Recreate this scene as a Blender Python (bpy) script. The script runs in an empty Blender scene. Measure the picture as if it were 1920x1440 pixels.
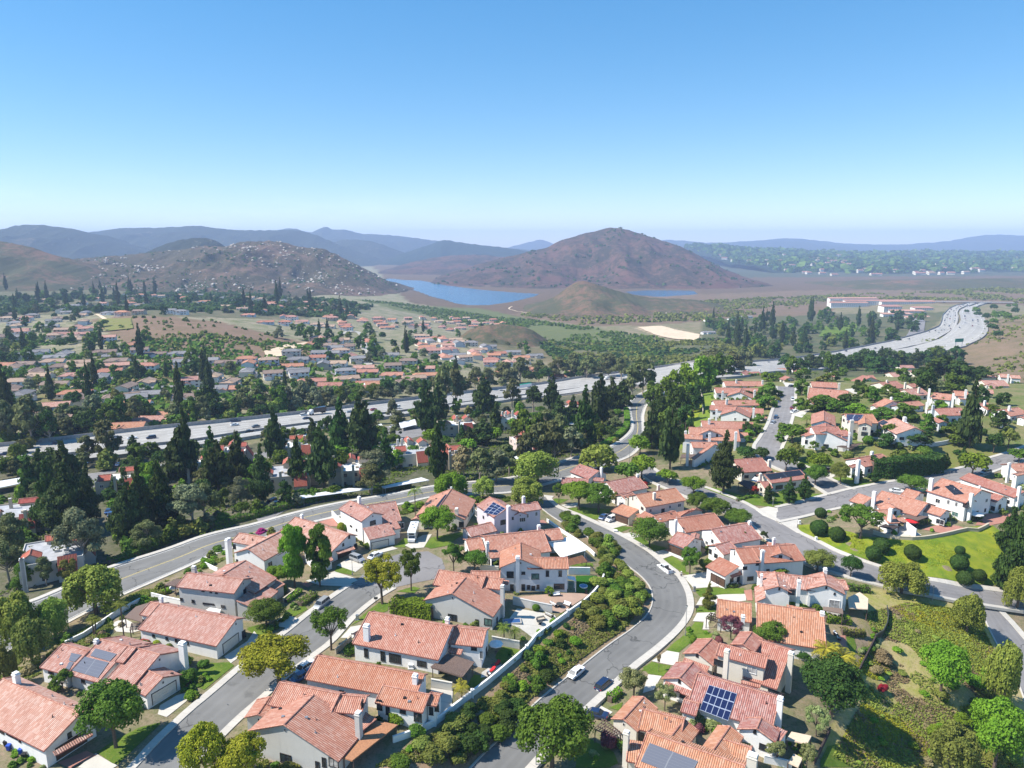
import bpy, math, random
import numpy as np
from mathutils import Vector, Matrix
from mathutils.geometry import delaunay_2d_cdt
random.seed(7)
RS = np.random.RandomState(11)
scn = bpy.context.scene
COL = scn.collection
PI = math.pi
ZC, F, TH = 85.0,1330.0, math.atan(265 / 1330)
CT, ST = math.cos(TH), math.sin(TH)
def ray(px, py):
	d = (py - 720) / F
	return (px - 960) / F, CT - d * ST, -(ST + d * CT)
def plane(px, py, z):
	x, f, dn = ray(px, py)
	t = (z - ZC) / dn
	return Vector((x * t, f * t, z))
def proj(x, y, z):
	dz = z - ZC
	dep = y * CT - dz * ST
	up = y * ST + dz * CT
	return 960 + F * x / dep, 720 - F * up / dep
def _hash(i, j, s):
	n = (i * 374761393 + j * 668265263 + s * 974634777) & 0x7fffffff
	n = ((n ^ (n >> 13)) * 1274126177) & 0x7fffffff
	return ((n ^ (n >> 16)) & 0xffff) / 65535.0
def vnoise(x, y, s=0):
	x = np.asarray(x, float); y = np.asarray(y, float)
	i = np.floor(x).astype(np.int64); j = np.floor(y).astype(np.int64)
	fx = x - i; fy = y - j
	fx = fx * fx * (3 - 2 * fx); fy = fy * fy * (3 - 2 * fy)
	a = _hash(i, j, s); b = _hash(i + 1, j, s); c = _hash(i, j + 1, s); d = _hash(i + 1, j + 1, s)
	return (a + (b - a) * fx) * (1 - fy) + (c + (d - c) * fx) * fy
def fbm(x, y, oct=4, s=0, gain=.5):
	t = 0; a = 1; n = 0
	for k in range(oct):
		t = t + a * vnoise(x * 2 ** k, y * 2 ** k, s + k); n += a; a *= gain
	return t / n
def tag(o, label=None, cat=None, group=None, kind=None):
	if label: o['label'] = label
	if cat: o['category'] = cat
	if group: o['group'] = group
	if kind: o['kind'] = kind
	return o
def empty(name, loc, rz=0, scale=None):
	o = bpy.data.objects.new(name, None)
	o.empty_display_size = .5
	o.location = loc; o.rotation_euler = (0,0, rz)
	if scale: o.scale = scale
	COL.objects.link(o)
	return o
def link(name, me, parent=None, loc=None):
	o = bpy.data.objects.new(name, me)
	if loc is not None: o.location = loc
	COL.objects.link(o)
	if parent is not None: o.parent = parent
	return o
def np_mesh(name, V, faces, mats, mat_idx=None, uv=None, col=None, smooth=False):
	me = bpy.data.meshes.new(name)
	V = np.asarray(V, np.float32); faces = np.asarray(faces, np.int32)
	m, k = faces.shape
	me.vertices.add(len(V)); me.vertices.foreach_set('co', V.ravel())
	me.loops.add(m * k); me.loops.foreach_set('vertex_index', faces.ravel())
	me.polygons.add(m)
	me.polygons.foreach_set('loop_start', np.arange(0, m * k, k, dtype=np.int32))
	me.polygons.foreach_set('loop_total', np.full(m, k, np.int32))
	for mt in mats: me.materials.append(mt)
	if mat_idx is not None: me.polygons.foreach_set('material_index', np.asarray(mat_idx, np.int32))
	me.polygons.foreach_set('use_smooth', np.full(m, smooth))
	if uv is not None:
		l = me.uv_layers.new(name='UVMap'); l.data.foreach_set('uv', np.asarray(uv, np.float32).ravel())
	if col is not None:
		for nm, arr in col.items():
			a = me.color_attributes.new(nm, 'FLOAT_COLOR','POINT')
			arr = np.asarray(arr, np.float32)
			if arr.shape[1] == 3: arr = np.concatenate([arr, np.ones((len(arr),1), np.float32)], 1)
			a.data.foreach_set('color', arr.ravel())
	me.update(calc_edges=True)
	me.validate()
	return me
class MB:
	def __init__(s): s.v = []; s.f = []; s.m = []; s.uv = []
	def face(s, pts, mi=0, uv=None):
		b = len(s.v); s.v += [tuple(p) for p in pts]
		s.f.append(tuple(range(b, b + len(pts)))); s.m.append(mi)
		s.uv.append(uv or [(0,0)] * len(pts))
	def box(s, c, d, mi=0, rz=0, ax=None):
		c = Vector(c)
		if ax is None:
			ax = (Vector((math.cos(rz), math.sin(rz),0)), Vector((-math.sin(rz), math.cos(rz),0)), Vector((0,0,1)))
		X, Y, Z = [Vector(a) * (d[i] / 2) for i, a in enumerate(ax)]
		P = lambda i, j, k: c + X * i + Y * j + Z * k
		for q in (((-1,-1,-1),(-1,1,-1),(1,1,-1),(1,-1,-1)),((-1,-1,1),(1,-1,1),(1,1,1),(-1,1,1)),
                  ((-1,-1,-1),(1,-1,-1),(1,-1,1),(-1,-1,1)),((1,-1,-1),(1,1,-1),(1,1,1),(1,-1,1)),
                  ((1,1,-1),(-1,1,-1),(-1,1,1),(1,1,1)),((-1,1,-1),(-1,-1,-1),(-1,-1,1),(-1,1,1))):
			s.face([P(*t) for t in q], mi)
	def tube(s, a, b, r0, r1=None, n=6, mi=0, cap=True):
		a = Vector(a); b = Vector(b); r1 = r0 if r1 is None else r1
		d = (b - a)
		if d.length < 1e-6: return
		d.normalize()
		u = d.orthogonal().normalized(); w = d.cross(u)
		A = [a + (u * math.cos(2*PI*i/n) + w * math.sin(2*PI*i/n)) * r0 for i in range(n)]
		B = [b + (u * math.cos(2*PI*i/n) + w * math.sin(2*PI*i/n)) * r1 for i in range(n)]
		for i in range(n):
			j = (i + 1) % n
			s.face([A[i], A[j], B[j], B[i]], mi)
		if cap:
			s.face(B, mi); s.face(A[::-1], mi)
	def slab(s, quad, th, mtop=0, medge=1, uv=None):
		q = [Vector(p) for p in quad]; lo = [p - Vector((0,0, th)) for p in q]
		s.face(q, mtop, uv)
		s.face(lo[::-1], medge)
		for i in range(len(q)):
			j = (i + 1) % len(q)
			s.face([lo[i], lo[j], q[j], q[i]], medge)
	def build(s, name, mats, parent=None, loc=None, smooth=False):
		me = bpy.data.meshes.new(name)
		o = Vector(loc) if loc is not None else Vector((0,0,0))
		me.from_pydata([(x - o.x, y - o.y, z - o.z) for x, y, z in s.v], [], s.f)
		for m in (mats if isinstance(mats, (list, tuple)) else [mats]): me.materials.append(m)
		me.polygons.foreach_set('material_index', s.m)
		l = me.uv_layers.new(name='UVMap')
		l.data.foreach_set('uv', [c for f in s.uv for p in f for c in p])
		if smooth: me.polygons.foreach_set('use_smooth', [True] * len(s.f))
		me.update()
		ob = link(name, me, parent)
		if parent is None and loc is not None: ob.location = o
		return ob
def in_poly(px, py, poly):
	px = np.asarray(px); py = np.asarray(py)
	r = np.zeros(px.shape, bool)
	n = len(poly)
	for i in range(n):
		x1, y1 = poly[i]; x2, y2 = poly[(i + 1) % n]
		if y1 == y2: continue
		c = ((y1 > py) != (y2 > py)) & (px < (x2 - x1) * (py - y1) / (y2 - y1) + x1)
		r ^= c
	return r
def smooth_line(P, n=6):
	P = [np.array(p, float) for p in P]
	out = []
	for i in range(len(P) - 1):
		p0 = P[max(i - 1,0)]; p1 = P[i]; p2 = P[i + 1]; p3 = P[min(i + 2, len(P) - 1)]
		for k in range(n):
			t = k / n
			out.append(.5 * (2*p1 + (p2-p0)*t + (2*p0-5*p1+4*p2-p3)*t*t + (3*p1-p0-3*p2+p3)*t**3))
	out.append(P[-1])
	return out
HAZE, SKY, SUN_E, EXPO = 1.0e-4,(.15,.8,.0,2.4,1.75,.6,1.3),4.5,.86
HCOL = (.53,.685,1.0,1)
def srgb(r, g, b):
	return tuple(((c/255)/12.92 if c/255 <= .04045 else ((c/255+.055)/1.055)**2.4) for c in (r, g, b))
class NT:
	def __init__(s, m): s.t = m.node_tree; s.n = s.t.nodes; s.l = s.t.links
	def add(s, typ, **kw):
		n = s.n.new(typ)
		for k, v in kw.items():
			if k in n.inputs if isinstance(k, str) else False: n.inputs[k].default_value = v
			else: setattr(n, k, v)
		return n
	def link(s, a, b): s.l.new(a, b)
	def math(s, op, a, b=None):
		n = s.n.new('ShaderNodeMath'); n.operation = op
		for i, v in enumerate((a, b)):
			if v is None: continue
			if isinstance(v, (int, float)): n.inputs[i].default_value = v
			else: s.link(v, n.inputs[i])
		return n.outputs[0]
	def mix(s, fac, a, b, bt='MIX'):
		n = s.n.new('ShaderNodeMix'); n.data_type = 'RGBA'; n.blend_type = bt
		for k, v in ((0, fac),(6, a),(7, b)):
			if isinstance(v, (int, float)): n.inputs[k].default_value = v
			elif isinstance(v, tuple): n.inputs[k].default_value = (*v[:3], 1)
			else: s.link(v, n.inputs[k])
		return n.outputs[2]
	def noise(s, scale, detail=3, vec=None, rough=.55):
		n = s.n.new('ShaderNodeTexNoise'); n.inputs['Scale'].default_value = scale
		n.inputs['Detail'].default_value = detail; n.inputs['Roughness'].default_value = rough
		if vec is not None: s.link(vec, n.inputs['Vector'])
		return n.outputs['Fac']
	def ramp(s, fac, a, b):
		n = s.n.new('ShaderNodeMapRange'); n.inputs[1].default_value = a; n.inputs[2].default_value = b
		n.clamp = True
		s.link(fac, n.inputs[0]); return n.outputs[0]
def new_mat(name):
	m = bpy.data.materials.new(name); m.use_nodes = True
	nt = NT(m); bs = nt.n['Principled BSDF']
	return m, nt, bs
def pos(nt):
	return nt.add('ShaderNodeNewGeometry').outputs['Position']
def bump(nt, bs, h, dist, strength=1):
	b = nt.add('ShaderNodeBump'); b.inputs['Distance'].default_value = dist; b.inputs['Strength'].default_value = strength
	nt.link(h, b.inputs['Height']); nt.link(b.outputs[0], bs.inputs['Normal'])
def plain(name, c, rough=.7, var=.12, scale=1.5, c2=None, metal=0, spec=.3, sc2=None):
	m, nt, bs = new_mat(name)
	p = pos(nt)
	f = nt.noise(scale, 4, p)
	lo = tuple(x * (1 - var) for x in c); hi = c2 or tuple(min(1, x * (1 + var)) for x in c)
	nt.link(nt.mix(nt.ramp(f, .3,.7), lo, hi), bs.inputs['Base Color'])
	bs.inputs['Roughness'].default_value = rough; bs.inputs['Metallic'].default_value = metal
	bs.inputs['Specular IOR Level'].default_value = spec
	return m
def stucco(name, c):
	m, nt, bs = new_mat(name)
	p = pos(nt)
	f = nt.noise(.6,5, p); g = nt.noise(9,2, p)
	col = nt.mix(nt.ramp(f, .35,.75), tuple(x * .93 for x in c), c)
	mp = nt.add('ShaderNodeMapping'); mp.inputs['Scale'].default_value = (1.4,1.4,.18); nt.link(p, mp.inputs['Vector'])
	st = nt.noise(1.0,4, mp.outputs[0])
	col = nt.mix(nt.math('MULTIPLY', nt.ramp(st, .55,.8),.30), col, tuple(x * .6 for x in c))
	nt.link(col, bs.inputs['Base Color']); bs.inputs['Roughness'].default_value = .9
	bs.inputs['Specular IOR Level'].default_value = .15
	bump(nt, bs, g, .02)
	return m
def tile(name, base, light, dark, lightness=.5):
	m, nt, bs = new_mat(name)
	uv = nt.add('ShaderNodeUVMap').outputs[0]
	sx = nt.add('ShaderNodeSeparateXYZ'); nt.link(uv, sx.inputs[0])
	u = nt.math('DIVIDE', sx.outputs[0], .36); v = nt.math('DIVIDE', sx.outputs[1], .42)
	oi = nt.add('ShaderNodeObjectInfo')
	def wn(a, b):
		cb = nt.add('ShaderNodeCombineXYZ'); nt.link(a, cb.inputs[0])
		if b is not None: nt.link(b, cb.inputs[1])
		nt.link(oi.outputs['Random'], cb.inputs[2])
		w = nt.add('ShaderNodeTexWhiteNoise'); w.noise_dimensions = '3D'; nt.link(cb.outputs[0], w.inputs['Vector']); return w.outputs['Value']
	cu = nt.math('FLOOR', u); r = wn(cu, nt.math('FLOOR', v)); rc = wn(cu, nt.math('FLOOR', nt.math('MULTIPLY', v, .55)))
	fu = nt.math('FRACT', u); fv = nt.math('FRACT', v)
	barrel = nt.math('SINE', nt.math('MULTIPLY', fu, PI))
	p = pos(nt)
	c = nt.mix(nt.ramp(r, .0,.35), nt.mix(.5, dark, base), base)
	c = nt.mix(nt.math('MULTIPLY', nt.ramp(rc, .35,1.0), lightness * .8), c, light)
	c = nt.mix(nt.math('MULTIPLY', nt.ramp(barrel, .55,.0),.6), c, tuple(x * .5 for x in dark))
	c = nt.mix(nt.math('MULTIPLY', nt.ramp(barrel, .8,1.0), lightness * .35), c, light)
	c = nt.mix(nt.math('MULTIPLY', nt.ramp(nt.noise(.5,5, p),.60,.8),.22), c, tuple(x * .6 for x in dark))
	hs = nt.add('ShaderNodeHueSaturation'); nt.link(c, hs.inputs['Color'])
	nt.link(nt.math('ADD', nt.math('MULTIPLY', nt.noise(.22,4, p),.34), nt.math('ADD', .74, nt.math('MULTIPLY', oi.outputs['Random'], .24))), hs.inputs['Value'])
	nt.link(nt.math('ADD', .492, nt.math('MULTIPLY', oi.outputs['Random'], .014)), hs.inputs['Hue'])
	nt.link(hs.outputs[0], bs.inputs['Base Color'])
	bs.inputs['Roughness'].default_value = .8; bs.inputs['Specular IOR Level'].default_value = .2
	bump(nt, bs, nt.math('ADD', barrel, nt.math('MULTIPLY', fv, .5)),.10)
	return m
def leaf(name, c, c2, trans=.3):
	m, nt, bs = new_mat(name)
	at = nt.add('ShaderNodeAttribute'); at.attribute_name = 'leaf'
	sp = nt.add('ShaderNodeSeparateColor'); nt.link(at.outputs['Color'], sp.inputs[0])
	oi = nt.add('ShaderNodeObjectInfo')
	col = nt.mix(sp.outputs[0], c, c2)
	hs = nt.add('ShaderNodeHueSaturation'); nt.link(col, hs.inputs['Color'])
	nt.link(nt.math('ADD', .478, nt.math('MULTIPLY', oi.outputs['Random'], .045)), hs.inputs['Hue'])
	nt.link(nt.math('ADD', .8, nt.math('MULTIPLY', oi.outputs['Random'], .4)), hs.inputs['Value'])
	nt.link(hs.outputs[0], bs.inputs['Base Color'])
	bs.inputs['Roughness'].default_value = .7; bs.inputs['Specular IOR Level'].default_value = .12
	tr = nt.add('ShaderNodeBsdfTranslucent'); nt.link(hs.outputs[0], tr.inputs[0])
	mx = nt.add('ShaderNodeMixShader'); mx.inputs[0].default_value = trans
	nt.link(bs.outputs[0], mx.inputs[1]); nt.link(tr.outputs[0], mx.inputs[2])
	nt.link(mx.outputs[0], nt.n['Material Output'].inputs['Surface'])
	return m
def ground_mat():
	m, nt, bs = new_mat('ground')
	a = nt.add('ShaderNodeAttribute'); a.attribute_name = 'ca'
	b = nt.add('ShaderNodeAttribute'); b.attribute_name = 'cb'
	p = pos(nt)
	f1 = nt.noise(.045,6, p, .65); f2 = nt.noise(.5,5, p, .65); f3 = nt.noise(3.5,3, p)
	f = nt.math('ADD', nt.math('MULTIPLY', f1,.45), nt.math('ADD', nt.math('MULTIPLY', f2,.4), nt.math('MULTIPLY', f3,.15)))
	c = nt.mix(nt.ramp(f, .42,.58), a.outputs['Color'], b.outputs['Color'])
	c = nt.mix(nt.math('MULTIPLY', nt.ramp(nt.noise(1.1,5, p, .7),.54,.64),.55), c, nt.mix(1.0, c, (.42,.48,.34), 'MULTIPLY'))
	c = nt.mix(nt.math('MULTIPLY', nt.ramp(f3,.3,.7),.35), c, nt.mix(1.0, c, (.55,.55,.5), 'MULTIPLY'))
	nt.link(c, bs.inputs['Base Color']); bs.inputs['Roughness'].default_value = .95
	bs.inputs['Specular IOR Level'].default_value = .1
	bump(nt, bs, f2,.25,.6)
	return m
def hill_mat(name, soil, soil2, brush, brush_amt, sc=.012, rock=None):
	m, nt, bs = new_mat(name)
	p = pos(nt)
	n1 = nt.noise(sc, 8, p, .62); n2 = nt.noise(sc * 7,6, p, .65); n3 = nt.noise(sc * 30,4, p, .6)
	c = nt.mix(nt.ramp(n1,.35,.65), soil, soil2)
	k = nt.math('ADD', nt.math('MULTIPLY', n1,.4), nt.math('ADD', nt.math('MULTIPLY', n2,.35), nt.math('MULTIPLY', n3,.25)))
	c = nt.mix(nt.ramp(k, .56 - brush_amt * .1,.62 - brush_amt * .1), c, brush)
	if rock:
		r = nt.math('MULTIPLY', nt.ramp(n3,.62,.70), nt.ramp(n1,.5,.62))
		c = nt.mix(r, c, rock)
	nt.link(c, bs.inputs['Base Color']); bs.inputs['Roughness'].default_value = .95
	bs.inputs['Specular IOR Level'].default_value = .05
	bump(nt, bs, k, 1.0 / sc * .05,.8)
	return m
def asphalt(name, c, patch=True):
	m, nt, bs = new_mat(name)
	p = pos(nt)
	uv = nt.add('ShaderNodeUVMap').outputs[0]
	f = nt.noise(.12,5, p, .6); g = nt.noise(14,2, p)
	col = nt.mix(nt.ramp(f, .35,.7), tuple(x * .86 for x in c), tuple(x * 1.12 for x in c))
	sx = nt.add('ShaderNodeSeparateXYZ'); nt.link(uv, sx.inputs[0])
	w = nt.math('SINE', nt.math('MULTIPLY', sx.outputs[0], PI * 8))
	col = nt.mix(nt.math('MULTIPLY', nt.ramp(w, -.2,1),.16), col, tuple(min(1, x * 1.5) for x in c))
	if patch:
		vo = nt.add('ShaderNodeTexVoronoi'); vo.feature = 'DISTANCE_TO_EDGE'; vo.inputs['Scale'].default_value = .075
		nz = nt.add('ShaderNodeTexNoise'); nz.inputs['Scale'].default_value = .35; nt.link(p, nz.inputs['Vector'])
		mx = nt.add('ShaderNodeVectorMath'); mx.operation = 'MULTIPLY_ADD'
		nt.link(nz.outputs['Color'], mx.inputs[0]); mx.inputs[1].default_value = (5,5,5); nt.link(p, mx.inputs[2])
		nt.link(mx.outputs[0], vo.inputs['Vector'])
		col = nt.mix(nt.math('MULTIPLY', nt.ramp(vo.outputs['Distance'], .012,.004),.75), col, tuple(x * .35 for x in c))
		col = nt.mix(nt.math('MULTIPLY', nt.ramp(nt.noise(.35,5, p),.60,.72),.5), col, tuple(x * .55 for x in c))
	nt.link(col, bs.inputs['Base Color']); bs.inputs['Roughness'].default_value = .85
	bs.inputs['Specular IOR Level'].default_value = .25
	bump(nt, bs, g, .01)
	return m
def concrete(name, c, joints=1.5):
	m, nt, bs = new_mat(name)
	p = pos(nt)
	f = nt.noise(.4,5, p); g = nt.noise(5,3, p)
	col = nt.mix(nt.ramp(f, .3,.7), tuple(x * .85 for x in c), c)
	col = nt.mix(nt.math('MULTIPLY', nt.ramp(g, .55,.8),.25), col, tuple(x * .6 for x in c))
	uv = nt.add('ShaderNodeUVMap').outputs[0]
	sx = nt.add('ShaderNodeSeparateXYZ'); nt.link(uv, sx.inputs[0])
	fr = nt.math('FRACT', nt.math('DIVIDE', sx.outputs[1], joints))
	col = nt.mix(nt.math('MULTIPLY', nt.math('LESS_THAN', fr, .04),.45), col, tuple(x * .4 for x in c))
	nt.link(col, bs.inputs['Base Color']); bs.inputs['Roughness'].default_value = .9
	bs.inputs['Specular IOR Level'].default_value = .15
	return m
def lawn_mat(name, c1, c2, c3):
	m, nt, bs = new_mat(name)
	p = pos(nt)
	f = nt.noise(.18,6, p, .65); g = nt.noise(2.2,4, p, .7); h = nt.noise(25,2, p)
	col = nt.mix(nt.ramp(f, .38,.62), c1, c2)
	col = nt.mix(nt.math('MULTIPLY', nt.ramp(g, .52,.7),.7), col, c3)
	col = nt.mix(nt.math('MULTIPLY', h, .5), col, nt.mix(1.0, col, (.45,.5,.4), 'MULTIPLY'))
	nt.link(col, bs.inputs['Base Color']); bs.inputs['Roughness'].default_value = .9
	bs.inputs['Specular IOR Level'].default_value = .1
	bump(nt, bs, h, .06)
	return m
def glass_mat(name, c, rough=.06):
	m, nt, bs = new_mat(name)
	p = pos(nt)
	nt.link(nt.mix(nt.ramp(nt.noise(1.2,2, p),.35,.65), c, tuple(x * 2.2 for x in c)), bs.inputs['Base Color'])
	bs.inputs['Roughness'].default_value = rough; bs.inputs['Specular IOR Level'].default_value = .6
	return m
def paint(name, c, metal=.0):
	m, nt, bs = new_mat(name)
	p = pos(nt)
	nt.link(nt.mix(nt.math('MULTIPLY', nt.noise(2.5,3, p),.15), c, tuple(x * .6 for x in c)), bs.inputs['Base Color'])
	bs.inputs['Roughness'].default_value = .28; bs.inputs['Metallic'].default_value = metal
	bs.inputs['Coat Weight'].default_value = .6; bs.inputs['Coat Roughness'].default_value = .08
	return m
def pv_mat(name, c, line, nx=.99, ny=1.65, lw=.05):
	m, nt, bs = new_mat(name)
	uv = nt.add('ShaderNodeUVMap').outputs[0]
	sx = nt.add('ShaderNodeSeparateXYZ'); nt.link(uv, sx.inputs[0])
	a = nt.math('FRACT', sx.outputs[0]); b = nt.math('FRACT', sx.outputs[1])
	e = nt.math('MAXIMUM', nt.math('MAXIMUM', nt.math('LESS_THAN', a, lw), nt.math('GREATER_THAN', a, 1 - lw)),
				nt.math('MAXIMUM', nt.math('LESS_THAN', b, lw), nt.math('GREATER_THAN', b, 1 - lw)))
	nt.link(nt.mix(e, c, line), bs.inputs['Base Color'])
	bs.inputs['Roughness'].default_value = .18; bs.inputs['Specular IOR Level'].default_value = .5
	return m
M = {}
M['ground'] = ground_mat()
M['asphalt'] = asphalt('asphalt', (.165,.160,.150))
M['asphalt_warm'] = asphalt('asphalt_warm', (.21,.197,.19))
M['freeway'] = asphalt('freeway_concrete', (.33,.31,.28), False)
M['sidewalk'] = concrete('sidewalk', (.52,.48,.42))
M['driveway'] = concrete('driveway', (.56,.52,.45),3)
M['paver'] = concrete('paver', (.44,.30,.22),.6)
M['brick'] = concrete('brick_paving', (.42,.20,.15),.4)
M['patch'] = plain('road_patch', (.27,.225,.17),.9)
M['yellow_paint'] = plain('yellow_paint', (.62,.48,.14),.7)
M['white_paint'] = plain('white_paint', (.75,.75,.73),.7)
M['lawn'] = lawn_mat('lawn', (.085,.15,.018),(.15,.215,.03),(.24,.22,.06))
M['lawn_slope'] = lawn_mat('lawn_slope', (.30,.32,.025),(.13,.21,.018),(.30,.25,.075))
M['lawn_dry'] = lawn_mat('lawn_dry', (.24,.20,.08),(.17,.20,.04),(.28,.22,.11))
M['turf'] = lawn_mat('artificial_turf', (.035,.125,.012),(.045,.15,.016),(.04,.13,.015))
for k, c in dict(white=(.84,.81,.77), cream=(.70,.64,.54), grey=(.56,.54,.50), lavender=(.66,.60,.64), tan=(.52,.44,.33), pink=(.66,.53,.47), blue=(.62,.64,.66)).items():
	M['wall_' + k] = stucco('stucco_' + k, c)
M['tile_pink'] = tile('tile_pink', (.44,.215,.16),(.62,.47,.40),(.30,.115,.08),.6)
M['tile_red'] = tile('tile_red', (.43,.185,.128),(.58,.39,.31),(.30,.10,.065),.5)
M['tile_orange'] = tile('tile_orange', (.45,.195,.115),(.58,.38,.28),(.32,.11,.06),.5)
M['tile_mottled'] = tile('tile_mottled', (.42,.18,.135),(.58,.43,.37),(.18,.06,.045),.65)
M['tile_brown'] = tile('tile_brown', (.26,.18,.14),(.36,.28,.23),(.17,.11,.09),.5)
M['tile_grey'] = tile('tile_grey', (.24,.23,.23),(.34,.33,.32),(.15,.145,.15),.5)
M['tile_tan'] = tile('tile_tan', (.42,.29,.20),(.55,.43,.33),(.30,.18,.12),.5)
M['tile_apt'] = tile('tile_apt', (.42,.11,.075),(.50,.22,.16),(.32,.07,.05),.3)
M['cap'] = plain('ridge_cap_tile', (.40,.13,.085),.8,.35,2.5,(.55,.30,.22))
M['fascia'] = plain('fascia_wood', (.20,.07,.055),.7,.3)
M['white_trim'] = plain('white_trim', (.78,.76,.72),.6,.06)
M['dark_trim'] = plain('dark_trim', (.035,.028,.026),.5,.3)
M['glass'] = glass_mat('window_glass', (.018,.022,.026))
M['glass_green'] = glass_mat('green_glass', (.05,.09,.08))
M['glass_curtain'] = glass_mat('curtained_glass', (.22,.21,.20),.15)
M['door_white'] = plain('garage_door_paint', (.66,.62,.54),.6,.05)
M['door_brown'] = plain('brown_door_paint', (.10,.055,.035),.55,.3)
M['pv_blue'] = pv_mat('solar_blue', (.012,.018,.06),(.30,.33,.40))
M['pv_grey'] = pv_mat('solar_grey', (.13,.135,.16),(.20,.205,.22), lw=.025)
M['pv_dark'] = pv_mat('solar_black', (.018,.019,.024),(.04,.042,.05))
M['wood'] = plain('weathered_wood', (.14,.095,.075),.85,.4,6)
M['wood_orange'] = plain('stained_wood', (.36,.17,.085),.8,.25,4)
M['wood_dark'] = plain('dark_wood', (.055,.040,.036),.85,.3,5)
M['flat_roof'] = plain('white_membrane', (.62,.62,.61),.8,.2,.5)
M['flat_grey'] = plain('grey_membrane', (.36,.36,.37),.85,.2,.5)
M['barrier'] = plain('barrier_concrete', (.34,.32,.30),.9,.25,.8)
M['bark'] = plain('bark', (.13,.095,.07),.9,.4,6)
M['bark_pale'] = plain('pale_bark', (.34,.28,.22),.9,.35,4)
M['rubber'] = plain('rubber', (.015,.015,.016),.8)
M['rim'] = plain('alloy', (.45,.45,.46),.3,.1,4, metal=.9)
M['lamp'] = plain('lamp_lens', (.75,.74,.70),.2,.05)
M['tail'] = plain('tail_lens', (.45,.02,.015),.25,.1)
M['metal'] = plain('galvanised_metal', (.35,.36,.37),.45,.2,3, metal=.6)
M['metal_dark'] = plain('dark_metal', (.05,.052,.05),.5,.2)
M['rock'] = plain('granite', (.44,.38,.32),.95,.35,.3)
M['soil'] = plain('bare_soil', (.33,.22,.145),.95,.25,.4)
M['sand'] = plain('sandy_soil', (.58,.45,.31),.95,.12,.1)
M['blue_bin'] = plain('blue_plastic', (.02,.07,.38),.4,.1)
M['black_bin'] = plain('black_plastic', (.02,.02,.022),.45,.1)
M['fabric_red'] = plain('red_fabric', (.62,.025,.03),.85,.1,3)
M['fabric_tan'] = plain('tan_canvas', (.60,.47,.34),.9,.08,2)
M['fabric_white'] = plain('white_fabric', (.72,.70,.67),.9,.08,2)
M['skin'] = plain('skin', (.45,.26,.18),.6,.1)
M['shirt'] = plain('shirt', (.62,.62,.60),.9,.1)
M['shorts'] = plain('shorts', (.05,.06,.09),.9,.1)
M['sign_green'] = plain('sign_green', (.0,.22,.13),.5,.05)
PAINT = dict(white=(.78,.78,.77), silver=(.42,.43,.44), black=(.012,.012,.014), navy=(.012,.025,.07), blue=(.03,.09,.24), grey=(.13,.135,.14), red=(.32,.02,.02), maroon=(.12,.008,.02), tan=(.36,.32,.25), darkgreen=(.03,.06,.05))
for k, c in PAINT.items(): M['car_' + k] = paint('car_paint_' + k, c, .3 if k in ('silver','grey') else 0)
LEAF = dict(bright=((0.109,0.201,0.014),(0.231,0.353,0.029)), yellow=((0.207,0.256,0.014),(0.439,0.451,0.041)), green=((0.067,0.128,0.014),(0.153,0.231,0.028)),
			dark=((0.032,0.070,0.014),(0.079,0.135,0.023)), conifer=((.034,.060,.014),(.098,.130,.034)), euc=((0.090,0.110,0.035),(0.220,0.226,0.088)),
			grey=((0.123,0.139,0.068),(0.272,0.284,0.149)), pepper=((0.155,0.213,0.029),(0.349,0.414,0.074)), olive=((0.123,0.149,0.028),(0.259,0.272,0.057)),
			purple=((.13,.035,.055),(.28,.11,.12)), magenta=((.45,.02,.16),(.6,.08,.26)), redleaf=((.45,.02,.03),(.35,.05,.04)), palm=((0.092,0.146,0.016),(0.256,0.292,0.049)),
			goldpalm=((0.268,0.268,0.025),(0.561,0.512,0.057)), drybrush=((.22,.17,.085),(.34,.27,.14)), flower=((0.079,0.135,0.021),(0.439,0.451,0.199)))
for k, (a, b) in LEAF.items(): M['leaf_' + k] = leaf('leaves_' + k, a, b)
LAKE_H = 172.0
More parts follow.
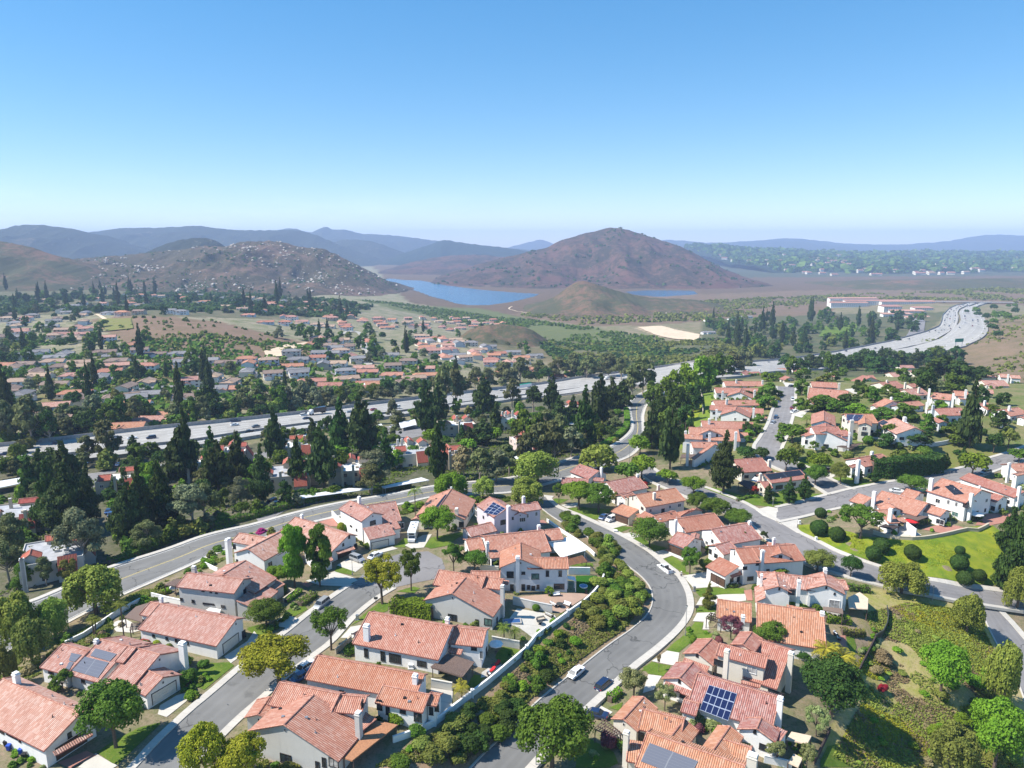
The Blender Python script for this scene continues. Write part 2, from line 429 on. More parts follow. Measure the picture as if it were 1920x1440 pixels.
CP = [
 (-150,1440,85),(60,1430,85),(200,1400,85),(330,1340,85),(450,1240,84.5),(600,1150,84),(700,1080,84),(790,1040,84),
 (100,1240,85.5),(250,1120,86),(400,1040,86),(540,1000,85.5),(700,960,85),(0,1300,86),
 (-150,1260,92),(60,1190,90),(218,1095,89),(350,1045,88),(480,1000,87),(700,938,86.5),(840,915,86.5),(960,905,87),(1060,882,88),(1160,850,90),(1190,800,94),(1196,765,97),(1215,743,99),
 (50,1060,92),(50,930,94),(200,960,92),(200,880,95),(400,920,92),(400,850,95),(600,890,91),(600,830,96),(800,870,92),(800,810,97),(960,840,95),(960,780,103),(1080,800,100),(1080,760,108),(1180,720,118),
 (-200,895,96),(0,860,97),(120,842,98),(270,822,98),(420,806,100),(560,790,102),(700,770,106),(800,756,112),(990,735,122),(1230,710,128),(1330,695,131),(1420,690,132),(1500,682,134),(1600,664,136),(1720,645,138),(1800,615,139),(1810,590,140),(1780,575,142),
 (100,780,102),(300,745,104),(500,740,108),(200,700,103),(50,650,106),(60,700,104),(500,690,108),(700,690,115),(700,650,118),(850,650,128),(850,700,122),(960,660,136),(1050,690,136),
 (300,596,96),(260,592,97),(380,610,97),(300,640,101),(430,628,100),(560,655,108),(640,640,116),(300,675,104),(150,610,104),(200,575,112),(300,565,114),(50,590,110),(100,560,114),(500,595,112),(560,575,116),(650,600,124),(400,555,118),(650,570,126),(740,580,145),(-200,560,110),(-200,700,105),
 (800,600,160),(900,590,168),(870,566,171),(1000,620,160),(1150,640,152),(1250,630,150),(1150,680,142),(1000,690,139),(1300,660,140),(1100,600,158),(760,535,171),(1000,550,171),(900,545,171),(740,522,171),(1240,549,171),
 (1400,560,166),(1600,560,158),(1850,545,150),(1500,600,152),(1650,590,148),(1400,620,148),(1900,570,146),(1400,650,142),
 (1880,690,112),(1880,640,112),(1920,600,120),(1850,670,122),(2100,640,108),(2100,720,90),
 (1500,500,168),(1850,500,160),(1700,485,158),(100,500,150),(1000,500,172),(600,500,165),(-200,490,140),(2100,490,150),(960,470,165),(300,475,155),(1800,470,155),(-300,470,150),(2200,470,150),
 (885,1445,88.5),(960,1400,88.3),(1080,1290,88),(1190,1210,87.8),(1250,1130,87.6),(1230,1075,87.3),(1160,1018,87),(1080,970,86.8),(1010,935,86.8),
 (700,1440,84.3),(850,1335,84),(950,1250,84),(1060,1160,84),(1110,1110,84),(1120,1060,84.4),(1000,1030,84.5),(1000,970,85),
 (960,1345,86.8),(1080,1225,86.5),(1180,1130,86.4),
 (1160,1420,87),(1300,1300,86.6),(1350,1160,86.5),(1450,1220,86.3),(1400,1400,87),(1480,1150,86.3),(1540,1120,86.5),(1450,1060,86.4),(1350,1000,86.5),(1250,940,86.7),(1150,900,87),(1540,1240,87.2),(1540,1320,88),(1500,1440,88),(1620,1180,88),
 (1650,1250,92),(1700,1340,95.5),(1760,1430,99),(1700,1180,90.5),(1800,1250,95),(1880,1430,104),(2050,1440,108),(2100,1250,100),(1870,1200,96),
 (1480,1010,86.3),(1560,1040,87),(1700,1097,88.8),(1800,1110,90),(1880,1130,92),(2000,1140,94),
 (1540,985,85.5),(1600,1010,84.5),(1700,1008,84),(1780,1000,83.8),(1860,985,84),(1950,980,85),(1750,960,83.6),(1650,960,84),(1850,920,83.4),(1780,1060,86.5),(1640,1030,85.6),(2000,900,82),
 (1620,925,85),(1750,885,85),(1860,857,84.5),(1450,955,85.8),(1340,915,86.2),(1240,885,86.8),(1400,900,85.3),(1380,870,85.3),(1560,895,84.6),(1650,885,83.5),
 (1560,830,80.3),(1450,860,83.4),(1640,865,82.6),(1700,828,79.5),(1700,850,82),(1800,800,79.5),(1800,850,83.5),(1700,785,77.5),(1600,770,78.5),(1500,760,80.5),(1350,805,84),(1320,745,88),(1460,725,86),(1600,718,86),(1750,715,92),(1880,715,94),(1850,780,80),(1960,760,80),(1440,830,83.3),(1470,765,83),
 (1270,830,87.5),(1290,745,98),(1240,800,93),(1340,700,108),(1320,800,85.5),
]
def _tps():
	P = []; H = []
	for px, py, h in CP:
		x, f, dn = ray(px, py)
		Y = h * f / -dn
		P.append((x / f * 1.6, math.log(Y))); H.append(h)
	P = np.array(P); H = np.array(H)
	n = len(P)
	d2 = ((P[:, None] - P[None]) ** 2).sum(-1)
	K = .5 * d2 * np.log(d2 + 1e-12) + np.eye(n) * 4e-4
	A = np.zeros((n + 3, n + 3)); A[:n, :n] = K; A[:n, n] = 1; A[:n, n+1:] = P; A[n, :n] = 1; A[n+1:, :n] = P.T
	w = np.linalg.solve(A, np.concatenate([H, np.zeros(3)]))
	return P, w
_P, _w = _tps()
def tps(u, v):
	q = np.stack([np.ravel(u) * 1.6, np.ravel(v)], -1); n = len(_P)
	out = np.zeros(len(q))
	for s in range(0, len(q),20000):
		b = q[s:s+20000]
		d2 = ((b[:, None] - _P[None]) ** 2).sum(-1)
		out[s:s+20000] = (.5 * d2 * np.log(d2 + 1e-12)) @ _w[:n] + _w[n] + b @ _w[n+1:]
	return out.reshape(np.shape(u))
NU, NV = 430,560
U0, U1, V0, V1 = -1.25,1.25, math.log(60.0), math.log(15000.0)
us = np.linspace(U0, U1, NU); vs = np.linspace(V0, V1, NV)
UU, VV = np.meshgrid(us, vs)
YY = np.exp(VV); XX = UU * YY
uc = np.clip(UU, -.95,.95); vc = np.clip(VV, math.log(92), math.log(9000))
HH = np.clip(tps(uc, vc),74,175)
far = np.clip((YY - 500) / 1500,0,1)
HH = HH - far * (fbm(XX / 260, YY / 260,4,3) - .5) * 26 * np.clip(1.25 - (HH - 100) / 72,.12,1) - np.clip((YY-300)/400,0,1) * (fbm(XX / 60, YY / 60,3,9) - .5) * 5
ZZ = ZC - HH
LAKE = [(712,524),(735,522),(760,525),(790,526),(830,534),(900,543),(960,548),(1012,551),(1002,556),(960,566),(915,573),(885,573),(855,569),(800,554),(770,543),(745,534)]
LAKE2 = [(1170,547),(1215,544),(1300,545),(1310,552),(1240,557),(1190,553)]
LZ = ZC - LAKE_H
def _grow(poly, k):
	cx = sum(p[0] for p in poly) / len(poly); cy = sum(p[1] for p in poly) / len(poly)
	return [(cx + (x - cx) * k, cy + (y - cy) * k) for x, y in poly]
for lk in (LAKE, LAKE2):
	w = [plane(px, py, LZ) for px, py in lk]; w = [(p.x, p.y) for p in w]
	ins = in_poly(XX, YY, w)
	ZZ = np.where(ins, np.minimum(ZZ, LZ - 4), ZZ)
ZZ = np.where((YY > 1700) & (ZZ < LZ + 1.5) & ~in_poly(XX, YY, [(p.x, p.y) for p in (plane(a, b, LZ) for a, b in LAKE)]) & ~in_poly(XX, YY, [(p.x, p.y) for p in (plane(a, b, LZ) for a, b in LAKE2)]), LZ + 1.5, ZZ)
def T(x, y):
	x = np.asarray(x, float); y = np.maximum(np.asarray(y, float),61)
	a = np.clip((x / y - U0) / (U1 - U0) * (NU - 1),0, NU - 1.001); b = np.clip((np.log(y) - V0) / (V1 - V0) * (NV - 1),0, NV - 1.001)
	i = a.astype(int); j = b.astype(int); fa = a - i; fb = b - j
	return (ZZ[j, i] * (1-fa) + ZZ[j, i+1] * fa) * (1-fb) + (ZZ[j+1, i] * (1-fa) + ZZ[j+1, i+1] * fa) * fb
_ys = np.exp(np.linspace(math.log(62), math.log(14500),2600))
def ground(px, py, dz=0.0):
	x, f, dn = ray(px, py)
	zs = ZC + _ys * dn / f
	h = T(_ys * x / f, _ys) + dz
	k = np.argmax(zs <= h)
	if zs[k] > h[k]: k = len(_ys) - 1
	y0, y1 = _ys[max(k-1,0)], _ys[k]
	for _ in range(14):
		ym = .5 * (y0 + y1)
		if ZC + ym * dn / f <= float(T(ym * x / f, ym)) + dz: y1 = ym
		else: y0 = ym
	y = y1; X = y * x / f
	return Vector((X, y, float(T(X, y)) + dz))
PXX, PYY = proj(XX, YY, ZZ)
ca = np.zeros((NV, NU, 3)); cb = np.zeros((NV, NU, 3))
def cover(mask, a, b, soft=None):
	ca[mask] = a; cb[mask] = b
cover(np.ones((NV, NU), bool),(.28,.21,.145),(.15,.16,.07))
ZONES = [
 ([(-400,440),(2400,440),(2400,560),(1300,566),(1000,600),(760,566),(560,560),(-400,560)], (.165,.105,.07),(.115,.085,.048)),
 ([(-400,900),(-400,500),(700,500),(800,600),(1000,690),(1240,700),(900,745),(560,780),(0,845)], (.34,.28,.20),(.15,.165,.075)),
 ([(170,600),(270,588),(420,605),(600,650),(640,668),(520,690),(420,695),(300,690),(240,650)], (.25,.16,.115),(.17,.125,.07)),
 ([(185,600),(245,598),(250,617),(200,622)], (.19,.19,.07),(.13,.15,.05)),
 ([(495,658),(575,640),(577,652),(545,668),(500,672)], (.34,.25,.165),(.30,.21,.13)),
 ([(0,745),(260,690),(400,700),(420,725),(200,740),(60,760)], (.27,.20,.11),(.15,.15,.05)),
 ([(660,560),(800,575),(900,578),(1000,600),(1100,612),(1250,640),(1240,690),(1060,680),(960,630),(860,600),(760,585)], (.11,.135,.05),(.15,.155,.06)),
 ([(860,640),(960,606),(1040,640),(1060,690),(960,660)], (.22,.16,.10),(.11,.12,.05)),
 ([(1000,640),(1500,640),(1420,690),(1240,700),(1060,690)], (.17,.14,.08),(.085,.115,.04)),
 ([(960,590),(1100,560),(1500,545),(2200,540),(2200,500),(2200,575),(1780,570),(1560,560),(1560,610),(1350,600),(1220,610),(1100,612)], (.22,.14,.10),(.15,.115,.065)),
 ([(1190,614),(1240,612),(1312,628),(1310,640),(1240,632)], (.52,.42,.29),(.50,.38,.25)),
 ([(1320,600),(1520,590),(1780,585),(1720,640),(1450,680),(1300,660)], (.075,.10,.04),(.15,.13,.075)),
 ([(1548,612),(1610,608),(1600,630),(1535,632)], (.075,.18,.03),(.07,.16,.03)),
 ([(1700,640),(1860,600),(2200,560),(2200,740),(1930,720),(1800,690),(1740,680)], (.25,.17,.115),(.15,.125,.06)),
 ([(1200,500),(1300,470),(2300,468),(2300,515),(1400,520)], (.06,.085,.045),(.11,.10,.07)),
 ([(-300,500),(400,530),(700,575),(560,600),(170,590),(-300,592)], (.20,.16,.10),(.085,.105,.05)),
 ([(-300,905),(120,866),(620,820),(930,760),(1200,725),(1170,850),(960,905),(640,945),(350,1040),(100,1150),(-300,1280)], (.16,.14,.10),(.07,.085,.035)),
 ([(-300,1225),(235,1116),(420,1020),(600,975),(960,930),(1000,950),(700,950),(560,990),(400,1035),(240,1135),(100,1230),(-300,1330)], (.26,.19,.125),(.12,.13,.045)),
 ([(640,1500),(700,1440),(850,1340),(950,1256),(1060,1166),(1130,1100),(1140,1055),(1010,945),(1030,955),(1150,1040),(1226,1127),(1184,1182),(1057,1279),(945,1380),(870,1500)], (.34,.235,.155),(.21,.16,.085)),
 ([(1600,1130),(1640,1100),(1720,1112),(1835,1135),(1890,1240),(1960,1330),(2200,1500),(1560,1500),(1540,1400),(1600,1280),(1640,1180)], (.42,.33,.165),(.29,.285,.07)),
 ([(1260,860),(1300,730),(1330,715),(1345,740),(1330,790),(1310,800),(1290,830)], (.20,.25,.03),(.13,.20,.03)),
 ([(1310,690),(1500,680),(1800,690),(1930,720),(1930,860),(1600,930),(1420,900),(1340,860),(1340,740)], (.24,.20,.10),(.12,.16,.04)),
 ([(1380,700),(1480,690),(1800,660),(1800,700),(1500,712),(1380,712)], (.14,.13,.07),(.08,.10,.04)),
 ([(1215,740),(1330,690),(1350,715),(1290,760),(1270,870),(1215,860)], (.10,.09,.05),(.07,.09,.03)),
 ([(1535,1120),(1600,1110),(1640,1180),(1600,1280),(1560,1300),(1530,1200)], (.30,.22,.15),(.22,.20,.08)),
]
for poly, a, b in ZONES:
	jx = (fbm(XX / 9, YY / 9,2,5) - .5) * 10; jy = (fbm(XX / 9, YY / 9,2,8) - .5) * 6
	sc = np.clip(YY / 300,.3,1)
	mk = in_poly(PXX + jx * sc, PYY + jy * sc * .6, poly)
	cover(mk, a, b)
idx = np.arange(NU * NV).reshape(NV, NU)
q = np.stack([idx[:-1, :-1], idx[:-1,1:], idx[1:, 1:], idx[1:, :-1]], -1).reshape(-1,4)
gm = np_mesh('ground', np.stack([XX, YY, ZZ], -1).reshape(-1,3), q, [M['ground']], smooth=True,
             col={'ca': ca.reshape(-1,3), 'cb': cb.reshape(-1,3)})
tag(link('ground', gm), kind='structure')
wm, nt, bs = new_mat('lake_water')
bs.inputs['Base Color'].default_value = (.025,.115,.22,1); bs.inputs['Roughness'].default_value = .12
bs.inputs['Specular IOR Level'].default_value = .5
bump(nt, bs, nt.noise(.10,5, pos(nt)),2.5,.8)
for lk in (LAKE, LAKE2):
	b = MB(); pts = [plane(px, py, LZ) for px, py in _grow(lk, 1.0)]
	c = Vector((sum(p.x for p in pts) / len(pts), sum(p.y for p in pts) / len(pts), LZ))
	b.face([(p.x, p.y, LZ) for p in pts][::-1]); tag(b.build('lake_water', wm), kind='structure')
HM = dict(
 brown=hill_mat('hill_brown', (.112,.056,.042),(.155,.088,.062),(.046,.038,.024),1.0,.006),
 rocky=hill_mat('hill_rocky', (.165,.105,.075),(.135,.092,.062),(.07,.06,.036),1.2,.006,(.34,.28,.23)),
 slope=hill_mat('hill_slope', (.165,.10,.066),(.13,.09,.05),(.075,.075,.038),1.2,.008),
 far=hill_mat('hill_far', (.10,.082,.066),(.075,.072,.05),(.034,.040,.028),1.8,.002,(.30,.27,.23)),
 wooded=hill_mat('hill_wooded', (.052,.062,.038),(.10,.088,.062),(.022,.034,.022),2.0,.006))
def hill(name, sil, Y, front, back, mat, n=170, m=46, rough=.22, glen=260, pw=1.35, jit=1.0, seed=0):
	sil = sorted(sil)
	sx = np.array([p[0] for p in sil], float); sy = np.array([p[1] for p in sil], float)
	px = np.linspace(sx[0], sx[-1], n)
	P = smooth_line(sil, 12); P = np.array(P); o = np.argsort(P[:, 0]); py = np.interp(px, P[o, 0], P[o, 1])
	py = py - (fbm(px / 9, px * 0,3, seed) - .5) * 2.4 * jit
	rz = []; X = []
	for a, b in zip(px, py):
		x, f, dn = ray(a, b); X.append(Y * x / f); rz.append(ZC + Y * dn / f)
	X = np.array(X); rz = np.array(rz)
	t = np.concatenate([np.linspace(-1,0, m // 3, endpoint=False), np.linspace(0,1, m - m // 3)])
	TT_, XX_ = np.meshgrid(t, X, indexing='ij'); RZ = np.broadcast_to(rz, TT_.shape)
	YY_ = Y - np.where(TT_ > 0, TT_ * front, TT_ * back)
	base = T(XX_, YY_) - 6
	a = np.abs(TT_)
	prof = (1 - a) ** pw
	h = np.maximum(RZ - base, 0)
	g = 1 - np.abs(2 * fbm(XX_ / glen, YY_ / (glen * 2.2),5, seed + 31) - 1)
	g2 = fbm(XX_ / (glen * .3), YY_ / (glen * .45),4, seed + 77) - .5
	env = np.clip(a * 3.2,0,1) * np.clip((1 - a) * 2.2,0,1)
	Z = base + h * prof + h * env * rough * ((g - .72) * 2.0 + g2 * 1.0)
	Z = np.where(a > .985, base - 2, Z)
	idx = np.arange(Z.size).reshape(Z.shape)
	q = np.stack([idx[:-1, :-1], idx[1:, :-1], idx[1:, 1:], idx[:-1,1:]], -1).reshape(-1,4)
	me = np_mesh(name, np.stack([XX_, YY_, Z], -1).reshape(-1,3), q, [HM[mat]], smooth=True)
	o = link(name, me); tag(o, kind='structure'); return o, (XX_, YY_, Z)
_, BROWN = hill('hill', [(800,528),(835,514),(860,507),(900,495),(950,482),(1000,470),(1030,462),(1050,452),(1085,441),(1110,435),(1140,428),(1152,427),(1180,432),(1215,442),(1245,452),(1275,462),(1300,474),(1330,491),(1355,508),(1380,528),(1400,540)], 3600,950,1300, 'brown', rough=.3, glen=330, seed=1)
hill('hill', [(950,590),(1000,572),(1040,555),(1065,538),(1085,527),(1105,529),(1140,540),(1180,551),(1230,559),(1300,562),(1390,580)], 1850,420,300, 'slope', rough=.25, glen=160, seed=2)
_, ROCKY = hill('hill', [(140,486),(200,481),(280,474),(340,467),(380,461),(420,462),(450,455),(480,452),(510,452),(540,456),(560,463),(600,466),(620,472),(650,487),(690,508),(720,525),(760,545),(810,566)], 2500,780,500, 'rocky', n=240, m=70, rough=.3, glen=220, jit=1.6, seed=3)
hill('hill', [(270,475),(300,462),(330,452),(370,446),(400,450),(425,463),(450,474)], 3000,500,500, 'far', seed=4, n=70, m=30)
hill('hill', [(-160,430),(-60,442),(0,452),(30,457),(60,464),(100,478),(150,495),(190,511),(230,530),(265,548),(285,556)], 2050,560,500, 'slope', rough=.22, glen=200, seed=5)
hill('mountain', [(-160,445),(-80,438),(0,430),(25,424),(50,421),(80,422),(105,425),(150,432),(200,450),(240,464),(300,480)], 4800,1100,1500, 'far', rough=.3, glen=420, seed=6)
hill('mountain', [(90,450),(140,440),(170,435),(230,428),(300,427),(370,424),(430,430),(500,432),(550,431),(590,440),(640,462),(690,478),(740,495)], 6000,1300,1500, 'far', rough=.3, glen=520, seed=7)
hill('mountain', [(470,445),(510,434),(545,428),(580,435),(600,429),(612,426),(625,431),(650,431),(680,438),(720,440),(760,444),(810,450),(840,455),(880,459),(950,465),(1010,470)], 8800,1500,1500, 'far', rough=.25, glen=700, seed=8)
hill('mountain', [(580,478),(620,456),(640,450),(670,449),(700,454),(730,463),(770,478)], 6600,900,900, 'far', seed=9, n=80, m=30, glen=500)
hill('mountain', [(740,480),(780,467),(815,455),(835,450),(870,456),(910,460),(960,466),(1010,475)], 6300,900,900, 'wooded', seed=10, n=90, m=30, glen=500)
hill('hill', [(690,512),(730,503),(770,492),(810,484),(850,479),(900,478),(960,484),(1000,495)], 4700,900,600, 'brown', seed=11, n=90, m=36, glen=330)
hill('mountain', [(930,470),(965,461),(995,453),(1015,450),(1035,456),(1060,466)], 12500,900,900, 'far', seed=12, n=50, m=24, glen=900)
hill('mountain', [(1200,455),(1240,450),(1290,452),(1330,455),(1400,452),(1480,447),(1540,452),(1600,457),(1680,458),(1740,455),(1790,450),(1830,443),(1870,440),(1930,442),(2000,445),(2150,450)], 11500,2200,1500, 'far', seed=13, rough=.25, glen=900)
_, WOODED = hill('hill', [(1270,466),(1300,462),(1340,463),(1420,468),(1500,472),(1600,475),(1700,474),(1800,475),(1930,476),(2150,478)], 6500,3000,1500, 'wooded', seed=14, glen=600, rough=.3, pw=1.6)
hill('hill', [(1530,556),(1570,545),(1600,536),(1650,529),(1700,525),(1760,530),(1800,526),(1860,522),(1920,527),(2000,524),(2150,530)], 2650,520,700, 'slope', seed=15, glen=250)
hill('hill', [(845,648),(865,630),(885,616),(930,608),(980,613),(1010,626),(1035,648)], 1090,130,160, 'slope', seed=16, n=70, m=36, glen=80, rough=.2)
def w2(px, py):
	p = ground(px, py); return p
def strip(name, pairs, mat, lift=.06, n=6, k=8, closed=False, step=2.5, kind='structure'):
	St = [(*w2(a, b)[:2], *w2(c, d)[:2]) for a, b, c, d in pairs]
	L = smooth_line(St, 8)
	ds = [0]
	for i in range(1, len(L)):
		ds.append(ds[-1] + math.hypot((L[i][0]+L[i][2]-L[i-1][0]-L[i-1][2])/2,(L[i][1]+L[i][3]-L[i-1][1]-L[i-1][3])/2))
	m = max(4, int(ds[-1] / step)); tt = np.linspace(0, ds[-1], m)
	A = np.array(L); A = np.stack([np.interp(tt, ds, A[:, j]) for j in range(4)], 1)
	u = np.linspace(0,1, k + 1)
	X = A[:, 0:1] * (1-u) + A[:, 2:3] * u; Y = A[:, 1:2] * (1-u) + A[:, 3:4] * u
	Zc = T(X, Y); Zm = Zc.max(axis=1, keepdims=True) * .5 + Zc * .5
	Z = Zm + lift
	idx = np.arange(X.size).reshape(X.shape)
	q = np.stack([idx[:-1, :-1], idx[:-1,1:], idx[1:, 1:], idx[1:, :-1]], -1).reshape(-1,4)
	P = np.stack([X, Y, Z], -1).reshape(-1,3)
	a, b_, c = P[q[0][0]], P[q[0][1]], P[q[0][2]]
	if np.cross(b_ - a, c - a)[2] < 0: q = q[:, ::-1]
	UVv = np.stack([np.broadcast_to(u, X.shape), np.broadcast_to(tt[:, None], X.shape)], -1).reshape(-1,2)
	me = np_mesh(name, P, q, [mat], uv=UVv[q.ravel()], smooth=True)
	o = link(name, me); tag(o, kind=kind)
	return X, Y, Z, tt
def walk(name, ex, ey, ez, out, width, mat, h=.15, o0=.0):
	n = len(ex); P = []; UVs = []
	tx = np.gradient(ex); ty = np.gradient(ey); ln = np.hypot(tx, ty) + 1e-9
	nx, ny = -ty / ln * out, tx / ln * out
	s = np.concatenate([[0], np.cumsum(np.hypot(np.diff(ex), np.diff(ey)))])
	prof = [(o0,-.05),(o0 + .02, h),(o0 + .22, h + .01),(o0 + .24, h - .004),(o0 + width, h + .02),(o0 + width + .05,-.5)]
	for d, dz in prof:
		x = ex + nx * d; y = ey + ny * d
		z = np.maximum(ez, T(x, y) + .02) if d > 1 else ez
		P.append(np.stack([x, y, z + dz], -1)); UVs.append(np.stack([np.full(n, d), s], -1))
	P = np.array(P); UVs = np.array(UVs)
	idx = np.arange(P.shape[0] * n).reshape(P.shape[0], n)
	q = np.stack([idx[:-1, :-1], idx[1:, :-1], idx[1:, 1:], idx[:-1,1:]], -1).reshape(-1,4)
	V = P.reshape(-1,3)
	a, b_, c = V[idx[1,0]], V[idx[2,0]], V[idx[2,1]]
	if np.cross(b_ - a, c - a)[2] < 0: q = q[:, ::-1]
	me = np_mesh(name, V, q, [mat], uv=UVs.reshape(-1,2)[q.ravel()])
	tag(link(name, me), kind='structure')
def drape(name, poly, mat, lift=.09, step=2.2, kind='structure', world=False):
	W = [Vector(p) if world else w2(*p) for p in poly]
	W = [Vector((p.x, p.y)) for p in W]
	bd = []
	for i in range(len(W)):
		a, b_ = W[i], W[(i + 1) % len(W)]
		k = max(1, int((b_ - a).length / step))
		for j in range(k): bd.append(a.lerp(b_, j / k))
	nb = len(bd)
	xs = [p.x for p in bd]; ys = [p.y for p in bd]
	pl = [(p.x, p.y) for p in bd]
	gx, gy = np.meshgrid(np.arange(min(xs), max(xs), step), np.arange(min(ys), max(ys), step))
	ins = in_poly(gx, gy, pl)
	pts = bd + [Vector((x, y)) for x, y in zip(gx[ins], gy[ins])]
	r = delaunay_2d_cdt(pts, [], [list(range(nb))], 1,1e-4)
	vs_, fs = r[0], r[2]
	x = np.array([p.x for p in vs_]); y = np.array([p.y for p in vs_]); z = T(x, y) + lift
	fs = [f for f in fs if len(f) == 3]
	me = np_mesh(name, np.stack([x, y, z], -1), np.array(fs), [mat], uv=np.stack([x, y], -1)[np.array(fs).ravel()], smooth=True)
	if len(me.polygons) and me.polygons[0].normal.z < 0: me.flip_normals()
	o = link(name, me); tag(o, kind=kind); return o
OV = .35
HOUSES = []
class House:
	def __init__(s, label, reg, wall='white', tile='pink', dz=0, group=None, name='house', cat='house'):
		s.label = label; s.reg = reg; s.wallm = M['wall_' + wall]; s.tilem = M['tile_' + tile]
		s.W = MB(); s.R = MB(); s.walls = []; s.planes = []; s.feat = []; s.z0 = None; s.dz = dz; s.dir = None
		s.group = group; s.name = name; s.cat = cat; s.pts = []
	hk = 1.0
	def P(s, x, y): return s.reg[0] + x / s.reg[2], s.reg[1] + y / s.reg[2]
	def base(s, px, py, h):
		if s.z0 is None:
			s.z0 = ground(px, py).z
			for _ in range(4):
				p = plane(px, py, s.z0 + h); s.z0 = float(T(p.x, p.y)) + s.dz
			s.org = Vector((p.x, p.y, s.z0))
	def wall(s, a, b, zt, zb=None, n=None, gab=None):
		zb = s.z0 - 1.6 if zb is None else zb
		pts = [(a.x, a.y, zb),(b.x, b.y, zb),(b.x, b.y, zt[1]),(a.x, a.y, zt[0])]
		if gab: pts = pts[:3] + [(gab[0].x, gab[0].y, gab[1])] + pts[3:]
		d = Vector((b.x - a.x, b.y - a.y)); nn = Vector((d.y, -d.x)).normalized()
		if n is not None and nn.dot(n) < 0: pts = pts[::-1]; nn = -nn
		s.W.face(pts, 0)
		s.walls.append((Vector((a.x, a.y)), Vector((b.x, b.y)), nn, max(zt), gab))
	def g(s, ax, ay, bx, by, cx, cy, he, sl=.40, r=1.0, gw=True, hip=(0,0)):
		A, B_, C_ = s.P(ax, ay), s.P(bx, by), s.P(cx, cy)
		he *= s.hk * (1.1 if he < 4 else 1.18)
		s.base((A[0] + B_[0]) / 2,(A[1] + B_[1]) / 2, he + 1.5)
		hw = 4.0
		for _ in range(25):
			hr = he + sl * hw
			a = plane(*A, s.z0 + hr).to_2d(); b = plane(*B_, s.z0 + hr).to_2d(); c = plane(*C_, s.z0 + he).to_2d()
			d = (b - a); L = d.length; d = d / L; n = Vector((-d.y, d.x)); sd = (c - a).dot(n)
			hw = .5 * hw + .5 * min(max(abs(sd),1.0),13)
		if sd < 0: n = -n
		s.gable(a, b, n, hw, he, sl, r, gw, hip)
		return s
	def gable(s, a, b, n, hw, he, sl, r=1.0, gw=True, hip=(0,0)):
		d = (b - a); L = d.length; d = d / L
		if s.dir is None: s.dir = math.atan2(d.y, d.x)
		hr = he + sl * hw; z0 = s.z0; hw2 = hw * r; he2 = hr - sl * hw2
		s.pts += [a, b, a + n * hw, b + n * hw]
		ra = a + d * (hw * .9 if hip[0] else 0); rb = b - d * (hw * .9 if hip[1] else 0)
		v3 = lambda p, z: Vector((p.x, p.y, z0 + z))
		for sg, w, e in ((1, hw, he),(-1, hw2, he2)):
			ea, eb = a + n * (w * sg), b + n * (w * sg)
			q = [v3(ra, hr), v3(rb, hr), v3(eb, e), v3(ea, e)]
			sd = math.hypot(w, hr - e)
			off = (s.z0 * 7.3 + L) % 5
			uv = [((ra-a).dot(d) + off, 0),((rb-a).dot(d) + off, 0),(L + off, sd),(off, sd)]
			nz = (q[1] - q[0]).cross(q[3] - q[0])
			if nz.z < 0: q = q[::-1]; uv = uv[::-1]
			s.R.slab(q, .17,0,1, uv)
			s.planes.append((q[0], (q[1] - q[0]).cross(q[3] - q[0]).normalized(), a, d, n * sg, L, w))
			if not hip[0]: s.R.tube(v3(a, hr + .03), v3(ea, e + .03),.13, n=5, mi=2)
			else: s.R.tube(v3(ra, hr + .03), v3(ea, e + .03),.13, n=5, mi=2)
			if not hip[1]: s.R.tube(v3(b, hr + .03), v3(eb, e + .03),.13, n=5, mi=2)
			else: s.R.tube(v3(rb, hr + .03), v3(eb, e + .03),.13, n=5, mi=2)
			s.R.tube(v3(ea, e - .12), v3(eb, e - .12),.09, n=4, mi=1)
		for hp, p0, pr, sgn in ((hip[0], a, ra, -1),(hip[1], b, rb, 1)):
			if hp:
				q = [v3(p0 + n * hw, he), v3(p0 - n * hw2, he2), v3(pr, hr)]
				if (q[1] - q[0]).cross(q[2] - q[0]).z < 0: q = q[::-1]
				s.R.slab(q, .17,0,1, [(0, hw),(2 * hw, hw),(hw, 0)])
		s.R.tube(v3(ra, hr + .03), v3(rb, hr + .03),.15, n=6, mi=2)
		k = .16 / max(hw, 1)
		wa, wb = a + d * .3, b - d * .3
		i1, i2 = max(hw - OV, .3), max(hw2 - OV, .3)
		c1, c2, c3, c4 = wa + n * i1, wb + n * i1, wb - n * i2, wa - n * i2
		z1 = z0 + hr - sl * i1 - .14; z2 = z0 + hr - sl * i2 - .14; zr = z0 + hr - .14
		s.wall(c1, c2,(z1, z1), n=n); s.wall(c3, c4,(z2, z2), n=-n)
		if hip[1]: s.wall(c2, c3,(z1 - .05, z2 - .05), n=d)
		else: s.wall(c2, c3,(z1, z2), n=d, gab=(wb, zr))
		if hip[0]: s.wall(c4, c1,(z2 - .05, z1 - .05), n=-d)
		else: s.wall(c4, c1,(z2, z1), n=-d, gab=(wa, zr))
	def shed(s, ax, ay, bx, by, cx, cy, za, drop, walls=True, mat=0, th=.16):
		A, B_, C_ = s.P(ax, ay), s.P(bx, by), s.P(cx, cy)
		za *= 1.1 if za < 4 else 1.15
		s.base((A[0] + B_[0]) / 2,(A[1] + B_[1]) / 2, za)
		z0 = s.z0
		a = plane(*A, z0 + za).to_2d(); b = plane(*B_, z0 + za).to_2d(); c = plane(*C_, z0 + za - drop).to_2d()
		d = b - a; L = d.length; d /= L; n = Vector((-d.y, d.x)); w = (c - a).dot(n)
		if w < 0: n = -n; w = -w
		w = min(max(w, .4),11)
		v3 = lambda p, z: Vector((p.x, p.y, z0 + z))
		q = [v3(a, za), v3(b, za), v3(b + n * w, za - drop), v3(a + n * w, za - drop)]
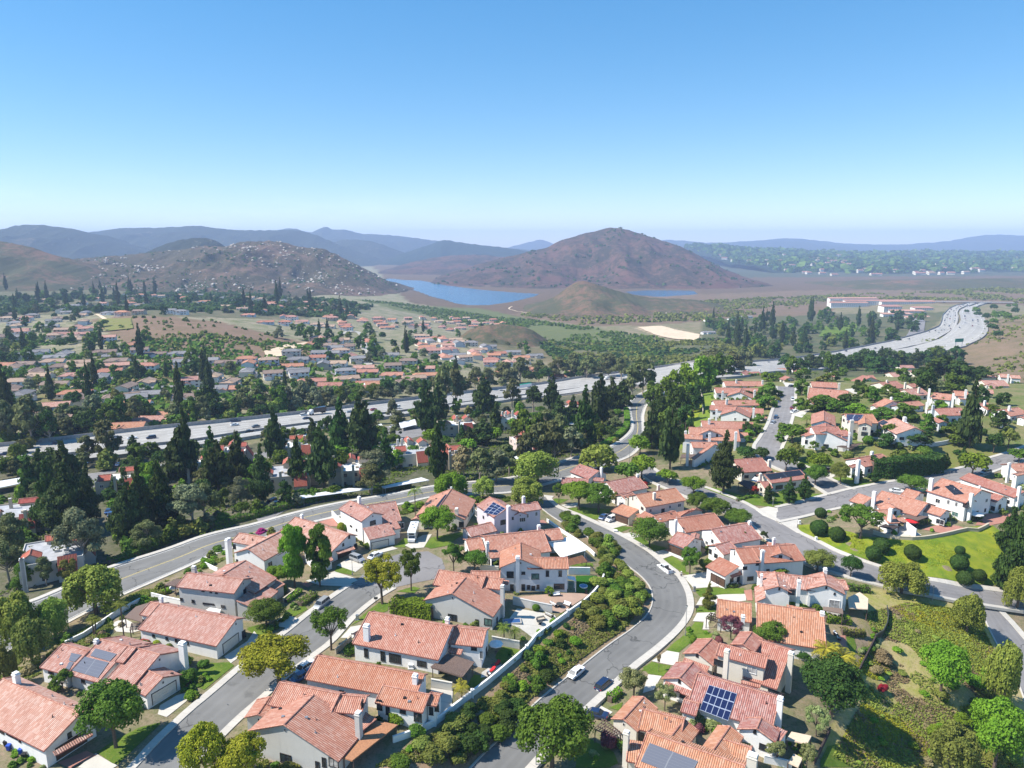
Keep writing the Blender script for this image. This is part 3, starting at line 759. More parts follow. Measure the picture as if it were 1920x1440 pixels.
		sd = math.hypot(w, drop); uv = [(0,0),(L, 0),(L, sd),(0, sd)]
		if (q[1] - q[0]).cross(q[3] - q[0]).z < 0: q = q[::-1]; uv = uv[::-1]
		s.R.slab(q, th, 0,1, uv)
		s.planes.append((q[0], (q[1] - q[0]).cross(q[3] - q[0]).normalized(), a, d, n, L, w))
		for p in (a, b): s.R.tube(v3(p, za + .02), v3(p + n * w, za - drop + .02),.1, n=5, mi=2)
		s.R.tube(v3(a + n * w, za - drop - .1), v3(b + n * w, za - drop - .1),.08, n=4, mi=1)
		s.pts += [a, b, a + n * w, b + n * w]
		if walls:
			k = drop / w; wa, wb = a + d * .2, b - d * .2; i = w - OV
			zt = z0 + za - .16; zl = z0 + za - k * i - .16
			s.wall(wa + n * i, wb + n * i, (zl, zl), n=n)
			s.wall(wa + n * .02, wa + n * i, (zt, zl), n=-d); s.wall(wb + n * .02, wb + n * i, (zt, zl), n=d)
			s.wall(wa + n * .02, wb + n * .02,(zt, zt), n=-n)
		return s
	def flat(s, ax, ay, bx, by, cx, cy, h):
		A, B_, C_ = s.P(ax, ay), s.P(bx, by), s.P(cx, cy)
		s.base((A[0] + C_[0]) / 2,(A[1] + C_[1]) / 2, h)
		a = plane(*A, s.z0 + h).to_2d(); b = plane(*B_, s.z0 + h).to_2d(); c = plane(*C_, s.z0 + h).to_2d()
		d = (b - a); L = d.length; d /= L; n = Vector((-d.y, d.x)); w = (c - a).dot(n)
		if w < 0: n = -n; w = -w
		s.flatbox(a, d, n, L, max(w, 2), h)
		return s
	def flatbox(s, a, d, n, L, w, h):
		if s.dir is None: s.dir = math.atan2(d.y, d.x)
		P = [a, a + d * L, a + d * L + n * w, a + n * w]; z = s.z0 + h
		for i, nn in enumerate((-n, d, n, -d)):
			s.wall(P[i], P[(i + 1) % 4], (z, z), n=nn)
		t = .22
		Q = [a + d * t + n * t, a + d * (L - t) + n * t, a + d * (L - t) + n * (w - t), a + d * t + n * (w - t)]
		if (Q[1] - Q[0]).x * (Q[3] - Q[0]).y - (Q[1] - Q[0]).y * (Q[3] - Q[0]).x < 0: o = -1
		else: o = 1
		s.R.face([(p.x, p.y, z - .4) for p in Q][::o], 3)
		for i in range(4):
			j = (i + 1) % 4
			s.W.face([(P[i].x, P[i].y, z),(P[j].x, P[j].y, z),(Q[j].x, Q[j].y, z),(Q[i].x, Q[i].y, z)][::o], 0)
			s.W.face([(Q[i].x, Q[i].y, z),(Q[j].x, Q[j].y, z),(Q[j].x, Q[j].y, z - .4),(Q[i].x, Q[i].y, z - .4)][::o], 0)
		s.pts += P
	def hit(s, px, py):
		x, f, dn = ray(px, py); best = None
		for a, b, n, zt, gab in s.walls:
			den = x * n.x + f * n.y
			if den > -1e-6: continue
			t = (a.x * n.x + a.y * n.y) / den
			p = Vector((x * t, f * t, ZC + dn * t)); e = b - a; L = e.length; u = (p.xy - a).dot(e / L)
			if -.5 < u < L + .5 and s.z0 - 1 < p.z < (gab[1] if gab else zt) + .5:
				if best is None or t < best[0]: best = (t, p, n, e / L, L, u)
		return best
	def w(s, px, py, w=1.2, h=1.2, fr='dark', glass='glass', nm=1, cat='window'):
		s.feat.append((cat, *s.P(px, py), w, h, fr, glass, nm)); return s
	def gd(s, px, py, w=4.9, h=2.15, m='door_white'):
		s.feat.append(('garage_door', *s.P(px, py), w, h, m, None, 0)); return s
	def c(s, px, py, h, w=1.0, d=.75, cap='white'):
		s.feat.append(('chimney', *s.P(px, py), w * .88, d * .88, h * (1.08 if h < 7 else 1.14), None, 0)); return s
	def pv(s, *q, m='pv_blue', nx=4, ny=2):
		s.feat.append(('solar_panel', [s.P(*p) for p in q], m, nx, ny)); return s
	def auto(s, hs=None, sp=3.6, seed=0):
		s.feat.append(('auto', sp)); return s
	def done(s):
		xs = [p.x for p in s.pts]; ys = [p.y for p in s.pts]
		org = Vector((sum(xs) / len(xs), sum(ys) / len(ys), s.z0))
		root = empty(s.name, org)
		tag(root, s.label, s.cat, s.group)
		mats = [s.tilem, M['fascia'], M['cap'], M['flat_roof'] if s.name != 'apartment_building' else M['flat_grey' if random.random() < .35 else 'flat_roof']]
		wo = s.W.build('wall', [s.wallm], root, org); ro = s.R.build('roof', mats, root, org)
		s.root = root; s.org = org; s.placed = []
		for f in s.feat:
			k = f[0]
			if k == 'window':
				r = s.hit(f[1], f[2])
				if r: s.opening(r[1], r[2], f[3], f[4], f[5], f[6], f[7])
			elif k == 'garage_door':
				r = s.hit(f[1], f[2])
				if r: s.garage(r[1], r[2], f[3], f[4], f[5])
			elif k == 'chimney': s.chimney(f, ro)
			elif k == 'solar_panel': s.solar(f)
			elif k == 'auto': s.autowin(f[1])
		if s.name == 'house' and org.length < 420: s.trim(ro)
		HOUSES.append(s)
		return root
	def trim(s, ro):
		rr = random.Random(int(s.org.x * 31 + s.org.y)); up = Vector((0,0,1))
		for a, b, n, zt, gab in s.walls:
			if gab and n.dot(gab[0]) < 0:
				n3 = Vector((n.x, n.y, 0)); ax = (Vector((-n.y, n.x, 0)), n3, up); p = Vector((gab[0].x, gab[0].y, gab[1] - 1.0)) + n3 * .03
				if any((p - q).length < 1.1 for q, _ in s.placed): continue
				v = MB(); v.box(p, (.42,.08,.55),0, ax=ax); v.box(p + n3 * .02,(.3,.08,.43),1, ax=ax); v.build('attic_vent', [M['white_trim'], M['dark_trim']], s.root, s.org)
		for q, n, a, d, sn, L, w in s.planes:
			if L < 7 or w < 2.5: continue
			n = n if n.z > 0 else -n
			for k in range(rr.choice((1,2,3))):
				u, t = rr.uniform(.12,.88) * L, rr.uniform(.15,.7) * w; p = a + d * u + sn * t
				z = q.z - ((p - q.xy).dot(n.xy)) / n.z; v = MB(); P = Vector((p.x, p.y, z))
				if rr.random() < .6: v.tube(P - up * .2, P + up * .5,.07, n=7); v.tube(P + up * .02, P + up * .08,.16, n=8)
				else: v.box(P + n * .1,(.5,.4,.28),0)
				v.build('roof_vent', M[rr.choice(('metal','cap','dark_trim','flat_roof'))], ro, s.org)
	def opening(s, p, n, w, h, fr, glass, nm=1):
		t = Vector((-n.y, n.x, 0)); n3 = Vector((n.x, n.y, 0)); up = Vector((0,0,1))
		p = Vector(p); s.placed.append((p, max(w, h)))
		ax = (t, n3, up); b = MB(); e = .09
		c = p + n3 * .03
		b.box(c + up * (h/2 - e/2),(w, .14, e),0, ax=ax); b.box(c - up * (h/2 - e/2),(w + .12,.2, e),0, ax=ax)
		for k in (-1,1): b.box(c + t * (k * (w/2 - e/2)),(e, .13, h - 2*e),0, ax=ax)
		for i in range(1, nm + 1): b.box(c + t * (-w/2 + w * i / (nm + 1)),(.05,.11, h - 2*e),0, ax=ax)
		fo = b.build('window', M[fr + '_trim'], s.root, s.org)
		g = MB(); g.box(p + n3 * .02,(w - 2*e, .04, h - 2*e),0, ax=ax)
		g.build('pane', M[glass], fo, s.org)
	def garage(s, p, n, w, h, m):
		t = Vector((-n.y, n.x, 0)); n3 = Vector((n.x, n.y, 0)); up = Vector((0,0,1)); ax = (t, n3, up)
		c = Vector((p.x, p.y, s.z0 + h/2 + .05)); b = MB(); s.placed.append((c, w))
		for i in range(4): b.box(c + up * (-h/2 + h * (i + .5) / 4) + n3 * .03,(w, .07, h/4 - .03),0, ax=ax)
		b.box(c + n3 * .0,(w, .06, h),1, ax=ax)
		b.box(c + up * (h/2 + .07) + n3 * .04,(w + .3,.12,.12),1, ax=ax)
		for k in (-1,1): b.box(c + t * (k * (w/2 + .08)) + n3 * .04,(.12,.12, h),1, ax=ax)
		b.build('garage_door', [M[m], M['dark_trim']], s.root, s.org)
	def chimney(s, f, ro):
		_, px, py, w, d, h, _, _ = f
		p = plane(px, py, s.z0 + h); dr = s.dir or 0
		X = Vector((math.cos(dr), math.sin(dr),0)); Y = Vector((-math.sin(dr), math.cos(dr),0)); ax = (X, Y, Vector((0,0,1)))
		b = MB(); zb = s.z0 - 1.5; zt = s.z0 + h
		b.box((p.x, p.y, (zb + zt - .35) / 2),(w, d, zt - .35 - zb),0, ax=ax)
		b.box((p.x, p.y, zt - .28),(w + .16, d + .16,.14),0, ax=ax)
		b.box((p.x, p.y, zt - .14),(w - .12, d - .12,.16),0, ax=ax)
		for i in (-1,1): b.box(Vector((p.x, p.y, zt)) + X * (i * w * .28),(w * .2, d * .8,.2),0, ax=ax)
		b.box((p.x, p.y, zt + .1),(w * .95, d * .95,.07),1, ax=ax)
		o = b.build('chimney', [s.wallm, M['white_trim']], ro, s.org)
	def roofhit(s, px, py):
		x, f, dn = ray(px, py); best = None
		for q, n, a, d, sn, L, w in s.planes:
			o = Vector((0,0, ZC)); rd = Vector((x, f, dn)); den = rd.dot(n)
			if abs(den) < 1e-6: continue
			t = (q - o).dot(n) / den; p = o + rd * t
			u = (p.xy - a).dot(d); v = (p.xy - a).dot(sn)
			if -.6 < u < L + .6 and -.6 < v < w + .6 and (best is None or t < best[0]): best = (t, p, n)
		return best
	def solar(s, f):
		_, q, m, nx, ny = f
		c = (sum(p[0] for p in q) / 4, sum(p[1] for p in q) / 4)
		r = s.roofhit(*c)
		if not r: print('no roof under panel', s.label); return
		n = r[2] if r[2].z > 0 else -r[2]; P = []
		o = Vector((0,0, ZC))
		for px, py in q:
			x, fw, dn = ray(px, py); rd = Vector((x, fw, dn)); P.append(o + rd * ((r[1] + n * .14 - o).dot(n) / rd.dot(n)))
		b = MB(); uv = [(0,0),(nx, 0),(nx, ny),(0, ny)]
		if (P[1] - P[0]).cross(P[3] - P[0]).z < 0: P = P[::-1]; uv = uv[::-1]
		lo = [p - n * .07 for p in P]
		b.face(P, 0, uv); b.face(lo[::-1], 1)
		for i in range(4): b.face([lo[i], lo[(i+1) % 4], P[(i+1) % 4], P[i]], 1)
		b.build('solar_panel', [M[m], M['metal']], s.root, s.org)
	def autowin(s, sp):
		rr = random.Random(int(abs(s.org.x) * 13 + abs(s.org.y) * 7))
		nwin = 0
		for a, b, n, zt, gab in s.walls:
			e = b - a; L = e.length; e /= L
			mid = (a + b) / 2
			if n.dot(mid) > 0 or L < 3 or nwin > 9: continue
			H = zt - s.z0
			rows = [1.5] if H < 4.6 else [1.5,4.7]
			for zr in rows:
				if zr + .7 > H and not gab: continue
				k = max(1, int(L / sp))
				for i in range(k):
					if rr.random() < .25: continue
					p2 = a + e * (L * (i + .5) / k); p = Vector((p2.x, p2.y, s.z0 + zr))
					if any((p - q).length < 1.4 + ww / 2 for q, ww in s.placed): continue
					s.opening(p, n, rr.choice((.9,1.3,1.7)),1.15, 'dark' if rr.random() < .6 else 'white','glass'); nwin += 1
def cover(name, label, cat, poly, h, mat, post='wood', drop=0, slats=False, th=.14, z0=None, group=None, lower=None):
	c = (sum(p[0] for p in poly) / len(poly), sum(p[1] for p in poly) / len(poly))
	if z0 is None:
		z0 = ground(*c).z
		for _ in range(3): p = plane(*c, z0 + h); z0 = float(T(p.x, p.y))
	P = [plane(px, py, z0 + h) for px, py in poly]
	if lower:
		for i in lower: P[i] = plane(*poly[i], z0 + h - drop)
	org = Vector((sum(p.x for p in P) / len(P), sum(p.y for p in P) / len(P), z0))
	root = empty(name, org); tag(root, label, cat, group)
	a = 0
	for i in range(len(P)): a += P[i].x * P[(i+1) % len(P)].y - P[(i+1) % len(P)].x * P[i].y
	if a < 0: P = P[::-1]
	b = MB()
	if slats:
		u = (P[1] - P[0]); v = (P[3] - P[0]); k = max(5, int(v.length / .42))
		for i in range(k + 1):
			s0 = P[0].lerp(P[3], i / k); s1 = P[1].lerp(P[2], i / k); m_ = (s0 + s1) / 2; dd = (s1 - s0)
			X = dd.normalized(); Y = Vector((0,0,1)).cross(X)
			b.box(m_, (dd.length, .16 if slats is True else slats, .09),0, ax=(X, Y, Vector((0,0,1))))
		for i in range(4):
			s0 = P[0].lerp(P[1], i / 3); s1 = P[3].lerp(P[2], i / 3); dd = s1 - s0; X = dd.normalized()
			b.box((s0 + s1) / 2 - Vector((0,0,.14)),(dd.length, .12,.18),0, ax=(X, Vector((0,0,1)).cross(X), Vector((0,0,1))))
	else:
		b.slab(P, th, 0,0)
		for i in range(len(P)): b.tube(P[i] - Vector((0,0, th)), P[(i+1) % len(P)] - Vector((0,0, th)),.07, n=4)
	b.build('roof', [M[mat]], root, org)
	cx = org.xy
	for p in P:
		q = p.xy + (cx - p.xy) * .06
		pb = MB(); g = float(T(q.x, q.y)); pb.box((q.x, q.y, (g - .2 + p.z - th) / 2),(.16,.16, p.z - th - g + .2)); pb.build('post', M[post], root, org)
	return root
def wall_line(name, label, cat, pts, h=1.5, mat='wall_white', w=.25, cap=True, step=3, group=None, base=True, posts=None):
	W = [ground(px, py, 0 if base else h) for px, py in pts]
	L = smooth_line([(p.x, p.y) for p in W], 6) if len(W) > 2 else [np.array((p.x, p.y)) for p in W]
	D = [0]
	for i in range(1, len(L)): D.append(D[-1] + math.hypot(*(L[i] - L[i-1])))
	m = max(2, int(D[-1] / step)); tt = np.linspace(0, D[-1], m)
	x = np.interp(tt, D, [p[0] for p in L]); y = np.interp(tt, D, [p[1] for p in L])
	tx = np.gradient(x); ty = np.gradient(y); ln = np.hypot(tx, ty) + 1e-9; nx, ny = -ty / ln, tx / ln
	z = T(x, y)
	root = empty(name, (x[m//2], y[m//2], z[m//2])); tag(root, label, cat, group); org = root.location.copy()
	b = MB(); prof = [(-w/2,-1.0),(-w/2, h),(w/2, h),(w/2,-1.0)]
	def sweep(b, prof):
		for i in range(m - 1):
			for k in range(len(prof) - 1):
				(o0, h0),(o1, h1) = prof[k], prof[k + 1]
				b.face([(x[i] + nx[i]*o0, y[i] + ny[i]*o0, z[i] + h0),(x[i] + nx[i]*o1, y[i] + ny[i]*o1, z[i] + h1),
						(x[i+1] + nx[i+1]*o1, y[i+1] + ny[i+1]*o1, z[i+1] + h1),(x[i+1] + nx[i+1]*o0, y[i+1] + ny[i+1]*o0, z[i+1] + h0)])
		for i in (0, m - 1): b.face([(x[i] + nx[i]*o, y[i] + ny[i]*o, z[i] + hh) for o, hh in prof])
	sweep(b, prof); b.build('wall_body', M[mat], root, org)
	if cap:
		b = MB(); sweep(b, [(-w/2 - .06, h + .005),(-w/2 - .06, h + .1),(w/2 + .06, h + .1),(w/2 + .06, h + .005),(-w/2 - .06, h + .005)]); b.build('coping', M[mat if cap is True else cap], root, org)
	if posts:
		for px, py in posts:
			p = ground(px, py); pb = MB(); pb.box((p.x, p.y, p.z + h * .5 - .1),(.55,.55, h + .9)); pb.box((p.x, p.y, p.z + h + .42),(.68,.68,.12)); pb.tube((p.x, p.y, p.z + h + .48),(p.x, p.y, p.z + h + .75),.2,.05,8)
			pb.build('pillar', M[mat], root, org)
	return root
def leaf_mesh(name, cen, nrm, size, mat, tint, asp=1.0, extra=None, up=None):
	n = len(cen)
	nrm = nrm / (np.linalg.norm(nrm, axis=1, keepdims=True) + 1e-9)
	r = RS.normal(size=(n, 3)) if up is None else up + RS.normal(size=(n, 3)) * .25
	t = np.cross(nrm, r); t /= np.linalg.norm(t, axis=1, keepdims=True) + 1e-9
	b = np.cross(nrm, t)
	s = np.asarray(size).reshape(-1,1) * .5
	k = RS.uniform(.75,1.25,(n, 4,1))
	V = np.stack([cen - t*s - b*s*asp*.6, cen + t*s*.7 - b*s*asp, cen + t*s + b*s*asp*.6, cen - t*s*.7 + b*s*asp], 1)
	V = cen[:, None] + (V - cen[:, None]) * k
	fc = np.arange(n * 4).reshape(n, 4)
	colr = np.repeat(np.stack([tint] * 3,-1),4,0)
	return np_mesh(name, V.reshape(-1,3), fc, [mat], col={'leaf': colr})
def lobes_to_leaves(lobes, n, ls, out=.8, shell=.45, droop=0):
	lobes = np.array(lobes, float)
	wt = (lobes[:, 3] * lobes[:, 4]) ** .9; wt /= wt.sum()
	k = RS.choice(len(lobes), n, p=wt); Lb = lobes[k]
	d = RS.normal(size=(n, 3)); d /= np.linalg.norm(d, axis=1, keepdims=True)
	d[:, 2] = np.where(d[:, 2] < -.55,-d[:, 2], d[:, 2])
	rad = (1 - shell * RS.uniform(0,1, n) ** 1.6)
	rad *= 1 + (vnoise(d[:, 0] * 2.5 + k * 3.1, d[:, 1] * 2.5 + d[:, 2] * 2,4) - .5) * .45
	c = Lb[:, :3] + d * Lb[:, 3:6] * rad[:, None]
	ctr = lobes[:, :3].mean(0)
	nr = d * out + (c - ctr) / (np.abs(c - ctr).max() + 1e-6) * .3 + RS.normal(size=(n, 3)) * .55
	nr[:, 2] += .25
	lt = RS.uniform(0,1, len(lobes))[k]
	tint = np.clip(.5 * lt + .5 * RS.uniform(0,1, n),0,1)
	return c, nr, RS.uniform(.7,1.3, n) * ls, tint
def limb_mesh(name, segs, mat):
	b = MB()
	for a, c, r0, r1 in segs: b.tube(a, c, r0, r1,6, cap=False)
	me = bpy.data.meshes.new(name); me.from_pydata(b.v, [], b.f); me.materials.append(mat); me.update(); return me
def make_shape(kind, seed, n, ls):
	global RS
	RS = np.random.RandomState(seed * 101 + sum(map(ord, kind)))
	rr = random.Random(seed + sum(map(ord, kind)))
	lobes = []; segs = []
	if kind == 'round':
		for i in range(26):
			a = rr.uniform(0,2*PI); e = math.asin(rr.uniform(-.35,1)); q = rr.uniform(.5,.8)
			R = rr.uniform(.13,.22)
			lobes.append((math.cos(a)*math.cos(e)*.42*q*1.25, math.sin(a)*math.cos(e)*.42*q*1.25,.60 + math.sin(e)*.33*q*1.15, R, R, R*.85))
		lobes.append((0,0,.58,.3,.3,.27))
		segs.append(((0,0,-.05),(.01,.01,.32),.035,.024))
		for i in range(6):
			a = i * 1.05 + rr.uniform(-.3,.3); segs.append(((.01,.01,.30),(math.cos(a)*.24, math.sin(a)*.24,.60),.018,.007))
	elif kind == 'open':
		for i in range(34):
			a = rr.uniform(0,2*PI); e = math.asin(rr.uniform(-.45,1)); q = rr.uniform(.45,.98)
			R = rr.uniform(.07,.14)
			lobes.append((math.cos(a)*math.cos(e)*.43*q, math.sin(a)*math.cos(e)*.43*q, .63 + math.sin(e)*.33*q, R, R, R*.75))
		segs.append(((0,0,-.05),(.0,.015,.34),.03,.022))
		for i in range(8):
			a = i * .8 + rr.uniform(-.3,.3); h = rr.uniform(.6,.85); segs.append(((0,.015,.32),(math.cos(a)*.27, math.sin(a)*.27, h),.016,.005))
	elif kind == 'umbrella':
		for i in range(26):
			a = rr.uniform(0,2*PI); q = math.sqrt(rr.uniform(0,1)); R = rr.uniform(.12,.19)
			lobes.append((math.cos(a)*.40*q, math.sin(a)*.40*q, .80 - .17*q*q + rr.uniform(-.06,.03), R, R, R*.8))
		for i in range(10):
			a = rr.uniform(0,2*PI); lobes.append((math.cos(a)*.36, math.sin(a)*.36,.52 + rr.uniform(-.04,.08),.12,.12,.12))
		segs.append(((0,0,-.05),(.0,.0,.35),.035,.027))
		for i in range(7):
			a = i * .9; segs.append(((0,0,.33),(math.cos(a)*.3, math.sin(a)*.3,.68),.02,.007))
	elif kind == 'column':
		for i in range(34):
			h = rr.uniform(.16,.95); a = rr.uniform(0,2*PI); w = .40 * math.sin(min(1,(h - .06) * 1.55) * PI * .5) * (1 if h < .6 else max(.2,1 - (h - .6) * 1.9))
			R = rr.uniform(.14,.22); lobes.append((math.cos(a)*w*.75, math.sin(a)*w*.75, h, R, R, .07))
		segs.append(((0,0,-.03),(0,0,.55),.035,.012))
	elif kind == 'conifer':
		z = (.12,.06,.16,.09)[seed % 4]; bald = rr.uniform(0,2*PI)
		lx, ly = rr.uniform(-.04,.04), rr.uniform(-.04,.04)
		while z < .97:
			w = .5 * min(1,((1 - z) / (.62 + .2 * (seed % 2))) ** .75) * rr.uniform(.62,1.1) * (.8 if z < .2 else 1)
			for i in range(7 if z < .7 else 4):
				a = rr.uniform(0,2*PI)
				if abs((a - bald + PI) % (2*PI) - PI) < .7 and rr.random() < .6: continue
				q = rr.uniform(.3,1.0); R = max(.045, w * rr.uniform(.26,.46))
				lobes.append((lx*z + math.cos(a)*w*q*.88, ly*z + math.sin(a)*w*q*.88, z + q * .015, R, R, R * .32 + .012))
			z += rr.uniform(.03,.055)
		lobes.append((0,0,.975,.05,.05,.03))
		segs.append(((0,0,-.04),(0,0,.9),.045,.006))
	elif kind == 'euc':
		for i in range(17):
			a = rr.uniform(0,2*PI); h = rr.uniform(.38,.93); q = rr.uniform(.15,.95) * math.sin(min(1,(1.05 - h) * 1.9) * PI / 2)
			R = rr.uniform(.10,.19)
			lobes.append((math.cos(a)*.42*q, math.sin(a)*.42*q, h, R*1.05, R*1.05, R*.62))
			segs.append(((0.015,0, h * .55),(math.cos(a)*.40*q, math.sin(a)*.40*q, h),.012,.004))
		segs.append(((0,0,-.04),(.02,0,.4),.03,.02)); segs.append(((.02,0,.4),(-.02,.02,.85),.02,.006))
	elif kind == 'pepper':
		for i in range(24):
			a = rr.uniform(0,2*PI); q = math.sqrt(rr.uniform(0,1)); R = rr.uniform(.10,.17)
			lobes.append((math.cos(a)*.40*q, math.sin(a)*.40*q, .80 - .26*q*q + rr.uniform(-.10,.05), R, R, R*.85))
		segs.append(((0,0,-.05),(.02,.01,.34),.045,.03))
		for i in range(6): a = i * 1.05; segs.append(((.02,.01,.33),(math.cos(a)*.28, math.sin(a)*.28,.66),.022,.007))
	elif kind == 'ball':
		lobes = [(0,0,.5,.5,.5,.5)]
	elif kind == 'bush':
		for i in range(13):
			a = rr.uniform(0,2*PI); q = math.sqrt(rr.uniform(0,1)); R = rr.uniform(.16,.27)
			lobes.append((math.cos(a)*.33*q, math.sin(a)*.33*q, .62 - .4*q + rr.uniform(-.05,.15), R, R, R*1.1))
		for i in range(4): a = i*1.6; segs.append(((0,0,-.1),(math.cos(a)*.2, math.sin(a)*.2,.5),.02,.008))
	elif kind == 'full':
		for i in range(26):
			h = rr.uniform(.08,.92); a = rr.uniform(0,2*PI); w = .42 * math.sqrt(max(.05,1 - (abs(h - .42) / .56) ** 2)) * rr.uniform(.5,1)
			R = rr.uniform(.11,.20); lobes.append((math.cos(a)*w, math.sin(a)*w, h, R, R, R*.8))
		segs.append(((0,0,-.05),(0,0,.5),.03,.015))
	elif kind == 'sapling':
		for i in range(6): lobes.append((rr.uniform(-.2,.2), rr.uniform(-.2,.2), rr.uniform(.6,.95),.2,.2,.1))
		segs.append(((0,0,-.04),(0,0,.8),.04,.02))
	if kind == 'pepper':
		c, nr, sz, tn = lobes_to_leaves(lobes, n // 2, ls)
		lb = np.array(lobes); k = RS.choice(len(lb), n - n // 2); ang = RS.uniform(0,2*PI, n - n // 2)
		hang = RS.uniform(0,1, n - n // 2) ** .8
		c2 = np.stack([lb[k, 0] + np.cos(ang) * lb[k, 3] * .95, lb[k, 1] + np.sin(ang) * lb[k, 3] * .95, lb[k, 2] - hang * .34], -1)
		c2[:, 2] = np.maximum(c2[:, 2], .12)
		nr2 = np.stack([np.cos(ang), np.sin(ang), RS.uniform(-.2,.4, len(ang))], -1) + RS.normal(size=(len(ang),3)) * .4
		A = (np.concatenate([c, c2]), np.concatenate([nr, nr2]), np.concatenate([sz, sz[:n - n // 2]]), np.concatenate([tn, RS.uniform(0,1, len(ang))]))
		return A, segs, 1.5
	if kind == 'ball':
		d = RS.normal(size=(n, 3)); d /= np.linalg.norm(d, axis=1, keepdims=True); d = d[d[:, 2] > -.8]; n = len(d)
		rad = .47 + (vnoise(d[:, 0] * 4 + seed, d[:, 1] * 4 + d[:, 2] * 3,2) - .5) * .07 - RS.uniform(0,.05, n)
		return (np.array((0,0,.48)) + d * rad[:, None], d + RS.normal(size=(n, 3)) * .35, RS.uniform(.7,1.3, n) * ls, RS.uniform(0,1, n)), segs, 1
	return lobes_to_leaves(lobes, n, ls, shell=.6 if kind in ('conifer','euc','open') else .45), segs, 1.0
_cm = {}
def tree_meshes(kind, lod, seed, leafm):
	N = dict(full=(9000,1700), round=(12000,1800), open=(9000,1500), umbrella=(14000,1800), column=(9500,1600), conifer=(9000,1900), euc=(8000,1500), pepper=(12000,1800), ball=(4000,800), bush=(3600,650), sapling=(350,120))[kind][lod]
	S = dict(full=(.034,.075), round=(.030,.075), open=(.026,.06), umbrella=(.027,.075), column=(.040,.09), conifer=(.040,.085), euc=(.033,.072), pepper=(.027,.065), ball=(.055,.12), bush=(.068,.14), sapling=(.12,.2))[kind][lod]
	key = (kind, lod, seed, leafm)
	if key not in _cm:
		(c, nr, sz, tn), segs, asp = make_shape(kind, seed, N, S)
		cm = leaf_mesh('crown', c, nr, sz, M['leaf_' + leafm], tn, asp)
		tk = (kind, lod, seed, 't')
		if tk not in _cm: _cm[tk] = limb_mesh('trunk', segs, M['bark_pale' if kind == 'euc' else 'bark']) if segs else None
		_cm[key] = (cm, _cm[tk])
	return _cm[key]
TREES = []
_ti = [0]
def place_plant(x, y, z, w, h, kind, leafm, name, label=None, cat='tree', group=None, lod=0, parts=True, px=None):
	_ti[0] += 1
	sd = _ti[0] % (4 if lod == 0 else 3)
	cm, tm = tree_meshes(kind, lod, sd, leafm)
	rz = (_ti[0] * 2.399) % (2 * PI)
	k = random.uniform(.94,1.06)
	if tm is not None and parts:
		root = empty(name, (x, y, z), rz, (w * k, w / k, h))
		link('crown', cm, root); link('trunk', tm, root)
	else:
		root = link(name, cm); root.location = (x, y, z); root.rotation_euler = (0,0, rz); root.scale = (w * k, w / k, h)
	tag(root, label, cat, group)
	TREES.append((root, kind, leafm, w, h, px or proj(x, y, z)))
	return root
def tree(kind, leafm, bx, by, top, wpx, label=None, name=None, cat=None, group=None, parts=True):
	p = ground(bx, by)
	x, f, dn = ray(bx, top)
	zt = ZC + p.y * dn / f
	dep = p.y * CT - (p.z - ZC) * ST
	w = wpx * dep / F
	h = min(max(zt - p.z, .8),30)
	lod = 0 if dep < 260 else 1
	nm = name or {'full': 'broadleaf_tree','conifer': 'conifer_tree','euc': 'eucalyptus_tree','pepper': 'pepper_tree','column': 'broadleaf_tree','round': 'broadleaf_tree','open': 'broadleaf_tree','umbrella': 'broadleaf_tree','ball': 'clipped_shrub','bush': 'shrub','sapling': 'young_tree'}[kind]
	ct = cat or {'ball': 'shrub','bush': 'shrub'}.get(kind, 'tree')
	return place_plant(p.x, p.y, p.z - .05, w, h, kind, leafm, nm, label, ct, group, lod, parts, (bx, (by + top) / 2))
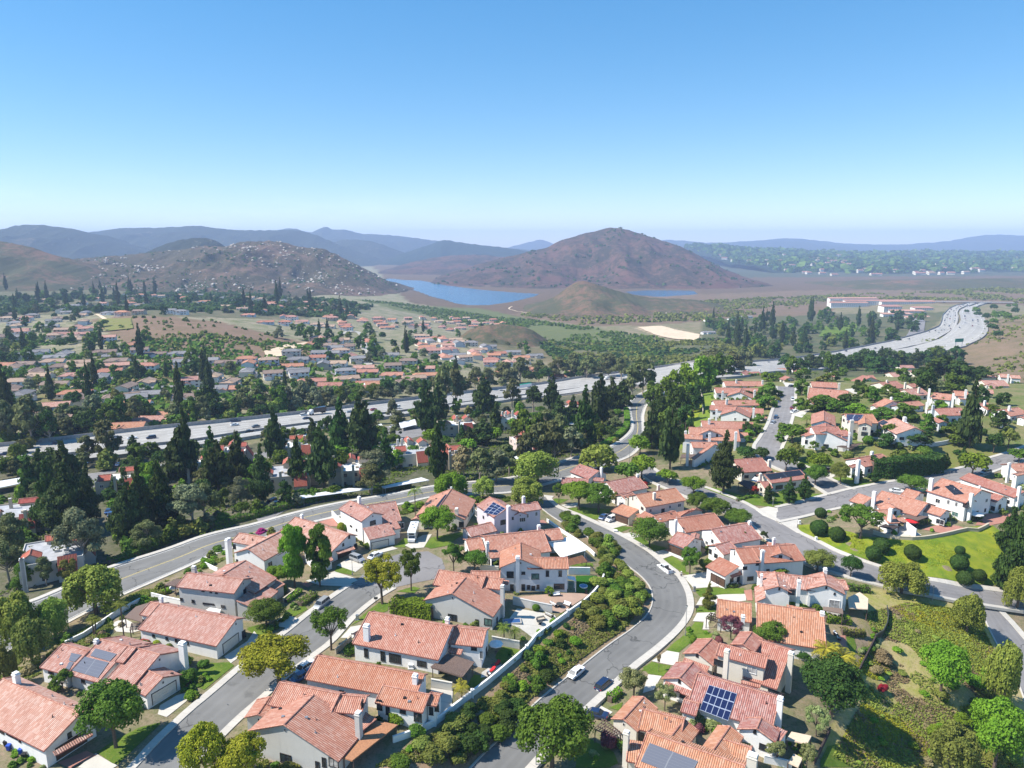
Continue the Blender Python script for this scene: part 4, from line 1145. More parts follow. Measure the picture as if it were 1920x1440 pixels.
def palm(bx, by, top, wpx, label, leafm='palm', fr=26, multi=1):
	p = ground(bx, by); x, f, dn = ray(bx, top); h = ZC + p.y * dn / f - p.z
	dep = p.y * CT - (p.z - ZC) * ST; R = wpx * dep / F / 2
	root = empty('palm_tree', p); tag(root, label, 'palm'); rr = random.Random(int(bx * 3 + by))
	C = []; N = []; S = []; tb = MB(); UPV = []
	for mI in range(multi):
		ox, oy = (0,0) if multi == 1 else (math.cos(mI * 2.1) * R * .4, math.sin(mI * 2.1) * R * .4)
		th = h - R * .55 if multi == 1 else (h - R * .5) * rr.uniform(.6,1)
		pr = Vector((ox * .3, oy * .3,-.2))
		for i in range(6):
			q = Vector((ox * (.3 + .7 * (i+1)/6), oy * (.3 + .7*(i+1)/6), th * (i + 1) / 6)); tb.tube(pr, q, .2 if i == 0 else .15,.14,7, cap=False); pr = q
		for k in range(fr):
			a = k * 2.4 + rr.uniform(-.2,.2); e = rr.uniform(-.1,1.2); Lf = R * rr.uniform(.85,1.1) * (1 if multi == 1 else .75)
			pts = []; vx, vz = math.cos(e), math.sin(e); px_, pz_ = 0,0
			for j in range(13):
				pts.append((px_, pz_)); px_ += vx * Lf / 12; pz_ += vz * Lf / 12; vz -= .17; nn = math.hypot(vx, vz); vx /= nn; vz /= nn
			for j in range(1,13):
				for sd in (-1,1):
					wd = .26 * Lf * math.sin(PI * (j + 1) / 14.5)
					cx = math.cos(a) * pts[j][0] - math.sin(a) * sd * wd * .5; cy = math.sin(a) * pts[j][0] + math.cos(a) * sd * wd * .5
					C.append((ox + cx, oy + cy, th + pts[j][1] - wd * .25)); N.append((math.cos(a) * -.3 - math.sin(a) * sd * .35, math.sin(a) * -.3 + math.cos(a) * sd * .35,1)); S.append(max(wd, .12)); UPV.append((math.cos(a), math.sin(a),0))
	C = np.array(C); N = np.array(N); S = np.array(S)
	n = len(C); nrm = N / np.linalg.norm(N, axis=1, keepdims=True); al = np.array(UPV)
	side = np.cross(nrm, al); V = []
	s = S[:, None] * .55; t = R / 12 * .42
	V = np.stack([C - side * s - al * t * .3, C - side * s * .2 + al * t - al*t*1.2, C + side * s + al * t * .3 + al * t, C + side * s * .2 + al * t * 1.6], 1).reshape(-1,3)
	me = np_mesh('fronds', V, np.arange(n * 4).reshape(n, 4), [M['leaf_' + leafm]], col={'leaf': np.repeat(np.stack([RS.uniform(0,1, n)] * 3,-1),4,0)})
	link('fronds', me, root)
	m2 = bpy.data.meshes.new('trunk'); m2.from_pydata(tb.v, [], tb.f); m2.materials.append(M['bark']); m2.update(); link('trunk', m2, root)
	TREES.append((root, 'palm', leafm, 2 * R, h, (bx, (by + top) / 2)))
	return root
def hedge(label, pts, h, w, leafm='bright', name='hedge', dens=26, base=True, ls=.34, group=None):
	W = [ground(*p) for p in pts]
	L = smooth_line([(p.x, p.y) for p in W], 5) if len(W) > 2 else [np.array((p.x, p.y)) for p in W]
	D = np.concatenate([[0], np.cumsum([math.hypot(*(L[i] - L[i-1])) for i in range(1, len(L))])])
	tot = D[-1]; n = int(min(26000, tot * (2 * h + w) * dens / 2));
	s = RS.uniform(0, tot, n); x = np.interp(s, D, [p[0] for p in L]); y = np.interp(s, D, [p[1] for p in L])
	x2 = np.interp(s + .3, D, [p[0] for p in L]); y2 = np.interp(s + .3, D, [p[1] for p in L]); x1 = np.interp(s - .3, D, [p[0] for p in L]); y1 = np.interp(s - .3, D, [p[1] for p in L])
	tx, ty = x2 - x1, y2 - y1; ln = np.hypot(tx, ty) + 1e-9; nx, ny = -ty / ln, tx / ln
	bul = 1 + (fbm(s * .35, s * 0,3,3) - .5) * .5
	wch = RS.uniform(0,2 * h + w, n)
	side = np.where(wch < h, -1, np.where(wch < 2 * h, 1,0))
	off = np.where(side == 0, RS.uniform(-.5,.5, n) * w, side * w * .5 * bul) + RS.normal(size=n) * .1
	hh = np.where(side == 0, h * bul, (wch % h) * bul) + RS.normal(size=n) * .1
	z = T(x, y)
	C = np.stack([x + nx * off, y + ny * off, z + np.maximum(hh, .05)], -1)
	Nn = np.stack([nx * side, ny * side, np.where(side == 0,1.0,.3)], -1) + RS.normal(size=(n, 3)) * .45
	m = len(L) // 2; org = Vector((L[m][0], L[m][1], float(T(*L[m]))))
	root = empty(name, org); tag(root, label, 'hedge', group)
	tn = np.clip(RS.uniform(0,1, n) * .6 + fbm(s * .5, hh, 2,7) * .4,0,1)
	me = leaf_mesh('leaves', C - np.array(org), Nn, RS.uniform(.7,1.3, n) * ls, M['leaf_' + leafm], tn)
	link('leaves', me, root)
	b = MB(); w_ = w * .33
	for i in range(len(L) - 1):
		a, c = L[i], L[i+1]; za, zc = float(T(*a)), float(T(*c)); d = c - a; q = np.array((-d[1], d[0])) / (math.hypot(*d) + 1e-9) * w_; hh_ = h * .72
		A = [(a[0]-q[0], a[1]-q[1], za-.1),(a[0]-q[0], a[1]-q[1], za+hh_),(a[0]+q[0], a[1]+q[1], za+hh_),(a[0]+q[0], a[1]+q[1], za-.1)]
		B = [(c[0]-q[0], c[1]-q[1], zc-.1),(c[0]-q[0], c[1]-q[1], zc+hh_),(c[0]+q[0], c[1]+q[1], zc+hh_),(c[0]+q[0], c[1]+q[1], zc-.1)]
		for k in range(3): b.face([A[k], A[k+1], B[k+1], B[k]])
		if i == 0: b.face(A)
		if i == len(L) - 2: b.face(B[::-1])
	b.build('light_block_core', M['bark'], root, org)  # unseen opaque box added inside the leaves to block light
	TREES.append((root, 'hedge', leafm, tot, h, pts[len(pts)//2]))
	return root
def loft(b, secs, mi=0, close=True):
	n = len(secs[0])
	for i in range(len(secs) - 1):
		for k in range(n):
			b.face([secs[i][k], secs[i][(k+1) % n], secs[i+1][(k+1) % n], secs[i+1][k]], mi)
	if close: b.face(secs[0][::-1], mi); b.face(secs[-1], mi)
CARK = dict(
 sedan=dict(L=4.7, W=1.82, H=1.45, hood=.92, deck=.98, cab=(-.98,.62,-1.62,1.32), zc=.92),
 suv=dict(L=4.75, W=1.9, H=1.74, hood=1.06, deck=1.08, cab=(-.85,1.98,-1.38,2.28), zc=1.04),
 hatch=dict(L=4.3, W=1.78, H=1.5, hood=.95, deck=1.0, cab=(-.85,1.5,-1.45,2.02), zc=.95),
 pickup=dict(L=5.5, W=1.95, H=1.8, hood=1.1, deck=1.1, cab=(-.75,.45,-1.2,.62), zc=1.08))
_carp = {}
def car_parts(kind, colr):
	key = (kind, colr)
	if key in _carp: return _carp[key]
	K = CARK[kind]; L, W, H = K['L'], K['W'], K['H']; h = L / 2
	st = [(-h, .42,.62,.80),(-h + .12,.30,.74,.92),(-h + .55,.24, K['hood'] - .1,.98),(-.95,.22, K['hood'], 1),(-.2,.22, K['zc'], 1),(.9,.22, K['zc'], 1),
          (h - .75,.24, K['deck'], .99),(h - .12,.32, K['deck'] - .06,.93),(h, .42, K['deck'] - .22,.82)]
	b = MB(); secs = []
	for x, z0, z1, k in st:
		y = W / 2 * k; zm = z0 + (z1 - z0) * .62
		secs.append([Vector((x, -y*.93, z0)), Vector((x, -y, z0 + .15)), Vector((x, -y, zm)), Vector((x, -y*.90, z1)), Vector((x, y*.90, z1)), Vector((x, y, zm)), Vector((x, y, z0 + .15)), Vector((x, y*.93, z0))])
	loft(b, secs, 0)
	r0, r1, f0, f1 = K['cab']; zb = K['zc'] - .04; zt = H
	wb, wt = W * .44, W * .36
	rt = [Vector((r0,-wt, zt - .05)), Vector((r1,-wt, zt - .06)), Vector((r1, wt, zt - .06)), Vector((r0, wt, zt - .05))]
	b.slab([rt[0] + Vector((0,0,.05)), rt[1] + Vector((0,0,.05)), rt[2] + Vector((0,0,.05)), rt[3] + Vector((0,0,.05))], .05,0,0)
	bt = [Vector((f0,-wb, zb)), Vector((f1,-wb, zb)), Vector((f1, wb, zb)), Vector((f0, wb, zb))]
	for i in range(4): b.tube(bt[i], rt[i], .045, n=5)
	for sgn in (-1,1):
		mx = (r0 + r1) / 2; b.tube(Vector((mx, sgn * wb, zb)), Vector((mx, sgn * wt, zt - .05)),.04, n=4)
		b.box((r0 - .45, sgn * (W/2 + .06), K['zc'] + .05),(.12,.2,.13),0)
		b.box((-.1, sgn * (W/2 + .0), K['zc'] * .62),(1.5,.03,.04),1)
	if kind == 'pickup':
		b.box((1.62,0, K['deck'] + .005),(1.9, W * .72,.02),1)
		for sgn in (-1,1): b.box((1.65, sgn * W * .41, K['deck'] + .14),(2.0,.14,.3),0)
		b.box((2.62,0, K['deck'] + .12),(.1, W * .8,.28),0)
	b.box((-h + .02,0,.5),(.08, W * .55,.14),1); b.box((h - .0,0,.62),(.05,.5,.14),2)
	body = b
	g = MB(); loft(g, [[p * 1.0 for p in bt], [p - Vector((0,0,.0)) for p in rt]], 0)
	wh = MB()
	return _carp.setdefault(key, (body, g, h, W, K))
def _mesh(mb, name, mats):
	me = bpy.data.meshes.new(name); me.from_pydata(mb.v, [], mb.f)
	for m in mats: me.materials.append(m)
	me.polygons.foreach_set('material_index', mb.m); me.update(); return me
_carm = {}
def car_meshes(kind, colr):
	if (kind, colr) in _carm: return _carm[(kind, colr)]
	body, g, h, W, K = car_parts(kind, colr)
	mb = _mesh(body, 'body', [M['car_' + colr], M['dark_trim'], M['white_trim']])
	mg = _mesh(g, 'glasshouse', [M['glass']])
	if 'wheel' not in _carm:
		t = MB(); t.tube((0,-.11,0),(0,.11,0),.33, n=16); _carm['wheel'] = _mesh(t, 'tyre', [M['rubber']])
		t = MB(); t.tube((0,-.118,0),(0,.118,0),.2, n=10); _carm['rim'] = _mesh(t, 'rim', [M['rim']])
		t = MB(); t.box((0,0,0),(.1,.34,.14)); _carm['headlight'] = _mesh(t, 'headlight', [M['lamp']])
		t = MB(); t.box((0,0,0),(.07,.3,.16)); _carm['taillight'] = _mesh(t, 'taillight', [M['tail']])
	_carm[(kind, colr)] = (mb, mg); return mb, mg
CARS = []
def car(kind, colr, p, rz, label, name='parked_car', cat='car', group=None, detail=True, slope=True):
	p = Vector(p)
	K = CARK[kind]; h = K['L'] / 2; W = K['W']
	mb, mg = car_meshes(kind, colr)
	root = empty(name, p, rz)
	if slope:
		d = Vector((math.cos(rz), math.sin(rz))); s = Vector((-d.y, d.x))
		dz = (float(T(*(p.xy + d * 2))) - float(T(*(p.xy - d * 2)))) / 4
		root.rotation_euler = (0,-math.atan(dz), rz)
	tag(root, label, cat, group)
	bo = link('body', mb, root); link('glasshouse', mg, root)
	if detail:
		for sx in (-1,1):
			for sy in (-1,1):
				wh = link('wheel', _carm['wheel'], root, (sx * h * .60, sy * (W/2 - .12),.33)); link('rim', _carm['rim'], wh)
		for sy in (-1,1):
			link('headlight', _carm['headlight'], root, (-h + .12, sy * W * .33,.70)); link('taillight', _carm['taillight'], root, (h - .06, sy * W * .36, K['deck'] - .18))
	CARS.append((root, proj(*p))); return root
def car_px(kind, colr, x0, y0, x1, y1, label, **k):
	a, b = ground(x0, y0,.1), ground(x1, y1,.1); c = (a + b) / 2; d = b - a
	return car(kind, colr, (c.x, c.y, c.z - .02), math.atan2(d.y, d.x), label, **k)
_fw = {}
def traffic_mesh(kind, colr):
	if (kind, colr) in _fw: return _fw[(kind, colr)]
	body, g, h, W, K = car_parts(kind, colr); b = MB()
	b.v = list(body.v); b.f = list(body.f); b.m = list(body.m); b.uv = list(body.uv)
	o = len(b.v); b.v += g.v; b.f += [tuple(i + o for i in f) for f in g.f]; b.m += [3] * len(g.f)
	for sx in (-1,1):
		for sy in (-1,1): b.tube((sx*h*.6, sy*(W/2-.2),.33),(sx*h*.6, sy*(W/2-.02),.33),.33, n=8, mi=1)
	_fw[(kind, colr)] = _mesh(b, 'freeway_car', [M['car_' + colr], M['rubber'], M['white_trim'], M['glass']]); return _fw[(kind, colr)]
def motorhome(x0, y0, x1, y1, label):
	a, b_ = ground(x0, y0,.1), ground(x1, y1,.1); c = (a + b_) / 2; d = b_ - a; rz = math.atan2(d.y, d.x)
	root = empty('motorhome', c, rz); tag(root, label, 'motorhome')
	L, W, H = 8.0,2.4,3.35; h = L / 2
	b = MB()
	prof = [(-h + 1.2,.5),(h, .5),(h, H - .1),(h - .15, H),(-h + .5, H),(-h + .15, H - .3),(-h + .2, H - 1.15),(-h + 1.0, H - 1.25),(-h + 1.2,1.9)]
	A = [Vector((x, -W/2, z)) for x, z in prof]; B = [Vector((x, W/2, z)) for x, z in prof]
	for i in range(len(A)): j = (i+1) % len(A); b.face([A[i], A[j], B[j], B[i]], 0)
	b.face(A[::-1], 0); b.face(B, 0)
	b.build('body', [M['car_white']], root)
	k = MB(); hp = [(-h - .45,.45),(-h + 1.2,.45),(-h + 1.2,2.0),(-h + .55,2.0),(-h + .15,1.25),(-h - .45,1.1)]
	A = [Vector((x, -W*.42, z)) for x, z in hp]; B = [Vector((x, W*.42, z)) for x, z in hp]
	for i in range(len(A)): j = (i+1) % len(A); k.face([A[i], A[j], B[j], B[i]], 0)
	k.face(A[::-1], 0); k.face(B, 0); k.build('cab', [M['car_white']], root)
	g = MB(); g.box((-h + .30,0,1.62),(.05, W*.74,.62),0, ax=(Vector((.88,0,-.47)), Vector((0,1,0)), Vector((.47,0,.88)))); g.build('windscreen', M['glass'], root)
	for sy in (-1,1):
		for x, w in ((-h + .85,.6),(-.6,1.1),(1.6,1.2)):
			g = MB(); g.box((x, sy * (W/2 + .012) if x > -2.6 else sy * (W*.42 + .012),1.75 if x < -2.6 else 2.0),(w, .03,.6)); g.build('window', M['glass'], root)
		g = MB(); g.box((.6, sy * (W/2 + .01),1.2),(6.2,.02,.16)); g.box((1.9, sy * (W/2 + .01),1.0),(2.6,.02,.1)); g.build('stripe', M['car_red'], root)
		for x in (-h + .55, h - 2.0):
			wh = link('wheel', _carm['wheel'] if 'wheel' in _carm else car_meshes('sedan','white') and _carm['wheel'], root, (x, sy * (W/2 - .18),.4)); link('rim', _carm['rim'], wh)
		g = MB(); g.box((-h - .46, sy * .72,.78),(.06,.4,.26)); g.build('headlight', M['lamp'], root)
	g = MB(); g.box((-h + .2,0, H - .75),(.12, W*.6,.5)); g.build('window', M['glass'], root)
	v = MB(); v.box((-.8,0, H + .12),(1.0,.8,.26)); v.build('air_conditioner', M['white_trim'], root)
	v = MB(); v.box((1.4,.3, H + .06),(.5,.5,.14)); v.box((2.8,-.4, H + .05),(.4,.4,.12)); v.build('roof_vent', M['metal'], root)
	CARS.append((root, proj(*c))); return root
THINGS = []
def spot(name, px, py, label, cat, group=None):
	p = ground(px, py, .1); r = empty(name, p); tag(r, label, cat, group); THINGS.append((r, (px, py))); return r
def bin_(px, py, colr, label):
	r = spot('wheelie_bin', px, py, label, 'bin'); b = MB()
	lo = [Vector((x*.24, y*.24,.08)) for x, y in ((-1,-1),(1,-1),(1,1),(-1,1))]; hi = [Vector((x*.31, y*.33,1.0)) for x, y in ((-1,-1),(1,-1),(1,1),(-1,1))]
	loft(b, [lo, hi]); b.build('body', M[colr], r)
	b = MB(); b.slab([(-.34,-.36,1.07),(.34,-.36,1.07),(.34,.38,1.11),(-.34,.38,1.11)], .08,0,0); b.build('lid', M[colr], r)
	b = MB(); b.tube((-.25,.3,.12),(-.33,.3,.12),.12, n=10); b.tube((.25,.3,.12),(.33,.3,.12),.12, n=10); b.build('wheel', M['rubber'], r)
def lamp_post(px, py, top, label, arm=0):
	p = ground(px, py); x, f, dn = ray(px, top); h = min(ZC + p.y * dn / f - p.z, 10)
	r = spot('street_lamp', px, py, label, 'street lamp', None)
	b = MB(); b.tube((0,0,-.3),(0,0,.6),.16,.12,8); b.tube((0,0,.6),(0,0, h - .5),.08,.055,8)
	b.build('pole', M['metal'], r)
	b = MB(); b.tube((0,0, h - .5),(0,0, h - .42),.12,.16,8); b.tube((0,0, h - .1),(0,0, h + .05),.26,.05,8); b.build('cap', M['metal_dark'], r)
	b = MB(); b.tube((0,0, h - .42),(0,0, h - .1),.15,.24,10); b.build('lantern', M['lamp'], r)
def umbrella(px, py, colr, label, R=1.5, h=2.5):
	r = spot('patio_umbrella', px, py, label, 'umbrella')
	b = MB(); n = 8
	P = [Vector((math.cos(2*PI*i/n) * R, math.sin(2*PI*i/n) * R, h - .55)) for i in range(n)]
	for i in range(n):
		j = (i+1) % n; m_ = (P[i] + P[j]) / 2 * .96; m_.z = h - .5
		b.face([P[i], m_, (0,0, h)]); b.face([m_, P[j], (0,0, h)]); b.face([P[j], m_, P[i], P[i] - Vector((0,0,.16)), P[j] - Vector((0,0,.16))][::-1])
	b.build('canopy', M[colr], r); b = MB(); b.tube((0,0,0),(0,0, h),.03, n=6); b.tube((0,0,0),(0,0,.1),.3,.25,10); b.build('pole', M['wood'], r)
def chair_set(px, py, label, colr='fabric_white', rz=0, kind='sofa'):
	r = spot('garden_chair' if kind == 'chair' else 'garden_sofa', px, py, label, 'chair' if kind == 'chair' else 'sofa'); r.rotation_euler.z = rz
	w = .75 if kind == 'chair' else 2.0
	b = MB(); b.box((0,0,.2),(w, .75,.16));
	for x in (-w/2+.06, w/2-.06):
		for y in (-.32,.32): b.box((x, y, .06),(.08,.08,.2))
		b.box((x, 0,.45),(.1,.75,.34))
	b.build('frame', M['wood_dark'], r)
	b = MB(); b.box((0,-.02,.37),(w - .2,.64,.17)); b.build('seat', M[colr], r)
	b = MB(); b.box((0,.32,.62),(w - .2,.17,.48), ax=(Vector((1,0,0)), Vector((0,.97,-.24)), Vector((0,.24,.97)))); b.build('backrest', M[colr], r)
def table(px, py, label, R=.55, mat='metal_dark', h=.72):
	r = spot('garden_table', px, py, label, 'table'); b = MB(); b.tube((0,0, h - .05),(0,0, h), R, n=14); b.build('tabletop', M[mat], r)
	b = MB(); b.tube((0,0,0),(0,0, h - .05),.06, n=6); b.tube((0,0,0),(0,0,.05), R * .6, n=10); b.build('leg', M['metal_dark'], r)
def lounger(px, py, label, rz, colr='fabric_red'):
	r = spot('sun_lounger', px, py, label, 'sun lounger'); r.rotation_euler.z = rz
	b = MB(); b.box((0,0,.28),(1.9,.68,.06))
	for x in (-.8,.8):
		for y in (-.28,.28): b.box((x, y, .12),(.07,.07,.28))
	b.build('frame', M['metal_dark'], r)
	b = MB(); b.box((-.3,0,.36),(1.3,.62,.12)); b.box((.6,0,.52),(.75,.62,.12), ax=(Vector((.87,0,.5)), Vector((0,1,0)), Vector((-.5,0,.87)))); b.build('cushion', M[colr], r)
def utility_box(px, py, label, mat='metal', d=(.55,.5,1.15)):
	r = spot('utility_box', px, py, label, 'utility box'); b = MB(); b.box((0,0, d[2] / 2), d); b.box((0,0,.04),(d[0] + .25, d[1] + .25,.12)); b.build('cabinet', M[mat], r)
	b = MB(); b.slab([(-d[0]/2-.04,-d[1]/2-.04, d[2]+.09),(d[0]/2+.04,-d[1]/2-.04, d[2]+.05),(d[0]/2+.04, d[1]/2+.04, d[2]+.05),(-d[0]/2-.04, d[1]/2+.04, d[2]+.09)], .07,0,0); b.build('lid', M[mat], r)
def mailbox(px, py, label):
	r = spot('mailbox', px, py, label, 'mailbox'); b = MB(); b.box((0,0,.5),(.12,.12,1.0)); b.build('post', M['wood_dark'], r)
	b = MB(); b.box((0,0,1.12),(.85,.45,.32)); b.tube((-.42,0,1.28),(.42,0,1.28),.22, n=10); b.build('box', M['metal_dark'], r)
def person(px, py, label):
	r = spot('person', px, py, label, 'person')
	J = dict(pel=(0,0,.95,.15), sp=(0,.01,1.15,.145), ch=(0,.0,1.36,.17), nk=(0,-.02,1.50,.06), hd0=(0,-.03,1.58,.075), hd1=(0,-.04,1.68,.10), hd2=(0,-.03,1.78,.07),
             ls=(-.19,0,1.41,.06), le=(-.25,.10,1.15,.045), lw=(-.24,-.02,.93,.032), lh=(-.24,-.06,.84,.035),
             rs=(.19,0,1.41,.06), re=(.25,-.06,1.15,.045), rw=(.24,-.24,1.02,.032), rh=(.24,-.32,.98,.035),
             lhp=(-.10,0,.90,.10), lk=(-.11,-.16,.50,.065), la=(-.11,-.10,.09,.045), lt=(-.11,-.28,.04,.04),
             rhp=(.10,0,.90,.10), rk=(.11,.06,.49,.065), ra=(.11,.28,.13,.045), rt=(.11,.20,.03,.04))
	E = 'pel-sp sp-ch ch-nk nk-hd0 hd0-hd1 hd1-hd2 ch-ls ls-le le-lw lw-lh ch-rs rs-re re-rw rw-rh pel-lhp lhp-lk lk-la la-lt pel-rhp rhp-rk rk-ra ra-rt'.split()
	def skin(name, names, edges, mat, grow=0, parent=r):
		me = bpy.data.meshes.new(name); ix = {k: i for i, k in enumerate(names)}
		me.from_pydata([J[k][:3] for k in names], [(ix[a], ix[b_]) for a, b_ in edges], []); me.materials.append(mat)
		import bmesh
		bm = bmesh.new(); bm.from_mesh(me); bm.verts.ensure_lookup_table(); ly = bm.verts.layers.skin.verify()
		for i, k in enumerate(names): bm.verts[i][ly].radius = (J[k][3] + grow, J[k][3] + grow); bm.verts[i][ly].use_root = (i == 0)
		bm.to_mesh(me); bm.free()
		o = link(name, me, parent); o.modifiers.new('skin','SKIN')
		s = o.modifiers.new('sub','SUBSURF'); s.levels = 1; s.render_levels = 1; return o
	try:
		ed = [tuple(e.split('-')) for e in E]
		bo = skin_body(r, J, ed, skin)
	except Exception as ex:
		print('person fallback', ex); bo = None
	return r
def skin_body(r, J, ed, skin):
	bm_names = list(J)
	bo = skin('body', bm_names, ed, M['skin'])
	skin('shirt', ['pel','sp','ch','ls','le','rs','re'], [e for e in ed if e in (('pel','sp'),('sp','ch'),('ch','ls'),('ls','le'),('ch','rs'),('rs','re'))], M['shirt'], .018)
	skin('shorts', ['pel','lhp','lk','rhp','rk'], [e for e in ed if e in (('pel','lhp'),('lhp','lk'),('pel','rhp'),('rhp','rk'))], M['shorts'], .02)
	b = MB(); b.tube((0,-.04,1.74),(0,-.04,1.86),.13,.10,10); b.tube((0,-.05,1.73),(0,-.05,1.75),.21, n=12); b.build('hat', M['fabric_white'], r)
	for sx in (-1,1):
		k = 'lh' if sx < 0 else 'rh'
		x, y, z, _ = J[k]; b = MB()
		for i in range(4): b.tube((x - .02 + i * .015, y - .02, z - .02),(x - .022 + i * .016, y - .05, z - .085 - (.01 if i in (1,2) else 0)),.009,.007,5)
		b.tube((x, y - .03, z - .01),(x - sx * .03, y - .06, z - .04),.01,.008,5); b.build('fingers', M['skin'], r)
	return bo
def road(pairs, mat, wl=0, wr=0, lift=.07, name='road'):
	X, Y, Z, tt = strip(name, pairs, M[mat], lift)
	for side, wd in ((0, wl),(-1, wr)):
		if wd:
			ex, ey, ez = X[:, side], Y[:, side], Z[:, side]
			ox = X[:, side] - X[:, -1 if side == 0 else 0]; oy = Y[:, side] - Y[:, -1 if side == 0 else 0]
			tx = np.gradient(ex); ty = np.gradient(ey)
			out = 1 if np.mean(-ty * ox + tx * oy) > 0 else -1
			walk('sidewalk', ex, ey, ez, out, wd, M['sidewalk'])
	return X, Y, Z, tt
def marking(XYZ, u, wd, mat, dash=None, name='road_marking'):
	X, Y, Z, tt = XYZ; k = X.shape[1] - 1; a = int(u * k); f = u * k - a
	b_ = min(a + 1, k)
	cx = X[:, a] * (1-f) + X[:, b_] * f; cy = Y[:, a] * (1-f) + Y[:, b_] * f; cz = Z[:, a] * (1-f) + Z[:, b_] * f + .012
	tx = np.gradient(cx); ty = np.gradient(cy); ln = np.hypot(tx, ty); nx, ny = -ty/ln*wd/2, tx/ln*wd/2
	P = np.stack([np.stack([cx+nx, cy+ny, cz], -1), np.stack([cx-nx, cy-ny, cz], -1)], 1).reshape(-1,3)
	q = [[2*i, 2*i+1,2*i+3,2*i+2] for i in range(len(cx) - 1) if not dash or (tt[i] % (dash[0] + dash[1])) < dash[0]]
	if not q: return
	me = np_mesh(name, P, np.array(q), [M[mat]])
	if me.polygons[0].normal.z < 0: me.flip_normals()
	tag(link(name, me), kind='structure')
rC_ = (360,1140,4.8)
def Z0(reg, pts): return [(reg[0] + x / reg[2], reg[1] + y / reg[2]) for x, y in pts]
R1 = road([(815,1520,925,1520),(885,1440,985,1445),(945,1380,1042,1384),(1014,1312,1097,1330),(1057,1277,1140,1289),(1101,1243,1180,1252),(1153,1203,1226,1216),(1186,1180,1264,1180),(1215,1153,1284,1152),(1225,1127,1288,1131),(1220,1102,1283,1107),(1202,1080,1266,1080),(1180,1063,1241,1061),(1149,1039,1206,1033),(1100,1006,1152,1002),(1041,972,1090,973),(1015,952,1042,952),(1000,934,1022,932)], 'asphalt', .35,1.7)
R2 = road([(-160,1188,-150,1275),(0,1156,0,1226),(110,1117,140,1158),(203,1077,235,1112),(300,1043,333,1069),(400,1008,427,1029),(490,985,512,1002),(560,965,580,980),(625,950,640,966),(740,930,748,945),(811,916,818,930),(922,904,940,924),(985,893,1000,913),(1061,868,1085,888),(1120,852,1152,866),(1151,840,1185,850),(1178,820,1203,826),(1188,800,1204,800),(1183,778,1203,780),(1182,758,1211,759),(1196,745,1229,745),(1222,732,1250,733)], 'asphalt', 1.6,1.5)
marking(R2,.49,.12, 'yellow_paint'); marking(R2,.515,.12, 'yellow_paint')
marking(R2,.04,.12, 'white_paint'); marking(R2,.96,.12, 'white_paint')
road([(180,1520,262,1520),(264,1432,345,1440),(302,1390,388,1398),(360,1336,440,1347),(400,1303,477,1315),(454,1257,530,1268),(504,1216,575,1233),(545,1185,616,1202),(588,1150,656,1158),(630,1120,700,1122),(662,1098,735,1101)], 'asphalt', 1.6,1.6)
drape('road', [(652,1106),(665,1092),(690,1068),(715,1050),(755,1037),(803,1034),(828,1048),(835,1066),(815,1086),(775,1094),(735,1103),(700,1124)], M['asphalt_warm'], .074)
R4 = road([(1216,872,1196,884),(1224,880,1207,893),(1252,897,1232,907),(1319,914,1292,933),(1386,940,1342,954),(1413,954,1376,968),(1461,980,1412,985),(1497,1000,1436,1007),(1534,1018,1482,1039),(1591,1045,1530,1064),(1653,1066,1600,1083),(1724,1087,1680,1104),(1780,1097,1740,1115),(1832,1105,1790,1125),(1895,1114,1856,1137),(1960,1122,1935,1150),(2040,1132,2030,1165)], 'asphalt_warm', 1.5,1.5)
road([(1457,953,1455,978),(1500,943,1503,968),(1557,928,1546,957),(1599,918,1603,945),(1682,903,1692,927),(1740,891,1752,912),(1799,880,1820,897),(1851,862,1872,879),(1895,849,1922,862),(1960,826,2000,836)], 'asphalt_warm', 1.5,1.5,.062)
road([(1458,726,1490,726),(1457,753,1488,755),(1450,775,1485,775),(1442,798,1478,800),(1428,822,1469,825),(1417,840,1462,843),(1424,858,1472,858),(1448,874,1500,871),(1492,892,1535,888),(1525,908,1566,904),(1558,929,1600,919)], 'asphalt_warm', 1.5,1.5,.066)
road([(1836,1134,1858,1134),(1853,1173,1893,1170),(1887,1237,1950,1235),(1913,1287,2010,1290),(1950,1400,2100,1400)], 'asphalt_warm', .4,1.5,.064)
drape('crosswalk_paving', [(1416,956),(1440,950),(1458,953),(1462,980),(1466,985),(1452,976),(1430,967)], M['driveway'], .10)
drape('sidewalk', [(1461,980),(1497,972),(1494,990),(1510,1004),(1494,1000)], M['sidewalk'], .16)
drape('road_patch', Z0(rC_, [(400,805),(462,772),(530,788),(470,845)]), M['patch'], .085)
for px, py in [(1220,1178),(1170,1085),(1060,1330),(960,1414),(700,1075),(560,1215),(430,1320),(1100,985),(330,1060),(1420,990)]:
	g = ground(px, py, .1); v = MB(); v.tube(g - Vector((0,0,.3)), g + Vector((0,0,.035)),.42, n=14); tag(v.build('manhole_cover', M['metal_dark']), kind='structure')
fw1 = [(-200,862,-200,893),(0,842,0,868),(117,830,117,857),(342,806,342,832),(420,798,420,820),(500,789,500,808),(620,775,620,792),(760,758,760,773),(924,737,924,751),(1000,729,1000,742),(1230,702,1230,713),(1320,695,1324,703),(1392,688,1400,696),(1523,671,1530,680),(1600,657,1606,669),(1647,647,1650,661),(1700,637,1708,651),(1737,627,1755,638),(1762,611,1790,617),(1768,592,1797,596),(1776,583,1796,585),(1790,575,1808,576),(1830,566,1842,566)]
